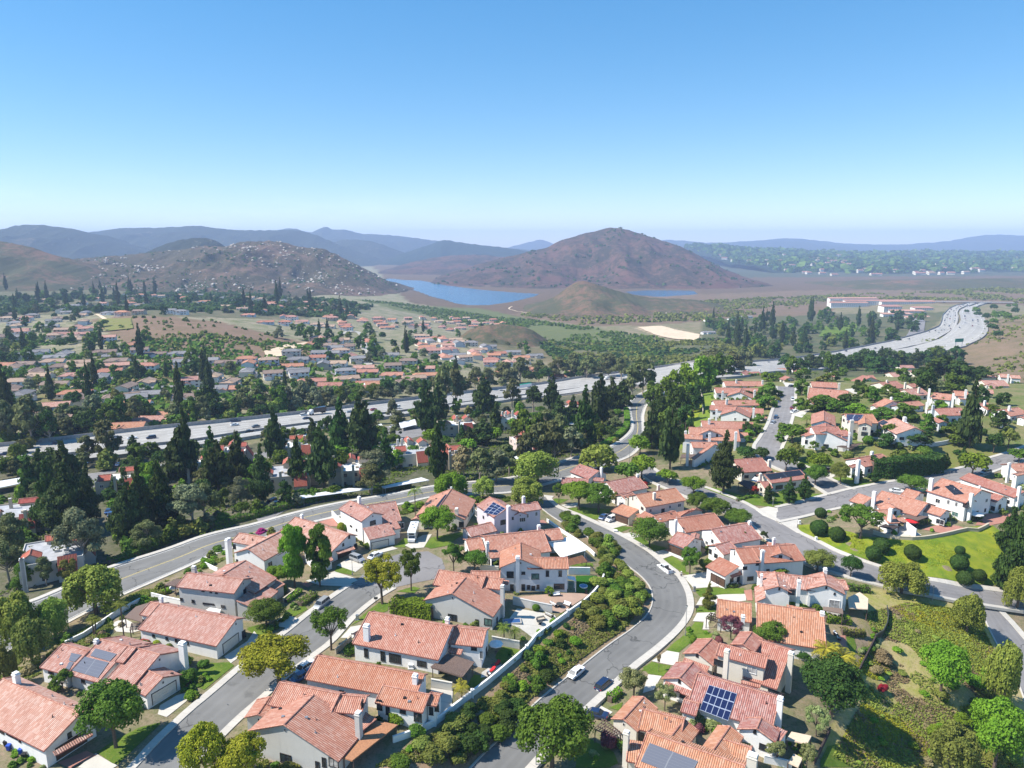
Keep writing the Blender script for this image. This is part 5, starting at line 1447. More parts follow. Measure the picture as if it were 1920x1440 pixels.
fw2 = [(-200,897,-200,913),(0,870,0,884),(117,859,117,872),(342,834,342,844),(420,822,420,832),(500,810,500,819),(620,794,620,802),(760,775,760,781),(924,752,924,757),(1000,743,1000,748),(1230,714,1230,722),(1320,705,1330,713),(1400,698,1412,705),(1535,682,1550,693),(1610,671,1625,684),(1658,663,1672,678),(1715,653,1745,667),(1765,640,1812,650),(1797,618,1850,626),(1800,597,1848,602),(1799,586,1835,585),(1812,576,1834,575),(1846,566,1860,566)]
A1 = strip('freeway', fw1, M['freeway'], .5, k=10, step=6); A2 = strip('freeway', fw2, M['freeway'], .5, k=10, step=6)
for u in (.12,.28,.44,.60,.76,.9): marking(A1, u, .25, 'white_paint', (6,6) if u not in (.12,.9) else None)
for u in (.15,.4,.62,.86): marking(A2, u, .25, 'white_paint', (6,6) if u not in (.15,.86) else None)
def barrier(XYZ, col, h, label, off=0, i0=0, i1=None):
	X, Y, Z, tt = XYZ; sl = slice(i0, i1); x, y, z = X[sl, col], Y[sl, col], Z[sl, col]
	tx = np.gradient(x); ty = np.gradient(y); ln = np.hypot(tx, ty); nx, ny = -ty/ln, tx/ln
	b = MB(); n = len(x); m = n // 2; org = (x[m], y[m], z[m])
	pr = [(-.35,-2.5),(-.3,.1),(-.13,.35),(-.1, h),(.1, h),(.13,.35),(.3,.1),(.35,-2.5)]
	for i in range(n - 1):
		for k in range(len(pr) - 1):
			(a0, h0),(a1, h1) = pr[k], pr[k+1]
			b.face([(x[i]+nx[i]*(a0+off), y[i]+ny[i]*(a0+off), z[i]+h0),(x[i]+nx[i]*(a1+off), y[i]+ny[i]*(a1+off), z[i]+h1),(x[i+1]+nx[i+1]*(a1+off), y[i+1]+ny[i+1]*(a1+off), z[i+1]+h1),(x[i+1]+nx[i+1]*(a0+off), y[i+1]+ny[i+1]*(a0+off), z[i+1]+h0)])
	o = b.build('freeway_barrier', M['barrier'], None, org); tag(o, label, 'barrier','concrete barriers along the freeway')
barrier(A1,0,2.0, 'concrete barrier along the far side of the freeway, next to the suburb')
barrier(A1,10,1.5, 'concrete barrier between the two carriageways of the freeway')
barrier(A2,10,1.3, 'low concrete barrier along the near side of the freeway')
def Z(reg, pts): return [(reg[0] + x / reg[2], reg[1] + y / reg[2]) for x, y in pts]
rA, rB, rC, rD, rE, rF, rG, rH = (0,1140,4.8),(60,960,4.8),(360,1140,4.8),(400,900,4.8),(620,1080,4.8),(740,900,4.8),(1080,1140,4.8),(1180,960,4.8)
rI, rK, rJ, rL, rP, rM, rN = (1380,1140,4.8),(1020,820,4.8),(1520,820,4.8),(1240,780,4.8),(1240,660,6.0),(1440,660,6.0),(1600,640,6.0)
rQ, rR, rS, rT = (0,760,4.8),(360,700,4.8),(680,680,4.8),(960,660,16/3)
LAWNS = [(rC,[(60,500),(340,490),(380,520),(110,740),(0,690)]),(rA,[(870,1300),(1020,1200),(1250,1080),(1450,1030),(1430,1060),(1060,1410),(1010,1400)]),(rC,[(490,190),(600,150),(700,180),(690,290),(560,375),(600,270)]),
 (rD,[(640,1190),(700,1150),(780,1080),(850,1165),(730,1230)]),(rD,[(310,1330),(480,1290),(560,1340),(430,1440),(400,1400)]),(rD,[(1090,830),(1110,775),(1180,770),(1270,825),(1240,855)]),(rD,[(1630,600),(1720,520),(1790,560),(1720,610)]),
 (rF,[(260,600),(330,520),(600,470),(630,490),(560,530),(480,590),(330,620)]),(rD,[(1650,1005),(1800,960),(1860,975),(1810,1020)]),(rD,[(1240,1310),(1430,1150),(1500,1100),(1580,1110),(1570,1180),(1380,1240)]),
 (rE,[(1230,1000),(1280,890),(1400,900),(1300,1010)]),(rE,[(1500,690),(1550,640),(1710,670),(1560,800),(1480,740)]),(rF,[(1570,780),(1680,745),(1780,750),(1790,780)]),
 (rH,[(0,245),(100,225),(160,340),(220,350),(180,365),(0,270)]),(rH,[(280,430),(390,400),(500,470),(510,540),(580,560),(530,570)]),(rH,[(580,700),(700,680),(1030,690),(1030,740),(840,740),(800,780),(640,770)]),(rH,[(600,850),(780,855),(770,905),(600,905)]),
 (rH,[(530,1080),(590,990),(670,1000),(650,1060),(750,1100),(730,1140),(550,1180),(440,1270),(330,1245),(400,1180)]),(rH,[(110,1430),(200,1350),(370,1390),(340,1440)]),(rG,[(600,540),(680,490),(850,520),(790,615),(650,595)]),(rG,[(300,900),(420,850),(400,930)]),
 (rK,[(40,580),(100,550),(220,560),(140,600)]),(rK,[(215,640),(340,630),(620,650),(500,730),(420,750)]),(rK,[(590,830),(700,800),(800,810),(650,870)]),(rK,[(770,930),(870,895),(960,960),(1120,1000),(950,1040)]),
 (rL,[(380,650),(480,640),(740,720),(1000,700),(1440,700),(1430,720),(1340,750),(1020,822),(800,800),(700,770)]),(rL,[(1200,400),(1480,340),(1560,420),(1480,500),(1310,470)]),(rL,[(1540,560),(1700,540),(1900,600),(1800,630),(1640,600)]),(rI,[(990,260),(1060,265),(1085,350),(1060,440),(1010,350)]),
 (rI,[(760,1380),(820,1250),(1000,1210),(1300,1200),(1420,1380),(1300,1440),(760,1440)]),(rP,[(1040,980),(1100,960),(1080,1030),(1030,1040)]),(rG,[(0,1200),(130,1180),(340,1300),(380,1400),(300,1440),(0,1440)])]
for r, p in LAWNS: drape('lawn', Z(r, p), M['lawn'], .085,1.8)
drape('lawn', Z(rF, [(1630,865),(1820,865),(1835,900),(1740,1020),(1635,1015)]), M['turf'], .09)
drape('lawn', [(1497,985),(1500,1001),(1535,1014),(1590,1039),(1655,1060),(1725,1081),(1800,1093),(1870,1098),(1890,1090),(1880,1000),(1860,985),(1800,990),(1750,1005),(1690,1012),(1620,1007),(1560,990),(1530,983)], M['lawn_slope'], .1,3)
drape('lawn', Z(rJ, [(390,160),(600,60),(860,95),(1100,90),(1350,40),(1500,20),(1800,90),(1790,115),(1600,200),(1300,285),(1130,300),(1150,200),(700,190)]), M['lawn_dry'], .1,4)
drape('lawn', Z(rP, [(240,790),(300,690),(380,600),(400,450),(430,440),(450,640),(390,770),(270,830)]), M['lawn_slope'], .1,4)
DRIVES = [(rA,[(860,1310),(1010,1400),(1060,1420),(960,1480),(700,1440)]),(rD,[(830,910),(1090,825),(1260,880),(1300,905),(1180,960),(960,950)]),(rD,[(1110,770),(1230,700),(1400,740),(1320,800),(1280,830)]),(rD,[(1470,640),(1610,600),(1660,620),(1500,660)]),(rF,[(90,590),(250,500),(335,490),(262,610),(150,620)]),
 (rD,[(520,1310),(640,1215),(740,1240),(840,1280),(760,1350)]),(rA,[(1420,960),(1440,880),(1590,790),(1740,740),(1680,840),(1500,985)]),(rC,[(290,440),(500,300),(560,210),(600,260),(560,370),(430,440),(350,500)]),(rC,[(820,700),(900,560),(1080,480),(1120,440),(1000,480),(740,680)]),(rE,[(90,560),(180,460),(300,440),(200,560)]),
 (rH,[(180,370),(300,345),(420,380),(280,430)]),(rH,[(480,575),(690,540),(840,650),(860,668),(580,690)]),(rH,[(640,770),(830,745),(1050,740),(1050,800),(800,835),(600,840)]),(rH,[(610,910),(770,905),(710,1000),(720,1060),(660,1060),(670,990),(570,985)]),(rH,[(340,1250),(450,1270),(430,1390),(200,1345)]),
 (rG,[(650,600),(770,615),(700,740),(600,770)]),(rK,[(480,750),(640,740),(770,790),(700,800),(600,830)]),(rK,[(670,870),(850,850),(870,890),(760,925)]),(rK,[(0,520),(90,530),(40,580),(0,575)]),(rK,[(150,610),(300,590),(310,620),(210,640)]),(rJ,[(130,340),(230,310),(260,330),(180,370)]),(rL,[(1440,540),(1540,500),(1600,520),(1530,560)]),
 (rG,[(60,920),(200,870),(330,940),(240,1010),(100,1000)]),(rM,[(860,420),(960,410),(1050,470),(960,470)]),(rM,[(300,660),(480,640),(380,740),(300,720)]),(rP,[(1360,340),(1500,360),(1480,400),(1400,400)])]
for r, p in DRIVES: drape('driveway', Z(r, p), M['driveway'], .1,2)
for r, p in [(rA,[(520,1400),(780,1290),(870,1330),(640,1450)]),(rH,[(320,345),(390,330),(430,370),(380,385)]),(rH,[(690,530),(740,510),(860,640),(830,660)]),(rH,[(1030,710),(1100,700),(1110,800),(1060,800)]),(rK,[(690,740),(760,750),(770,785)]),(rK,[(780,850),(850,835),(880,885)]),(rD,[(780,940),(830,920),(900,940),(850,970)])]:
	drape('driveway', Z(r, p), M['brick'], .13,2)
for r, p, m in [(rF,[(1060,1060),(1560,1020),(1760,1030),(1500,1200),(1420,1190),(1410,1140),(1070,1080)],'paver'),(rF,[(1000,1290),(1040,1240),(1100,1160),(1440,1220),(1460,1250),(1250,1430),(1130,1340)],'driveway'),(rE,[(900,1010),(1100,1040),(1090,1170),(960,1290),(930,1200)],'driveway'),(rE,[(1360,870),(1420,830),(1540,800),(1470,900),(1350,920)],'driveway'),
   (rB,[(700,1010),(830,960),(1010,1060),(900,1090),(760,1080)],'driveway'),(rF,[(990,420),(1340,360),(1380,400),(980,470)],'brick'),(rF,[(1550,700),(1720,690),(1760,740),(1580,770)],'brick'),(rJ,[(620,860),(830,800),(1000,880),(900,900),(690,890)],'driveway'),(rJ,[(1000,830),(1150,790),(1330,800),(1420,830),(1200,870)],'brick'),(rI,[(930,250),(985,250),(990,360),(935,345)],'brick'),
   (rD,[(950,380),(1080,340),(1130,420),(1060,420)],'brick'),(rJ,[(1480,790),(1560,690),(1800,690),(1780,760),(1600,800)],'brick')]:
	drape('patio', Z(r, p), M[m], .11,1.6)
for p in [[(30,905),(230,880),(470,850),(620,838),(760,820),(770,830),(620,850),(470,866),(240,905),(60,935)],[(200,960),(250,940),(260,985),(215,1010)],[(720,800),(790,793),(800,815),(740,830)],[(110,910),(170,905),(175,960),(120,975)],[(470,960),(520,930),(600,925),(610,940),(540,955),(490,985)]]:
	drape('parking_lot', p, M['asphalt_warm'], .09,4)
for p, m in [([(1548,612),(1610,608),(1600,630),(1535,632)],'lawn'),([(185,600),(245,598),(250,617),(200,622)],'lawn_dry'),([(1195,614),(1240,612),(1312,628),(1310,640),(1240,632)],'sand'),([(495,660),(575,643),(577,652),(545,668),(500,672)],'sand'),([(1715,598),(1735,602),(1730,640),(1690,645),(1705,620)],'asphalt_warm')]:
	drape('lawn' if 'lawn' in m else ('bare_ground' if m == 'sand' else 'parking_lot'), p, M[m], 1.2,14)
for nm, pts, wd, m in [('path',[(1185,560),(1150,552),(1130,545),(1118,538),(1095,527)],4,'sand'),('path',[(960,575),(955,580),(980,586),(1000,587)],4,'sand'),('path',[(1225,570),(1230,580),(1250,588)],4,'sand'),('road',[(195,775),(215,770),(212,790),(220,800)],9,'asphalt_warm'),('road',[(175,738),(300,728),(370,722)],8,'asphalt_warm'),('road',[(640,627),(665,622),(680,632),(682,650),(690,668),(690,690)],8,'driveway'),('road',[(625,700),(660,712),(720,715)],8,'asphalt_warm'),('road',[(205,607),(180,590)],5,'sand')]:
	W = [ground(*p) for p in pts]; L = np.array(smooth_line([(p.x, p.y) for p in W], 10)); tx = np.gradient(L[:, 0]); ty = np.gradient(L[:, 1]); ln = np.hypot(tx, ty) + 1e-9
	P = []
	for s_ in (-1,0,1):
		x = L[:, 0] - ty / ln * wd / 2 * s_; y = L[:, 1] + tx / ln * wd / 2 * s_; P.append(np.stack([x, y, T(x, y) + 1.0], -1))
	P = np.array(P); n = P.shape[1]; ix = np.arange(3 * n).reshape(3, n)
	q = np.stack([ix[:-1, :-1], ix[1:, :-1], ix[1:, 1:], ix[:-1,1:]], -1).reshape(-1,4)
	tag(link(nm, np_mesh(nm, P.reshape(-1,3), q, [M[m]])), kind='structure')
H = House
h = H('pink-tiled white house at the bottom-left corner with two small stacked gable windows', rA, 'white','pink')
h.g(25,635,725,950,430,1305,3.0,.42,.42); h.shed(478,1292,812,1108,484,1338,2.75,.45,False)
h.gd(650,1290,5.0,2.2,'door_brown').w(733,1005,.7,1.1).w(625,1145,.7,1.1).w(110,1150,3.2,.6).w(20,1115,1.2,.6).w(180,1195,.6,.6).c(140,585,7.0,1.2,1.0).done()
h = H('pink-tiled house with two grey solar arrays and a tall white front chimney', rA, 'white','pink')
h.g(905,280,1168,348,880,670,2.7,.42,.7); h.g(1214,357,1440,420,1211,763,2.7,.42,.8); h.g(1150,343,1225,360,1085,490,4.2,.42,1); h.g(560,325,800,390,380,540,2.7,.42,.4); h.g(1215,510,1470,625,1325,797,2.65,.42,1.0)
h.pv((812,428),(858,362),(1048,412),(985,478),m='pv_grey',nx=5,ny=1).pv((648,560),(745,432),(978,490),(880,628),m='pv_grey',nx=5,ny=2).pv((618,470),(642,403),(732,420),(668,485),m='pv_grey',nx=2,ny=1).pv((585,550),(625,480),(662,488),(620,560),m='pv_grey',nx=1,ny=1)
h.gd(1480,770,4.9,2.2).gd(950,690,3.6,2.0,'door_brown').w(460,580,1.4,.7).w(750,660,1,.8).w(855,690,.8,.8).c(865,285,6.0,.9,.8).c(1640,310,6.6,1.5,1.1).done()
h = H('long pink-tiled bungalow with a white garage door beside the red flowering bush', rB, 'white','pink')
h.g(1150,825,1840,965,1690,1215,2.75,.42,.4); h.g(1065,810,1180,832,1105,950,3.4,.42,.6)
h.gd(1790,1190,4.6,2.1).w(1095,1115,.7,.7).w(1215,1140,.7,.7).w(1300,1158,.7,.8).w(1330,1165,.6,.8).w(1400,1180,.7,.8).w(1015,985,1.1,1).w(1905,1100,1.1,1.8).c(1160,768,5.8,.8,.7).done()
h = H('two-storey grey-walled house with skylights and a low red front wing', rB, 'grey','pink')
h.g(1395,548,1905,605,1830,735,5.6,.40,.9)
h.reg = rD; h.g(85,850,290,725,560,892,4.0,.36,.7); h.shed(205,1088,400,928,378,1182,4.2,1.5); h.shed(440,935,545,880,530,1000,3.6,.8)
h.w(285,1000,1.4,1.3).c(0,0,1,.01,.01) if False else h.w(285,1000,1.4,1.3); h.reg = rB
h.w(1540,705,.7,.7).w(1610,716,.6,.7).w(1660,724,.6,.7).w(1345,785,.7,.7).w(1450,803,.7,.8).w(1590,828,3.0,.45,nm=5).w(1720,850,1.0,.6).c(1455,490,8.0,1.0,.9).done()
h = H('pale house with a broad pink chimney and pink-tiled cross gables behind the tall slender trees', rD, 'white','pink')
h.g(310,620,615,462,438,738,4.6,.42,.9); h.g(232,478,470,520,172,556,4.4,.4,.8); h.g(508,678,600,630,442,738,4.0,.42,1)
h.w(510,760,1.6,1.6,'white').w(215,730,.6,1).w(190,600,1,1.4).c(130,530,7.0,1.6,1.1).done()
h = H('pink-tiled house with a brown garage front beside the silver hatchback driveway', rD, 'white','pink')
h.g(735,335,1222,492,1075,657,3.0,.42,.45); h.shed(1105,640,1258,596,1115,668,2.8,.4,False); h.g(860,640,1000,600,815,800,2.6,.4,.8)
h.gd(1180,665,4.6,2.2,'door_brown').w(1222,515,.6,.9).w(1168,583,.6,.9).w(1280,600,1.2,1.8).c(795,312,6.4,.9,.8).done()
h = H('white two-storey house with a dormer gable window beside the motorhome', rD, 'white','pink')
h.g(1230,187,1437,295,1340,377,5.5,.42,.9); h.g(1400,225,1640,193,1725,360,3.2,.42,.7); h.shed(1348,432,1580,385,1410,537,4.3,1.6); h.shed(1560,385,1650,370,1652,440,3.6,.7)
h.gd(1500,565,4.9,2.1).w(1435,385,1.9,1.4,nm=3).w(1240,320,.8,.8).w(1280,345,.6,.7).w(1240,415,1.2,.5).w(1290,450,.7,.8).w(1690,410,1.8,1.8,'white').c(1312,152,8.2,1.1,.9).done()
h = H('red-tiled house with dark slim solar strip and a cream chimney behind the round green tree', rF, 'cream','red')
h.g(395,247,510,82,630,360,3.4,.42,.9); h.g(200,345,275,285,300,350,2.7,.36,.8); h.g(420,330,500,300,505,352,2.6,.3,.6)
h.pv((365,240),(455,130),(480,130),(398,243),m='pv_dark',nx=1,ny=6).c(557,256,6.2,1.3,1.0).w(600,400,1.5,1.8).w(420,265,.8,.8).w(660,310,1.0,1.4).w(700,270,1.0,1.4).c(508,66,6.6,.7,.7).done()
h = H('lavender two-storey house with blue solar panels beside the curved road bend', rF, 'lavender','pink')
h.g(855,152,1012,257,910,350,5.3,.42,.9); h.g(1060,228,1285,197,1325,262,5.0,.36,.9); h.g(1132,288,1112,262,1080,325,4.6,.42,1); h.g(640,432,868,380,965,447,2.6,.40,.8); h.g(740,215,800,205,760,240,5.0,.3,.8)
h.pv((797,292),(887,197),(998,256),(918,318),nx=4,ny=3).c(1025,235,8.6,1.4,1.0).c(1160,150,8.0,1.0,.9).w(975,380,1.7,1.5).w(1062,345,.6,.9).w(1150,357,1.9,1.4,'white',nm=2).w(1275,305,.8,1.3,'white').w(735,300,1.6,2.0,'white',nm=2).w(1197,322,.7,1.3,'white').w(800,335,.9,.9).gd(680,490,2.6,2.2,'door_brown').done()
h = H('long red-tiled house in front of a white slatted patio cover', rF, 'white','red')
h.g(805,508,1335,452,1435,640,3.1,.38,.7); h.g(1330,452,1482,438,1545,530,3.3,.36,.7); h.g(640,535,775,518,818,628,2.7,.4,.7); h.g(925,622,1030,615,1030,680,3.0,.3,.5)
h.c(835,558,6.4,.9,.9).c(1298,408,6.0,1.0,.9).w(700,620,1,1.2).w(890,750,1,1.4).auto(3.2).done()
h = H('large white two-storey house with a round bay window and tiled patio', rF, 'blue','orange')
h.g(1135,712,1130,562,942,805,5.4,.44,1.0); h.g(1195,700,1557,700,1557,798,5.2,.36,.7); h.g(1246,777,1243,740,1183,818,4.9,.42,1)
h.c(1107,690,8.6,1.4,1.0).w(1040,852,1.7,1.7).w(1158,838,.9,.8).w(1265,868,1.9,1.5,glass='glass_green').w(1375,842,.8,1.6).w(1490,842,.8,1.6).w(1480,958,2.6,1.5,nm=2).w(1055,978,.9,2.3).w(1157,975,.9,2.2).w(1205,965,.8,1.2).w(1247,972,.9,1.2).w(1290,962,.7,1.2)
hs = h; h.done()
h = H('red-tiled house with a grey gable wall behind the clipped box hedge', rF, 'grey','red')
h.g(515,1022,640,876,890,1228,2.9,.40,.72); h.g(400,810,820,869,775,1005,4.2,.5,.5); h.g(820,873,978,893,938,985,4.4,.42,.5); h.shed(950,890,1030,905,1020,940,4.6,.6,False); h.g(690,820,950,822,960,880,3.6,.36,.6)
h.c(970,950,6.9,1.0,.9).w(520,1242,2.1,1.8).w(740,1280,.8,1.4).w(840,1278,1.8,1.6,glass='glass_green').w(920,1270,.8,1.8).w(1010,965,1.0,1.0).w(1035,1110,.8,1.6).done()
h = H('long red-tiled house with a brown pergola roof and a raised white chimney at its end', rE, 'white','red')
h.g(345,325,1095,457,1025,766,2.9,.44,.35); h.g(1105,460,1402,490,1372,640,3.4,.40,.9); h.g(215,520,290,478,215,535,2.5,.4,.6); h.shed(1080,640,1190,660,1080,690,2.6,.5,False)
h.c(322,440,6.5,1.35,1.0).c(1050,378,6.0,.9,.9).w(320,692,.9,1.9).w(470,722,1.0,2.1).w(580,742,2.6,1.9,nm=4).w(1357,710,.7,1.8,'white').w(1425,580,.9,1.6).w(1400,680,1.0,1.8).w(820,790,2,1.2).w(1290,650,1.2,1.0).done()
h = H('long salmon-tiled house behind the yellow-green street tree with two cars at its side', rE, 'white','orange')
h.g(-120,716,843,894,792,1128,2.8,.44,.35); h.g(470,985,892,1068,826,1230,2.45,.44,.2); h.g(888,1060,985,1074,942,1170,2.6,.4,.8)
h.c(760,888,5.6,1.0,.9).w(785,1270,1.5,1.8).w(905,1215,.8,1.6).w(955,1185,.8,1.5).w(515,1205,.8,2.0).w(440,1160,1.1,2.1,fr='dark',glass='glass').w(870,990,1,1).w(650,1215,1.2,1.1).w(100,1040,1,.5).w(270,1075,1,.5).done()
h = H('red-tiled house at the bottom edge with a stained wooden patio roof', rC, 'grey','red')
h.g(825,1052,1095,782,1345,1352,2.75,.40,.72); h.g(790,668,1330,775,1237,987,4.2,.5,.5); h.g(1335,782,1572,802,1452,950,4.5,.42,.55); h.g(590,960,700,800,470,985,2.6,.3,.7); h.shed(1560,930,1660,1000,1540,1130,3.4,.6,False)
h.c(1495,940,6.9,1.15,1.0).w(845,1355,2.2,1.7).w(1130,1412,.8,1.3).w(1275,1392,1.8,1.6,glass='glass_curtain').w(1190,1390,.8,1.8).w(1530,860,1.0,1.2).done()
h = H('orange-tiled house at the bottom edge with grey solar panels and a white-capped chimney', rG, 'cream','orange')
h.g(640,1120,1520,1420,520,1420,2.8,.40,.45); h.g(470,1215,620,1240,365,1362,2.7,.36,.6); h.g(1215,1310,1385,1065,1390,1345,2.9,.4,.9); h.g(1300,1175,1580,1260,1540,1380,2.8,.4,.5)
h.pv((582,1378),(662,1213),(1098,1378),(1010,1540),m='pv_grey',nx=7,ny=2).c(455,1112,6.4,1.0,.9).c(1590,1322,6.6,1.7,1.5).done()
h = H('orange-tiled house with twin gables above the wooden driveway pergola', rG, 'cream','orange')
h.g(425,1002,610,800,548,1120,2.9,.40,.85); h.g(600,910,975,1005,850,1165,2.9,.40,.5); h.g(845,1172,975,1002,1042,1197,2.8,.40,1)
h.w(590,1165,1.0,1.9).w(350,1180,1.6,1.2).done()
h = H('mottled red house with a dark blue solar grid beside the white-flowering bushes', rG, 'white','mottled')
h.g(1095,588,1830,806,1740,1100,2.9,.44,.4); h.g(930,632,1055,486,1102,782,3.0,.42,.9); h.shed(815,655,1045,745,870,735,2.9,.6,False); h.g(975,822,1110,862,1050,962,2.6,.36,.8); h.g(1625,1087,1668,986,1442,1105,2.9,.42,1.0); h.shed(1760,1040,1900,1110,1840,1220,2.9,.6)
h.pv((1112,915),(1198,690),(1450,770),(1368,1015),nx=3,ny=5).c(1840,806,6.9,1.1,1.0).w(932,660,.5,.8).w(1610,1112,.5,.8).w(1680,1250,1.2,1.2).w(960,790,1.2,1).done()
h = H('two-storey red-tiled house with a white upper gable between the purple tree and the palms', rG, 'cream','red')
h.g(1640,290,1930,382,1872,755,2.9,.46,.5); h.g(1290,320,1727,437,1660,531,5.5,.42,.7); h.g(1500,327,1582,216,1375,345,5.9,.36,1.0); h.g(1095,406,1222,276,1240,515,3.4,.42,.95); h.shed(980,445,1200,525,940,500,3.3,.8,False); h.shed(1490,645,1660,690,1480,672,3.0,.4,False)
h.c(1360,378,8.4,1.0,1.0).w(1285,492,1.9,1.3).w(1580,557,1.8,1.4,'white','glass_curtain').w(1092,428,.5,.7).w(1270,610,1.8,1.2).w(1560,720,3.0,1.6).w(1800,780,3,1.6); h.reg = rI; h.c(497,400,7.2,1.1,1.0).done()
h = H('orange-tiled bungalow with a dark front pergola above the purple-leaved tree', rH, 'white','orange')
h.g(1150,820,1748,906,1682,1225,2.9,.44,.35); h.g(795,785,1097,826,1082,992,2.8,.44,.4); h.g(1300,1022,1320,926,1547,1187,2.8,.40,.4); h.g(1548,815,1560,880,1420,855,3.6,.36,1,hip=(1,0))
h.c(1025,932,5.6,.9,.8).c(1738,900,6.9,1.0,.9).w(1735,1080,.8,1.4).done()
h = H('pink mottled-roof house with three white gables and a rooftop balcony', rH, 'white','mottled')
h.g(1345,670,1310,537,1222,722,4.6,.42,.95); h.g(1325,553,1715,592,1640,705,4.4,.40,.6); h.g(1775,657,1745,542,1602,717,4.6,.42,1.0); h.g(1840,697,1836,655,1747,752,3.6,.42,1.0); h.g(1800,612,1942,618,1966,700,4.3,.36,.8); h.g(1150,538,1395,548,1180,590,4.2,.3,.5); h.shed(1215,640,1226,772,1132,806,3.8,1.5)
h.c(1530,615,7.2,.9,.9).c(1765,508,7.2,1.0,.9).c(1192,560,6.4,.7,.6).w(1350,692,.4,.7).w(1773,680,.4,.7).w(1460,722,1.5,1.3).w(1845,830,2.4,2.2,'white','glass_curtain').w(1847,735,.4,.6).done()
h = H('large orange-tiled house with a tall white gable and a low double garage beside the walker', rH, 'white','orange')
h.g(1100,318,1490,292,1557,437,3.6,.38,.9); h.g(952,330,1105,318,1147,457,5.0,.44,.7); h.g(1370,370,1342,308,1275,433,4.0,.44,.9); h.shed(815,402,992,487,865,582,4.2,1.5); h.shed(900,560,1010,525,915,592,2.9,.5,False); h.g(1312,260,1316,300,1240,305,3.6,.36,1,hip=(1,0))
h.c(1200,346,7.6,.9,.9).c(1303,235,6.6,.8,.7).w(950,370,.4,1.2).w(1040,505,1.2,.9).w(1155,460,1.0,1.3).w(980,605,1.0,1.4).gd(775,520,2.6,2.1,'door_brown').gd(825,575,2.6,2.1,'door_brown').auto(4).done()
h = H('mottled red-roofed house with a white gable wall and small awning beside the cypress', rH, 'white','mottled')
h.g(735,155,1075,98,1170,245,3.6,.42,.8); h.g(435,178,588,236,467,316,2.7,.40,.9); h.g(770,300,905,262,852,386,2.8,.42,.8); h.g(575,255,600,190,525,275,2.7,.36,.8)
h.c(1085,85,6.6,1.0,.9).w(748,262,1.0,1.0).w(730,355,1.0,1.4).gd(420,310,4.6,2.1,'door_brown').w(580,330,1.2,1.1).auto(4).done()
h = H('orange-tiled house with white gable and pale chimney behind the round street tree', rH, 'white','orange')
h.g(420,62,765,10,862,130,3.4,.40,.8); h.reg = rK; h.g(985,706,1178,662,1205,728,3.2,.40,.8); h.g(905,668,988,708,815,740,2.6,.40,.4); h.g(1275,612,1335,640,1182,688,3.4,.36,1,hip=(1,0)); h.c(1187,745,6.6,.9,.8)
h.gd(835,800,3.6,2.0,'door_brown').auto(4).done()
h = H('two-storey cream house with orange tiles above the blue and white parked cars', rK, 'cream','orange')
h.g(825,516,1182,456,1250,572,5.2,.42,.8); h.g(1130,516,1112,488,1042,572,5.0,.42,.95); h.shed(695,597,854,648,768,722,3.6,1.2); h.g(735,530,800,505,680,570,4.4,.36,.8); h.shed(820,690,870,668,830,712,2.8,.4,False)
h.c(993,500,8.2,.9,.9).c(1030,428,7.2,.9,.8).w(800,548,.4,1.2).w(885,640,1.3,.9).w(1070,660,1.2,1.4).gd(700,700,4.8,2.1,'door_brown').auto(4).done()
h = H('mottled red-roofed house behind the large umbrella-shaped trees', rK, 'white','mottled')
h.g(560,402,842,346,907,460,3.4,.42,.8); h.g(690,520,790,492,770,560,3.4,.36,.8); h.c(840,335,6.4,.9,.8).auto(4).done()
h = H('mottled red-roofed corner house beside the boundary road and pepper tree', rK, 'white','mottled')
h.g(322,241,492,304,407,378,3.2,.42,.9); h.g(165,362,400,375,300,425,2.6,.36,.7); h.g(450,362,540,370,560,400,2.8,.3,.6); h.c(517,272,6.4,1.0,.8).auto(4).done()
h = H('red-tiled house with low wings and a cream chimney above the big green slope', rJ, 'white','red')
h.g(640,482,1052,592,945,707,3.0,.36,.9); h.g(1058,608,1222,656,1180,714,3.2,.38,1); h.g(760,632,690,590,645,655,3.2,.40,.8); h.g(430,506,548,546,362,574,3.0,.36,.9); h.g(862,463,990,497,800,522,3.6,.36,.9); h.g(600,655,700,650,705,775,2.6,.36,.6); h.shed(745,725,825,720,830,765,2.8,.5,False)
h.c(575,490,6.8,1.2,1.0).c(722,645,6.4,1.2,1.0).w(760,680,.8,1.2).w(1165,760,2.4,1.6,'white').w(1235,740,1.2,1.3).auto(4).done()
h = H('two-storey white house with a black roof panel and corner balcony on the green slope', rJ, 'white','red')
h.g(1180,369,1540,472,1385,588,5.2,.36,.85); h.g(1135,450,1290,420,1110,455,5.2,.36,.9); h.g(1425,545,1400,510,1372,590,4.8,.4,1)
h.pv((1205,440),(1278,427),(1382,508),(1292,517),m='pv_dark',nx=2,ny=4).c(1090,372,9.0,1.3,1.0).c(1450,508,7.8,1.1,.9).w(1020,525,1.1,1.5).w(1145,572,1.5,1.4,'white').w(1240,582,.8,1.4,'white').w(1312,602,.8,1.4,'white').w(1300,690,2.0,1.5,'white',glass='glass_green').w(1395,610,1.6,1.6).auto(4).done()
h = H('long salmon-roofed white house behind the two-storey balcony house', rJ, 'white','red')
h.g(1425,323,1925,492,1365,378,3.3,.36,.9); h.g(1560,478,1737,530,1690,588,3.2,.38,.9); h.c(1522,440,5.6,.7,.7).c(1882,445,6.6,1.0,.9).w(1640,640,1.2,1.4).w(1700,625,1.2,1.6).auto(4).done()
h = H('white gabled house with black roof panel at the right edge beside the road', rJ, 'white','red')
h.g(1778,240,1995,232,2005,302,3.4,.36,.8); h.g(1835,327,1960,300,1682,366,4.4,.42,1); h.pv((1842,330),(1895,318),(1985,395),(1940,410),m='pv_dark',nx=2,ny=4).c(1790,232,6.6,1.0,.8).auto(4).done()
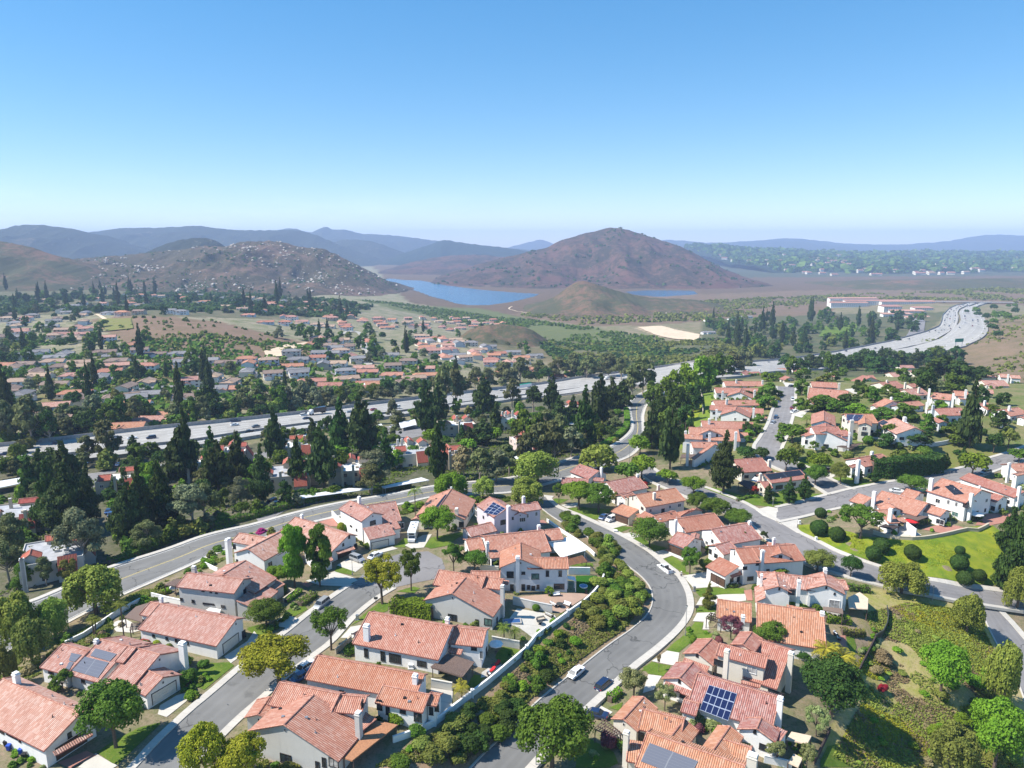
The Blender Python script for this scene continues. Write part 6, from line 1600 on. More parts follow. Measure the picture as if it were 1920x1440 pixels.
h = H('salmon-roofed white house enclosed by a tall dark hedge', rJ, 'white','red')
h.g(395,193,640,148,708,225,3.0,.38,.9); h.g(350,258,400,240,380,275,2.7,.36,.8); h.c(433,205,6.8,1.4,1.1).c(553,128,6.2,1.1,1.0).auto(4).done()
h = H('salmon-roofed house behind the tall corner conifer', rL, 'cream','red')
h.g(640,392,905,376,1000,492,3.0,.38,.8); h.c(975,395,6.2,1.2,1.0).w(920,505,2,1).auto(4).done()
h = H('corner house with a long black roof panel array and a round stub chimney', rL, 'cream','red')
h.g(920,526,1248,486,1302,566,2.8,.38,.8); h.g(890,592,960,588,985,650,2.6,.36,.7); h.pv((978,573),(930,525),(1245,485),(1285,527),m='pv_dark',nx=10,ny=2).c(893,520,5.6,1.0,.9).w(1060,640,3,1.4).auto(4).done()
h = H('white-gabled salmon-roofed house with wooden pergola deck on the upper street corner', rM, 'white','red')
h.g(655,887,650,800,907,1047,2.9,.42,.95); h.g(485,839,787,839,792,925,4.4,.42,.4); h.g(785,880,882,880,882,945,4.0,.36,.6); h.g(470,925,480,905,352,970,2.7,.3,.7)
h.c(917,908,6.6,.9,.8).w(645,1060,2.3,1.7,nm=2).w(430,1010,1,1.6).done()
h = H('salmon-roofed house with a white gable and balcony behind the corner pergola house', rM, 'white','red')
h.g(630,770,628,662,480,830,3.8,.42,.95); h.w(655,822,2.2,1.0).w(700,810,.9,1.2).auto(4).done()
h = H('orange-roofed house with blue solar panels and a dormer window above the clipped shrubs', rM, 'cream','orange')
h.g(858,696,1177,700,1180,800,4.4,.42,.5); h.g(1095,797,1085,715,1017,845,4.9,.42,1); h.pv((880,770),(885,700),(1075,705),(1030,775),nx=5,ny=2).c(945,768,8.0,1.6,1.1).w(1085,862,1.7,1.6,'white').w(1085,920,2.4,1.5).auto(4).done()
h = H('salmon-roofed white house with black panels beside the curved grey wall', rM, 'white','pink')
h.g(1430,742,1652,852,1475,942,3.0,.40,.9); h.g(1290,760,1400,790,1230,795,3.0,.36,.8); h.pv((1230,797),(1300,762),(1352,790),(1290,822),m='pv_dark',nx=3,ny=2).c(1540,733,7.0,1.5,1.2).c(1558,795,5.6,1.2,.9).auto(4).done()
h = H('two-storey salmon-roofed house behind the row of young green trees', rM, 'cream','red')
h.g(482,333,772,346,778,404,5.0,.36,.8); h.g(470,402,905,440,962,562,3.0,.36,.6); h.g(440,545,520,510,500,590,2.8,.36,.8); h.pv((505,520),(512,492),(600,492),(592,520),m='pv_dark',nx=3,ny=1).c(802,352,7.4,1.2,1.0).c(790,450,5.6,1.2,.9).c(462,390,6.5,1.0,.9).auto(3.5).done()
FAR = [
 ('low hip-roofed salmon house above the upper street end', rM,'cream','red',[(650,232,762,242,772,292,3.2,.4,.8),(600,300,690,290,700,330,2.8,.36,.8)],[(708,225,6)]),
 ('salmon-roofed house with a concrete parking court on its left', rM,'cream','red',[(1065,262,1155,285,872,354,3.0,.36,.9),(1120,262,1180,262,1200,335,3,.36,.8)],[(1105,300,5.5)]),
 ('wide salmon-roofed house with an arched window facing the parking court', rM,'cream','red',[(1250,342,1440,324,1530,403,3.0,.38,.9),(1570,360,1640,352,1675,395,3.2,.36,.8)],[(1545,345,6.5),(1340,318,6)]),
 ('salmon-roofed house half hidden by round trees below the wide house', rM,'cream','pink',[(1530,420,1722,406,1780,482,3.0,.38,.8),(1440,440,1500,430,1490,480,2.8,.36,.8)],[(1700,400,6)]),
 ('salmon house with a brown timbered gable beside a tall slim tree', rM,'white','red',[(1312,524,1412,552,1330,640,3.2,.4,.9),(1180,600,1230,590,1100,650,2.8,.36,.8)],[(1390,510,6)]),
 ('pale blue-walled house with salmon roof behind the leafy hedge trees', rM,'blue','red',[(1490,568,1692,550,1745,602,3.0,.38,.9),(1440,600,1500,590,1350,684,2.8,.36,.8)],[(1480,590,6)]),
 ('white two-storey house with arched balcony on the hillside', rN,'white','red',[(905,578,1112,600,1122,668,4.8,.38,.8),(870,620,905,600,850,650,4.4,.4,.9)],[(858,535,8.2),(1128,590,7.2),(830,690,5.5)]),
 ('salmon-roofed house with a blue gable beside the tallest hillside conifer', rN,'blue','red',[(905,755,1205,748,1232,832,3.8,.4,.8),(1140,815,1135,770,1080,860,3.4,.4,1),(900,850,1020,900,870,880,3.2,.36,.9)],[(900,720,6.6)]),
 ('small salmon-roofed house right of the tallest hillside conifer', rN,'white','red',[(1400,700,1500,690,1578,765,3.0,.38,.8)],[(1482,668,6)]),
 ('salmon-roofed house with a bright white chimney at the right edge of the hill', rN,'white','red',[(1650,770,1850,742,1918,822,3.0,.38,.8),(1880,850,1960,830,1800,910,2.8,.36,.8)],[(1690,780,6.4),(1758,728,6)]),
 ('broad salmon-roofed house on the far right slope', rN,'cream','pink',[(1440,438,1692,440,1742,502,3.2,.36,.8),(1500,490,1560,470,1600,530,3.2,.36,.8)],[(1505,500,6)]),
 ('salmon-roofed house above the broad far right house', rN,'cream','pink',[(1432,382,1602,390,1628,414,4.4,.36,.8)],[]),
 ('white two-storey house with dark windows on the far right slope', rN,'white','pink',[(1640,366,1745,372,1750,410,5.0,.36,.8),(1760,378,1870,384,1878,420,5.2,.36,.8)],[(1745,372,7)]),
 ('salmon two-storey house peeking above dark trees near the freeway', rN,'cream','pink',[(500,268,662,268,685,300,4.6,.36,.8),(450,320,540,312,560,350,3,.36,.8)],[]),
 ('small salmon house left of the tree near the freeway', rN,'cream','pink',[(400,352,480,350,500,400,3.0,.36,.8),(620,330,690,320,700,370,3.0,.36,.8)],[]),
 ('salmon-roofed house between two tall dark trees near the freeway', rN,'cream','pink',[(815,322,900,328,942,362,3.4,.38,.9)],[(835,312,6)]),
 ('salmon-roofed two-storey house left of the tallest hillside conifer', rN,'white','red',[(1130,556,1285,566,1300,622,4.6,.36,.8),(1150,600,1230,600,1250,650,3.6,.36,.8)],[(1268,545,7)]),
 ('small salmon-roofed house above the gravel lane on the right hill', rN,'cream','pink',[(1455,540,1570,548,1588,590,3.0,.36,.8)],[]),
 ('top salmon-roofed house of the left row with a small solar panel', rP,'white','red',[(735,225,1100,222,1105,262,3.6,.36,.8),(895,230,960,205,960,312,3.2,.42,.9)],[(970,205,6.2),(1110,195,6.2)]),
 ('second salmon-roofed house from the top of the left row, behind a palm', rP,'white','red',[(700,327,1130,330,1122,385,3.2,.4,.7)],[(845,312,6),(1140,318,6)]),
 ('third salmon-roofed house from the top of the left row with two white chimneys', rP,'white','red',[(600,400,1085,410,1110,470,3.3,.4,.7),(880,452,902,408,1015,548,2.9,.42,.95)],[(692,440,6.2),(1052,430,6.2)]),
 ('fourth house from the top of the left row with a plain long roof and palm', rP,'white','red',[(580,546,1075,540,1088,600,3.2,.4,.7)],[(738,530,5.8)]),
 ('fifth house from the top of the left row with a wide white front gable', rP,'white','red',[(550,598,1150,640,1130,692,3.3,.4,.7),(830,657,850,612,985,788,2.9,.42,.95),(1070,700,1110,690,1125,760,2.7,.36,.8)],[(622,648,6.4),(1040,632,6.6)]),
 ('sixth house from the top of the left row with a long plain roof', rP,'white','red',[(450,772,1030,790,1010,868,3.1,.4,.7)],[(540,750,6)]),
 ('two-storey house with white balcony at the foot of the left row', rP,'white','red',[(310,845,865,868,842,1005,3.3,.4,.6),(240,922,462,936,402,982,4.6,.36,.8),(540,880,520,865,400,982,4.4,.4,.9),(870,905,970,908,995,965,3.0,.38,.8)],[(545,915,7),(840,900,7),(275,890,6.5)]),
 ('last house of the left row with a wooden deck and tall white chimney', rP,'white','red',[(335,1012,622,1016,592,1080,4.4,.36,.7),(600,1040,560,1028,312,1188,3.0,.4,.9)],[(300,1040,7.2)]),
 ('cream gabled house at the head of the upper street', rP,'white','red',[(1192,186,1392,182,1412,246,3.5,.4,.8)],[(1112,200,6.2)]),
 ('tall cream gabled house with a chimney at the head of the upper street', rP,'white','red',[(1462,186,1560,184,1420,240,4.6,.42,.9)],[(1465,165,8),(1655,180,6)]),
 ('small detached garage with salmon roof at the end of the upper street', rP,'cream','red',[(1390,268,1450,285,1360,310,2.7,.4,.9)],[]),
]
for lab, rg, wl, tl, bl, ch in FAR:
	h = H(lab, rg, wl, tl); h.hk = .86
	for q in bl: h.g(*q)
	for q in ch: h.c(*q, 1.1,.9)
	h.auto(4.2).done()
def apartment(label, px, py, w, d, ang, seed, wallm='tan', hh=6.2):
	s = House(label, (0,0,1), wallm, 'apt', name='apartment_building', cat='apartments', group='courtyard apartments beside the freeway')
	s.base(px, py, hh); c = s.org.xy; rr = random.Random(seed)
	X = Vector((math.cos(ang), math.sin(ang))); Y = Vector((-X.y, X.x))
	s.flatbox(c - X * w / 2 - Y * d / 2, X, Y, w, d, hh)
	for sx, sy, ww, dd in ((-.32,-.30,4.2,5.0),(.34,.22,4.4,4.2),(.05,.42,6.0,3.6)):
		p = c + X * (w * sx) + Y * (d * sy); ax = X if rr.random() < .5 else Y; pr = Vector((-ax.y, ax.x));
		s.gable(p - ax * ww / 2, p + ax * ww / 2, pr, dd / 2, hh + rr.uniform(.5,1.3),.62)
	for sg, off in ((-1, rr.uniform(-.1,.1)),(1, rr.uniform(-.3,0))):
		a = c + X * (w * (off + .12)) - Y * (d / 2 * 1) if sg < 0 else c + X * (w / 2) + Y * (d * off)
		ax, n = (X, -Y) if sg < 0 else (Y, X); L = 4.6
		v3 = lambda p, z: Vector((p.x, p.y, s.z0 + z))
		q = [v3(a, hh + .9), v3(a + ax * L, hh + .9), v3(a + ax * L + n * 2.6, hh - 3.4), v3(a + n * 2.6, hh - 3.4)]
		if (q[1] - q[0]).cross(q[3] - q[0]).z < 0: q = q[::-1]
		s.R.slab(q, .2,0,1, [(0,0),(L, 0),(L, 5),(0,5)])
		for e in (a, a + ax * L): s.W.face([v3(e, hh + .6), v3(e + n * 2.5, hh - 3.5), v3(e + n * 2.5,-1), v3(e, -1)])
		s.W.face([v3(a + n * 2.4, hh - 3.5), v3(a + ax * L + n * 2.4, hh - 3.5), v3(a + ax * L + n * 2.4,-1), v3(a + n * 2.4,-1)])
	for i in range(3):
		p = c + X * (w * rr.uniform(-.45,.45)) + Y * (d * rr.choice((-.47,.47))); q = proj(p.x, p.y, s.z0 + hh + 1.9); s.c(q[0], q[1], hh + 1.9,1.0,.8)
	for i in range(3):
		p = c + X * (w * rr.uniform(-.2,.3)) + Y * (d * rr.uniform(-.25,.2)); s.W.box((p.x, p.y, s.z0 + hh - .05),(1.3,1.0,.8),0, ang)
	s.auto(3.6).done()
a0 = math.radians(14)
for i, (lab, px, py, w, d, an, wl) in enumerate([
 ('white-roofed apartment block at the far left above the boundary road, beside the grey eucalyptus', 100,1030,15,17,.5,'grey'),
 ('apartment block at the left edge with a round attic window in its tiled gable', 40,955,20,15,.35,'tan'),
 ('apartment block with a tiled gable beside the parking bays behind two dark conifers', 232,893,17,11,.3,'tan'),
 ('long tan apartment block with grey flat roof and curved parapet near the long white carport', 533,882,19,15,.25,'tan'),
 ('apartment block with a tall red tiled screen wall beside the silver-leaved eucalyptus', 655,872,16,15,.25,'tan'),
 ('tan apartment block with tiled towers just below the freeway barrier', 552,832,18,12,.25,'tan'),
 ('stepped cream apartment block with red towers and a leaning tiled screen', 770,840,17,18,.35,'cream'),
 ('apartment block with red attic gables under the two tall freeway conifers', 855,792,18,12,.3,'tan'),
 ('pale apartment block with two red tiled towers near the freeway truck', 955,782,18,11,.3,'cream'),
 ('pink apartment block half hidden by eucalyptus above the pepper trees', 985,822,12,10,.35,'pink'),
 ('red-faced apartment block with a single attic gable near the road bend', 1075,762,10,10,.4,'pink'),
 ('apartment block showing only its red roof above the grey thicket', 842,850,9,8,.3,'tan'),
 ('apartment block with a pink side wall behind the left group of conifers', 380,868,13,12,.3,'pink'),
 ('small tan apartment block below the freeway beside a white carport', 432,842,13,9,.25,'pink')]):
	apartment(lab, px, py, w, d, an, 30 + i, wl)
wall_line('garden_wall','long white wall with pillars curving along the top of the planted bank','wall', Z(rE,[(560,1500),(800,1415),(1000,1300),(1270,1085),(1500,905),(1760,680)])+Z(rF,[(1265,1438),(1400,1340),(1560,1222),(1750,1080),(1850,960),(1888,860),(1885,815)]),1.15, 'wall_white', .28, True, 2.5, posts=Z(rE,[(795,1428),(1275,1090),(1765,685)])+Z(rF,[(1560,1225)]))
wall_line('garden_wall','white wall along the slope behind the solar-panel house','wall', Z(rB,[(300,1215),(370,1190),(530,1095),(700,975),(830,900),(1010,805)]),1.3, 'wall_white', .25)
wall_line('garden_wall','white wall between the grey two-storey house and the long bungalow','wall', Z(rB,[(1080,790),(1230,830),(1370,860)]),1.8, 'wall_white', .25)
wall_line('garden_fence','short white rail fence behind the cross-gabled house','fence', Z(rB,[(1560,490),(1672,545)]),1.2, 'white_trim', .1)
wall_line('garden_wall','grey retaining wall below the tiled patio of the large white house','wall', Z(rF,[(1065,1120),(1240,1160),(1418,1195)]),1.9, 'wall_grey', .3)
wall_line('garden_wall','white garden wall behind the square of artificial turf','wall', Z(rF,[(1560,850),(1660,852),(1758,852)]),1.9, 'wall_white', .25)
wall_line('garden_wall','cream wall between the two houses beside the magnolia','wall', Z(rF,[(770,830),(935,838)]),1.8, 'wall_cream', .25)
wall_line('garden_wall','cream side wall behind the pergola house pool chairs','wall', Z(rE,[(905,1000),(1000,1020),(1095,1035)]),1.7, 'wall_cream', .25)
wall_line('garden_wall','pale wall at the end of the lawn with red loungers','wall', Z(rE,[(1450,610),(1580,630),(1700,655)]),1.7, 'wall_cream', .25)
wall_line('garden_wall','low brown wall beside the entrance of the raised-chimney house','wall', Z(rE,[(45,705),(110,650),(185,580)]),1.1, 'wall_tan', .3)
wall_line('garden_wall','low curved stone wall along the top of the big green slope','wall', Z(rJ,[(560,870),(690,905),(850,925),(1000,922),(1200,890),(1420,840),(1500,850),(1600,800)]),1.0, 'wall_tan', .4)
wall_line('garden_wall','white screen wall beside the red umbrella','wall', Z(rJ,[(838,820),(900,850),(945,900)]),2.4, 'wall_white', .25)
wall_line('garden_wall','long curved grey retaining wall across the dry hillside','wall', Z(rJ,[(540,30),(700,55),(850,80),(1000,85),(1120,80),(1230,60),(1340,30),(1450,0),(1490,-40)]),1.6, 'wall_grey', .3)
wall_line('garden_wall','tan wall along the bright green strip above the dark trees','wall', Z(rP,[(440,435),(455,520),(465,620),(465,700)]),1.6, 'wall_tan', .3)
wall_line('garden_fence','dark timber rail fence climbing the weedy slope beside the palms','fence', Z(rI,[(1075,650),(1130,540),(1190,420),(1255,290)]),1.1, 'wood_dark', .16)
wall_line('garden_fence','dark timber rail fence below the flowering bushes at the bottom edge','fence', Z(rI,[(705,1410),(770,1280),(845,1120)]),1.1, 'wood_dark', .16)
wall_line('garden_fence','dark curved glass-panelled fence around the tan canopy garden','fence', Z(rI,[(1250,290),(1320,250),(1362,160),(1368,90),(1355,20)]),1.3, 'metal_dark', .08)
wall_line('garden_wall','white wall beside the courtyard with the clipped topiary','wall', Z(rD,[(525,960),(640,1000),(745,1010),(630,1105)]),1.1, 'wall_tan', .25)
wall_line('garden_wall','white wall behind the white two-storey dormer house','wall', Z(rD,[(1070,330),(1120,385),(1160,420)]),1.9, 'wall_white', .25)
wall_line('garden_wall','white curved wall beside the road next to the lavender house','wall', Z(rF,[(1370,375),(1420,410),(1500,470),(1640,560),(1760,650),(1800,690)]),.9, 'wall_white', .25)
wall_line('garden_wall','white fence wall at the bottom edge beside the capped chimney','wall', Z(rI,[(250,1390),(360,1420),(500,1450)]),1.4, 'wall_white', .25)
cover('patio_cover','brown tiled lean-to patio cover at the rear of the long bungalow','patio cover', Z(rB,[(1060,812),(990,990),(832,945),(935,850)]),2.6, 'tile_brown')
cover('pergola','open timber pergola between the palm and the long bungalow','pergola', Z(rB,[(895,1000),(1060,990),(1040,1050),(880,1060)]),2.5, 'wood', slats=True)
cover('gazebo','dark brown gazebo roof behind the grey two-storey house','gazebo', Z(rB,[(1190,655),(1300,597),(1362,600),(1290,665)]),3.0, 'wood')
cover('patio_cover','large white slatted patio cover attached to the long red-tiled house','patio cover', Z(rF,[(1385,560),(1590,508),(1722,630),(1500,695)]),3.0, 'white_trim','white_trim', slats=.36)
cover('pergola','small pinkish slatted pergola below the white patio cover','pergola', Z(rF,[(1550,720),(1690,680),(1730,730),(1570,770)]),2.4, 'wood_orange', slats=True)
cover('pergola','broad dark brown slatted pergola roof beside the loungers','pergola', Z(rE,[(905,820),(1062,700),(1288,772),(1182,905)]),2.7, 'wood', slats=.38)
cover('patio_cover','stained orange-brown timber patio roof at the bottom house','patio cover', Z(rC,[(1660,1012),(1852,1050),(1442,1372),(1352,1342)]),2.6, 'wood_orange')
cover('pergola','dark timber pergola over the driveway beside the purple-leaved tree','pergola', Z(rH,[(690,950),(735,905),(870,950),(830,1000)]),2.5, 'wood_dark','wood_dark', slats=True)
cover('pergola','pale timber pergola beside the dark car and twin-gabled house','pergola', Z(rG,[(165,1085),(260,1000),(410,1120),(330,1150)]),2.5, 'wood', slats=True)
cover('canopy','tan fabric canopy beside the clipped hedge on the hillside garden','canopy', [(1590,1120),(1612,1110),(1628,1122),(1627,1142),(1592,1140)], 2.6, 'fabric_tan')
cover('patio_cover','brown tiled patio roof below the three-gabled house','patio cover', Z(rH,[(1745,880),(1745,850),(1920,870),(1925,915)]),2.6, 'tile_brown')
cover('patio_cover','dark patio roof in front of the low-winged house','patio cover', Z(rJ,[(615,800),(690,772),(800,800),(735,828)]),2.6, 'wood_dark')
cover('patio_cover','brown patio roof between the red umbrella and the low-winged house','patio cover', Z(rJ,[(800,705),(880,690),(1065,712),(965,748)]),2.8, 'wood')
cover('pergola','wooden pergola deck around the white-gabled upper corner house','pergola', Z(rM,[(775,1060),(1000,1030),(1075,1020),(940,1090)]),2.5, 'wood', slats=True)
cover('balcony','corner balcony slab with posts on the two-storey white house','balcony', Z(rJ,[(1345,655),(1400,640),(1480,655),(1420,682)]),2.7, 'white_trim','white_trim')
cover('balcony','upper balcony deck at the right end of the large white house','balcony', Z(rF,[(1556,885),(1556,862),(1620,870),(1632,905)]),2.9, 'white_trim','white_trim')
cover('canopy','beige square canopy among the flowering bushes','canopy', Z(rI,[(455,1180),(500,1112),(680,1150),(640,1225)]),2.5, 'fabric_tan')
cover('canopy','small beige canopy at the bottom edge beside the fence','canopy', Z(rI,[(465,1385),(520,1310),(600,1350),(560,1430)]),2.4, 'fabric_tan')
cover('patio_cover','wooden deck roof left of the last house of the upper row','patio cover', Z(rP,[(215,1190),(230,1150),(400,1150),(330,1190)]),2.6, 'wood')
cover('shed_roof','flat white equipment shelter between the bungalow and the grey house','shelter', Z(rB,[(1560,885),(1600,860),(1700,875),(1690,905)]),2.2, 'white_trim','white_trim')
cover('patio_cover','dark patio roof beside the corner house below the tall conifer','patio cover', Z(rL,[(690,600),(740,575),(850,600),(800,660)]),2.5, 'wood_dark')
cover('patio_cover','white flat patio cover behind the corner house with long panels','patio cover', Z(rL,[(810,575),(840,545),(890,560),(870,595)]),2.8, 'white_trim','white_trim')
CP_ = [('white carport roof at the far left below the freeway', [(-20,905),(40,895),(44,905),(-18,918)]),('long white carport roof behind the hedge of the boundary road', [(556,930),(655,915),(700,916),(566,934)]),('white carport roof behind the hedge below the leaning tiled screen', [(715,912),(790,895),(805,900),(720,915)]),('white carport roof just under the freeway barrier', [(528,822),(574,811),(578,818),(532,827)]),
 ('white carport roof beside the parked cars below the freeway', [(748,792),(778,786),(781,796),(752,803)]),('small white carport roof left of the parked white cars', [(699,800),(715,794),(720,803),(703,810)]),('white carport roof among the eucalyptus near the pepper tree', [(935,845),(965,850),(978,862),(950,858)]),('white carport roof above the road bend hedge', [(1045,785),(1070,788),(1078,796),(1052,793)])]
for lb, p in CP_: cover('carport', lb, 'carport', p, 2.7, 'flat_roof','metal', group='white carports of the apartments')
hedge('tall clipped box hedge beside the grey-gabled house', Z(rE,[(560,330),(700,345),(820,360),(930,375)]),3.6,3.4, 'bright', dens=60)
hedge('long dark clipped hedge along the far side of the boundary road', [(205,1062),(262,1040),(330,1010),(420,985),(500,965),(548,951),(600,938),(640,930)], 2.2,2.6, 'green', dens=30)
hedge('clipped hedge in front of the carport beside the boundary road', [(692,925),(730,920),(770,913)], 2.2,2.2, 'green', dens=30)
hedge('low bright hedge at the roadside beside the pepper tree', [(928,892),(950,886),(972,880)], 1.8,2.2, 'bright')
hedge('roadside hedge where the boundary road bends uphill', [(1125,842),(1145,830),(1168,812),(1176,795),(1174,770)], 2.2,2.6, 'bright')
hedge('clipped hedge strip beside the tan canopy', Z(rH,[(1760,985),(1850,990),(1990,1010)]),1.8,1.6, 'bright')
hedge('brown-green clipped hedge below the bright hedge strip', Z(rI,[(950,235),(1050,250),(1150,255)]),1.6,1.2, 'olive')
hedge('dark hedge behind the three-gabled house and its canopy', Z(rJ,[(330,1375),(430,1385),(530,1395)]),1.7,1.4, 'green')
hedge('tall dark hedge wrapped around the salmon-roofed white house', Z(rJ,[(545,340),(700,350),(850,330),(1000,320),(1130,300)]),6.5,5.5, 'dark', dens=34, ls=.5)
hedge('clipped hedge beside the walker driveway', Z(rH,[(850,670),(910,682),(970,672)]),1.0,1.2, 'green')
hedge('clipped hedge along the sidewalk beside the topiary courtyard', Z(rD,[(650,1105),(720,1060),(785,1010)]),1.1,1.3, 'bright')
hedge('clipped hedge block beside the silver parked SUV', Z(rD,[(775,1135),(850,1090),(910,1040)]),1.2,2.2, 'green')
hedge('square clipped shrub hedge behind the navy parked car', Z(rG,[(300,850),(350,810),(395,770)]),1.5,1.6, 'bright')
hedge('dark hedge in front of the corner house with long panels', Z(rL,[(680,770),(800,735),(880,740)]),.9,1.0, 'green')
hedge('hedge along the lawn beneath the upper curved wall', Z(rM,[(950,975),(1080,975),(1180,1000),(1400,1010)]),1.2,1.2, 'green')
t = tree
t('round','green',218,1402,1287,116,'round bright green street tree in front of the solar-panel house')
t('umbrella','yellow',524,1288,1191,128,'broad yellow-green street tree beside the blue and white parked cars')
t('umbrella','yellow',388,1475,1352,86,'yellow-green tree cut by the bottom edge of the photo, left one')
t('round','yellow',456,1480,1376,84,'green bushy tree at the bottom edge beside the grey gable wall')
t('open','green',621,1219,1135,76,'dark leafy street tree at the pavement beside the raised-chimney house')
t('round','green',500,1172,1126,64,'small round tree in front of the grey two-storey house')
t('column','bright',553,1100,976,58,'tall slender poplar-like tree, left of the pair before the pink-chimney house')
t('column','green',600,1100,984,58,'slender tall tree, right of the pair beside the pale driveway')
t('round','bright',523,1098,1062,42,'low bright green tree under the slender pair')
t('ball','green',532,1112,1095,15,'drum-shaped topiary in the walled courtyard')
t('open','yellow',717,1133,1043,88,'airy yellow-green tree at the mouth of the cul-de-sac circle')
t('open','green',771,1108,1027,52,'airy green tree on the small lawn island of the cul-de-sac')
t('round','bright',820,1011,951,62,'round bright tree beside the parked motorhome')
t('open','green',851,1073,1018,48,'loose-leaved magnolia at the right rim of the cul-de-sac')
t('round','green',890,1073,1033,46,'dense round tree beside the magnolia near the white house')
t('bush','bright',352,1245,1226,26,'rounded bush at the corner of the long bungalow'); t('bush','green',382,1250,1234,22,'dark bush beside the garage wall of the long bungalow')
t('open','green',118,1296,1257,46,'small dark tree in the courtyard of the solar-panel house')
t('ball','yellow',294,1212,1200,16,'small round yellow-green topiary beside the red flowering bush'); t('ball','olive',317,1218,1206,14,'clipped olive dome shrub below the bungalow windows')
t('bush','redleaf',276,1205,1194,24,'red flowering bush behind the bungalow'); t('bush','magenta',490,1000,990,24,'magenta bougainvillea beside the boundary road')
t('bush','bright',360,1310,1292,28,'shrub mound at the corner of the bungalow lawn'); t('bush','olive',364,1308,1295,26,'pale ornamental grass clump beside the driveway kerb')
t('bush','green',352,1280,1250,34,'dark shrub mass beside the tall white front chimney')
t('ball','yellow',640,998,978,16,'upright yellow-green shrub, left of two by the white house wall'); t('ball','green',650,998,981,13,'upright green shrub, right of two by the white house wall')
t('bush','green',690,1028,1015,22,'green shrubs beside the white garage of the dormer house')
t('bush','yellow',415,1455,1425,40,'tall grass clump at the foot of the grey gable'); t('bush','olive',540,1450,1432,50,'pale bush below the big gable window')
t('bush','bright',745,1355,1332,40,'white-flowering shrub in the side garden of the salmon-tiled house'); t('bush','green',783,1378,1352,34,'rounded shrub at the inner corner of the bank wall')
t('bush','green',660,1225,1200,30,'palm-like shrub in the front garden of the raised-chimney house')
t('ball','green',1005,1145,1132,15,'clipped box ball against the grey retaining wall')
palm(233,1198,1124,34,'tall queen palm behind the long bungalow'); palm(779,970,909,38,'tall queen palm between the dormer house and the slim solar strip house')
palm(176,1192,1143,34,'dark thick-trunked palm beside the slope wall',multi=2)
palm(1560,1268,1204,84,'golden-green palm cluster beside the dark round tree','goldpalm',multi=3); palm(945,1204,1168,32,'small fan palm left of the beige courtyard'); palm(965,1206,1175,28,'small fan palm right of its pair by the beige courtyard')
palm(866,1318,1276,40,'dry-tipped fan palm beside the bank wall pillar','goldpalm'); palm(1512,800,775,30,'palm beside the upper street corner'); palm(1367,765,743,14,'small palm in front of the fourth row house'); palm(1528,708,695,18,'palm near the upper street end')
t('pepper','pepper',181,1150,1056,112,'weeping pepper tree leaning over the boundary road, the largest at left')
t('pepper','pepper',28,1220,1105,92,'weeping pepper tree at the left edge of the photo'); t('pepper','pepper',104,1192,1112,64,'pepper tree between the two large weeping ones at left'); t('pepper','olive',62,1245,1150,74,'lower olive pepper tree above the dirt slope at left')
t('pepper','olive',10,1290,1205,50,'dark pepper tree low on the left edge')
t('pepper','pepper',1009,914,842,94,'large pale weeping pepper tree at the road junction'); t('pepper','pepper',1122,882,830,70,'pale weeping pepper tree beyond the corner house'); t('pepper','pepper',988,944,893,64,'smaller weeping pepper tree at the corner below the largest one')
t('pepper','bright',845,932,884,64,'bright weeping tree behind the dark solar strip house'); t('pepper','pepper',905,932,892,48,'pale weeping tree behind the lavender house')
t('pepper','pepper',1690,1112,1048,84,'weeping pepper tree on the near side of the eastern road'); t('pepper','pepper',1812,1186,1108,56,'weeping pepper tree on the weedy slope beside the road corner'); t('pepper','pepper',1906,1145,1058,54,'pale weeping tree at the right edge beside the road')
t('pepper','pepper',1880,1335,1193,74,'tall weeping tree beside the road at the right edge'); t('round','bright',1862,1448,1318,108,'bright green spreading tree at the bottom right corner'); t('pepper','olive',1785,1446,1352,84,'olive weeping bush-tree at the bottom edge on the weedy slope')
t('round','bright',1762,1312,1206,92,'dense round bright tree alone on the weedy slope'); t('round','dark',1557,1345,1238,112,'very dark dense round tree between the orange roofs and the slope')
t('open','flower',1530,1380,1326,52,'white-flowering oleander below the dark round tree'); t('open','flower',1455,1434,1388,44,'white-flowering oleander beside the capped chimney'); t('open','flower',1512,1442,1394,40,'white-flowering oleander beside the small beige canopy')
t('round','green',1440,1214,1163,58,'dark green tree between the red two-storey house and the front gable'); t('bush','dark',1503,1232,1208,38,'dark shrub behind the two-storey red-tiled house')
t('umbrella','green',1035,1448,1309,146,'huge dense round tree at the bottom edge of the curved road')
t('open','flower',1188,1308,1252,66,'flowering crape myrtle beside the navy parked car'); t('open','flower',1246,1332,1281,46,'flowering bush-tree in front of the solar-grid house'); t('open','purple',1370,1200,1155,46,'purple-leaved plum tree beside the dark pergola')
t('bush','flower',1302,1360,1332,36,'white-flowering bush below the blue solar grid'); t('bush','flower',1335,1366,1345,40,'sparse yellowish bush at the lower edge of the blue solar grid'); t('bush','purple',1310,1372,1352,22,'purple shrub below the blue solar grid'); t('bush','purple',1140,1400,1368,34,'bare purplish bush beside the pale pergola')
t('bush','flower',1408,1400,1372,40,'white-flowering bush beside the small front gable'); t('ball','purple',1348,1208,1192,16,'dark red clipped shrub beside the plum tree'); t('ball','bright',1300,1205,1190,14,'small bright shrub on the front lawn beside the plum tree')
t('conifer','olive',1329,1140,1089,30,'slender young conifer on the driveway lawn'); t('sapling','drybrush',1235,1260,1228,12,'thin bare sapling on the small front lawn'); t('conifer','green',1395,1030,997,24,'small dense cypress beside the mottled red roof')
t('open','green',1293,1077,1026,50,'loose-leaved magnolia on the lawn beside the white pickup'); t('bush','green',1326,1068,1045,34,'rounded dark shrubs beside the magnolia lawn'); t('round','green',1218,1026,973,66,'round street tree in front of the orange-tiled house')
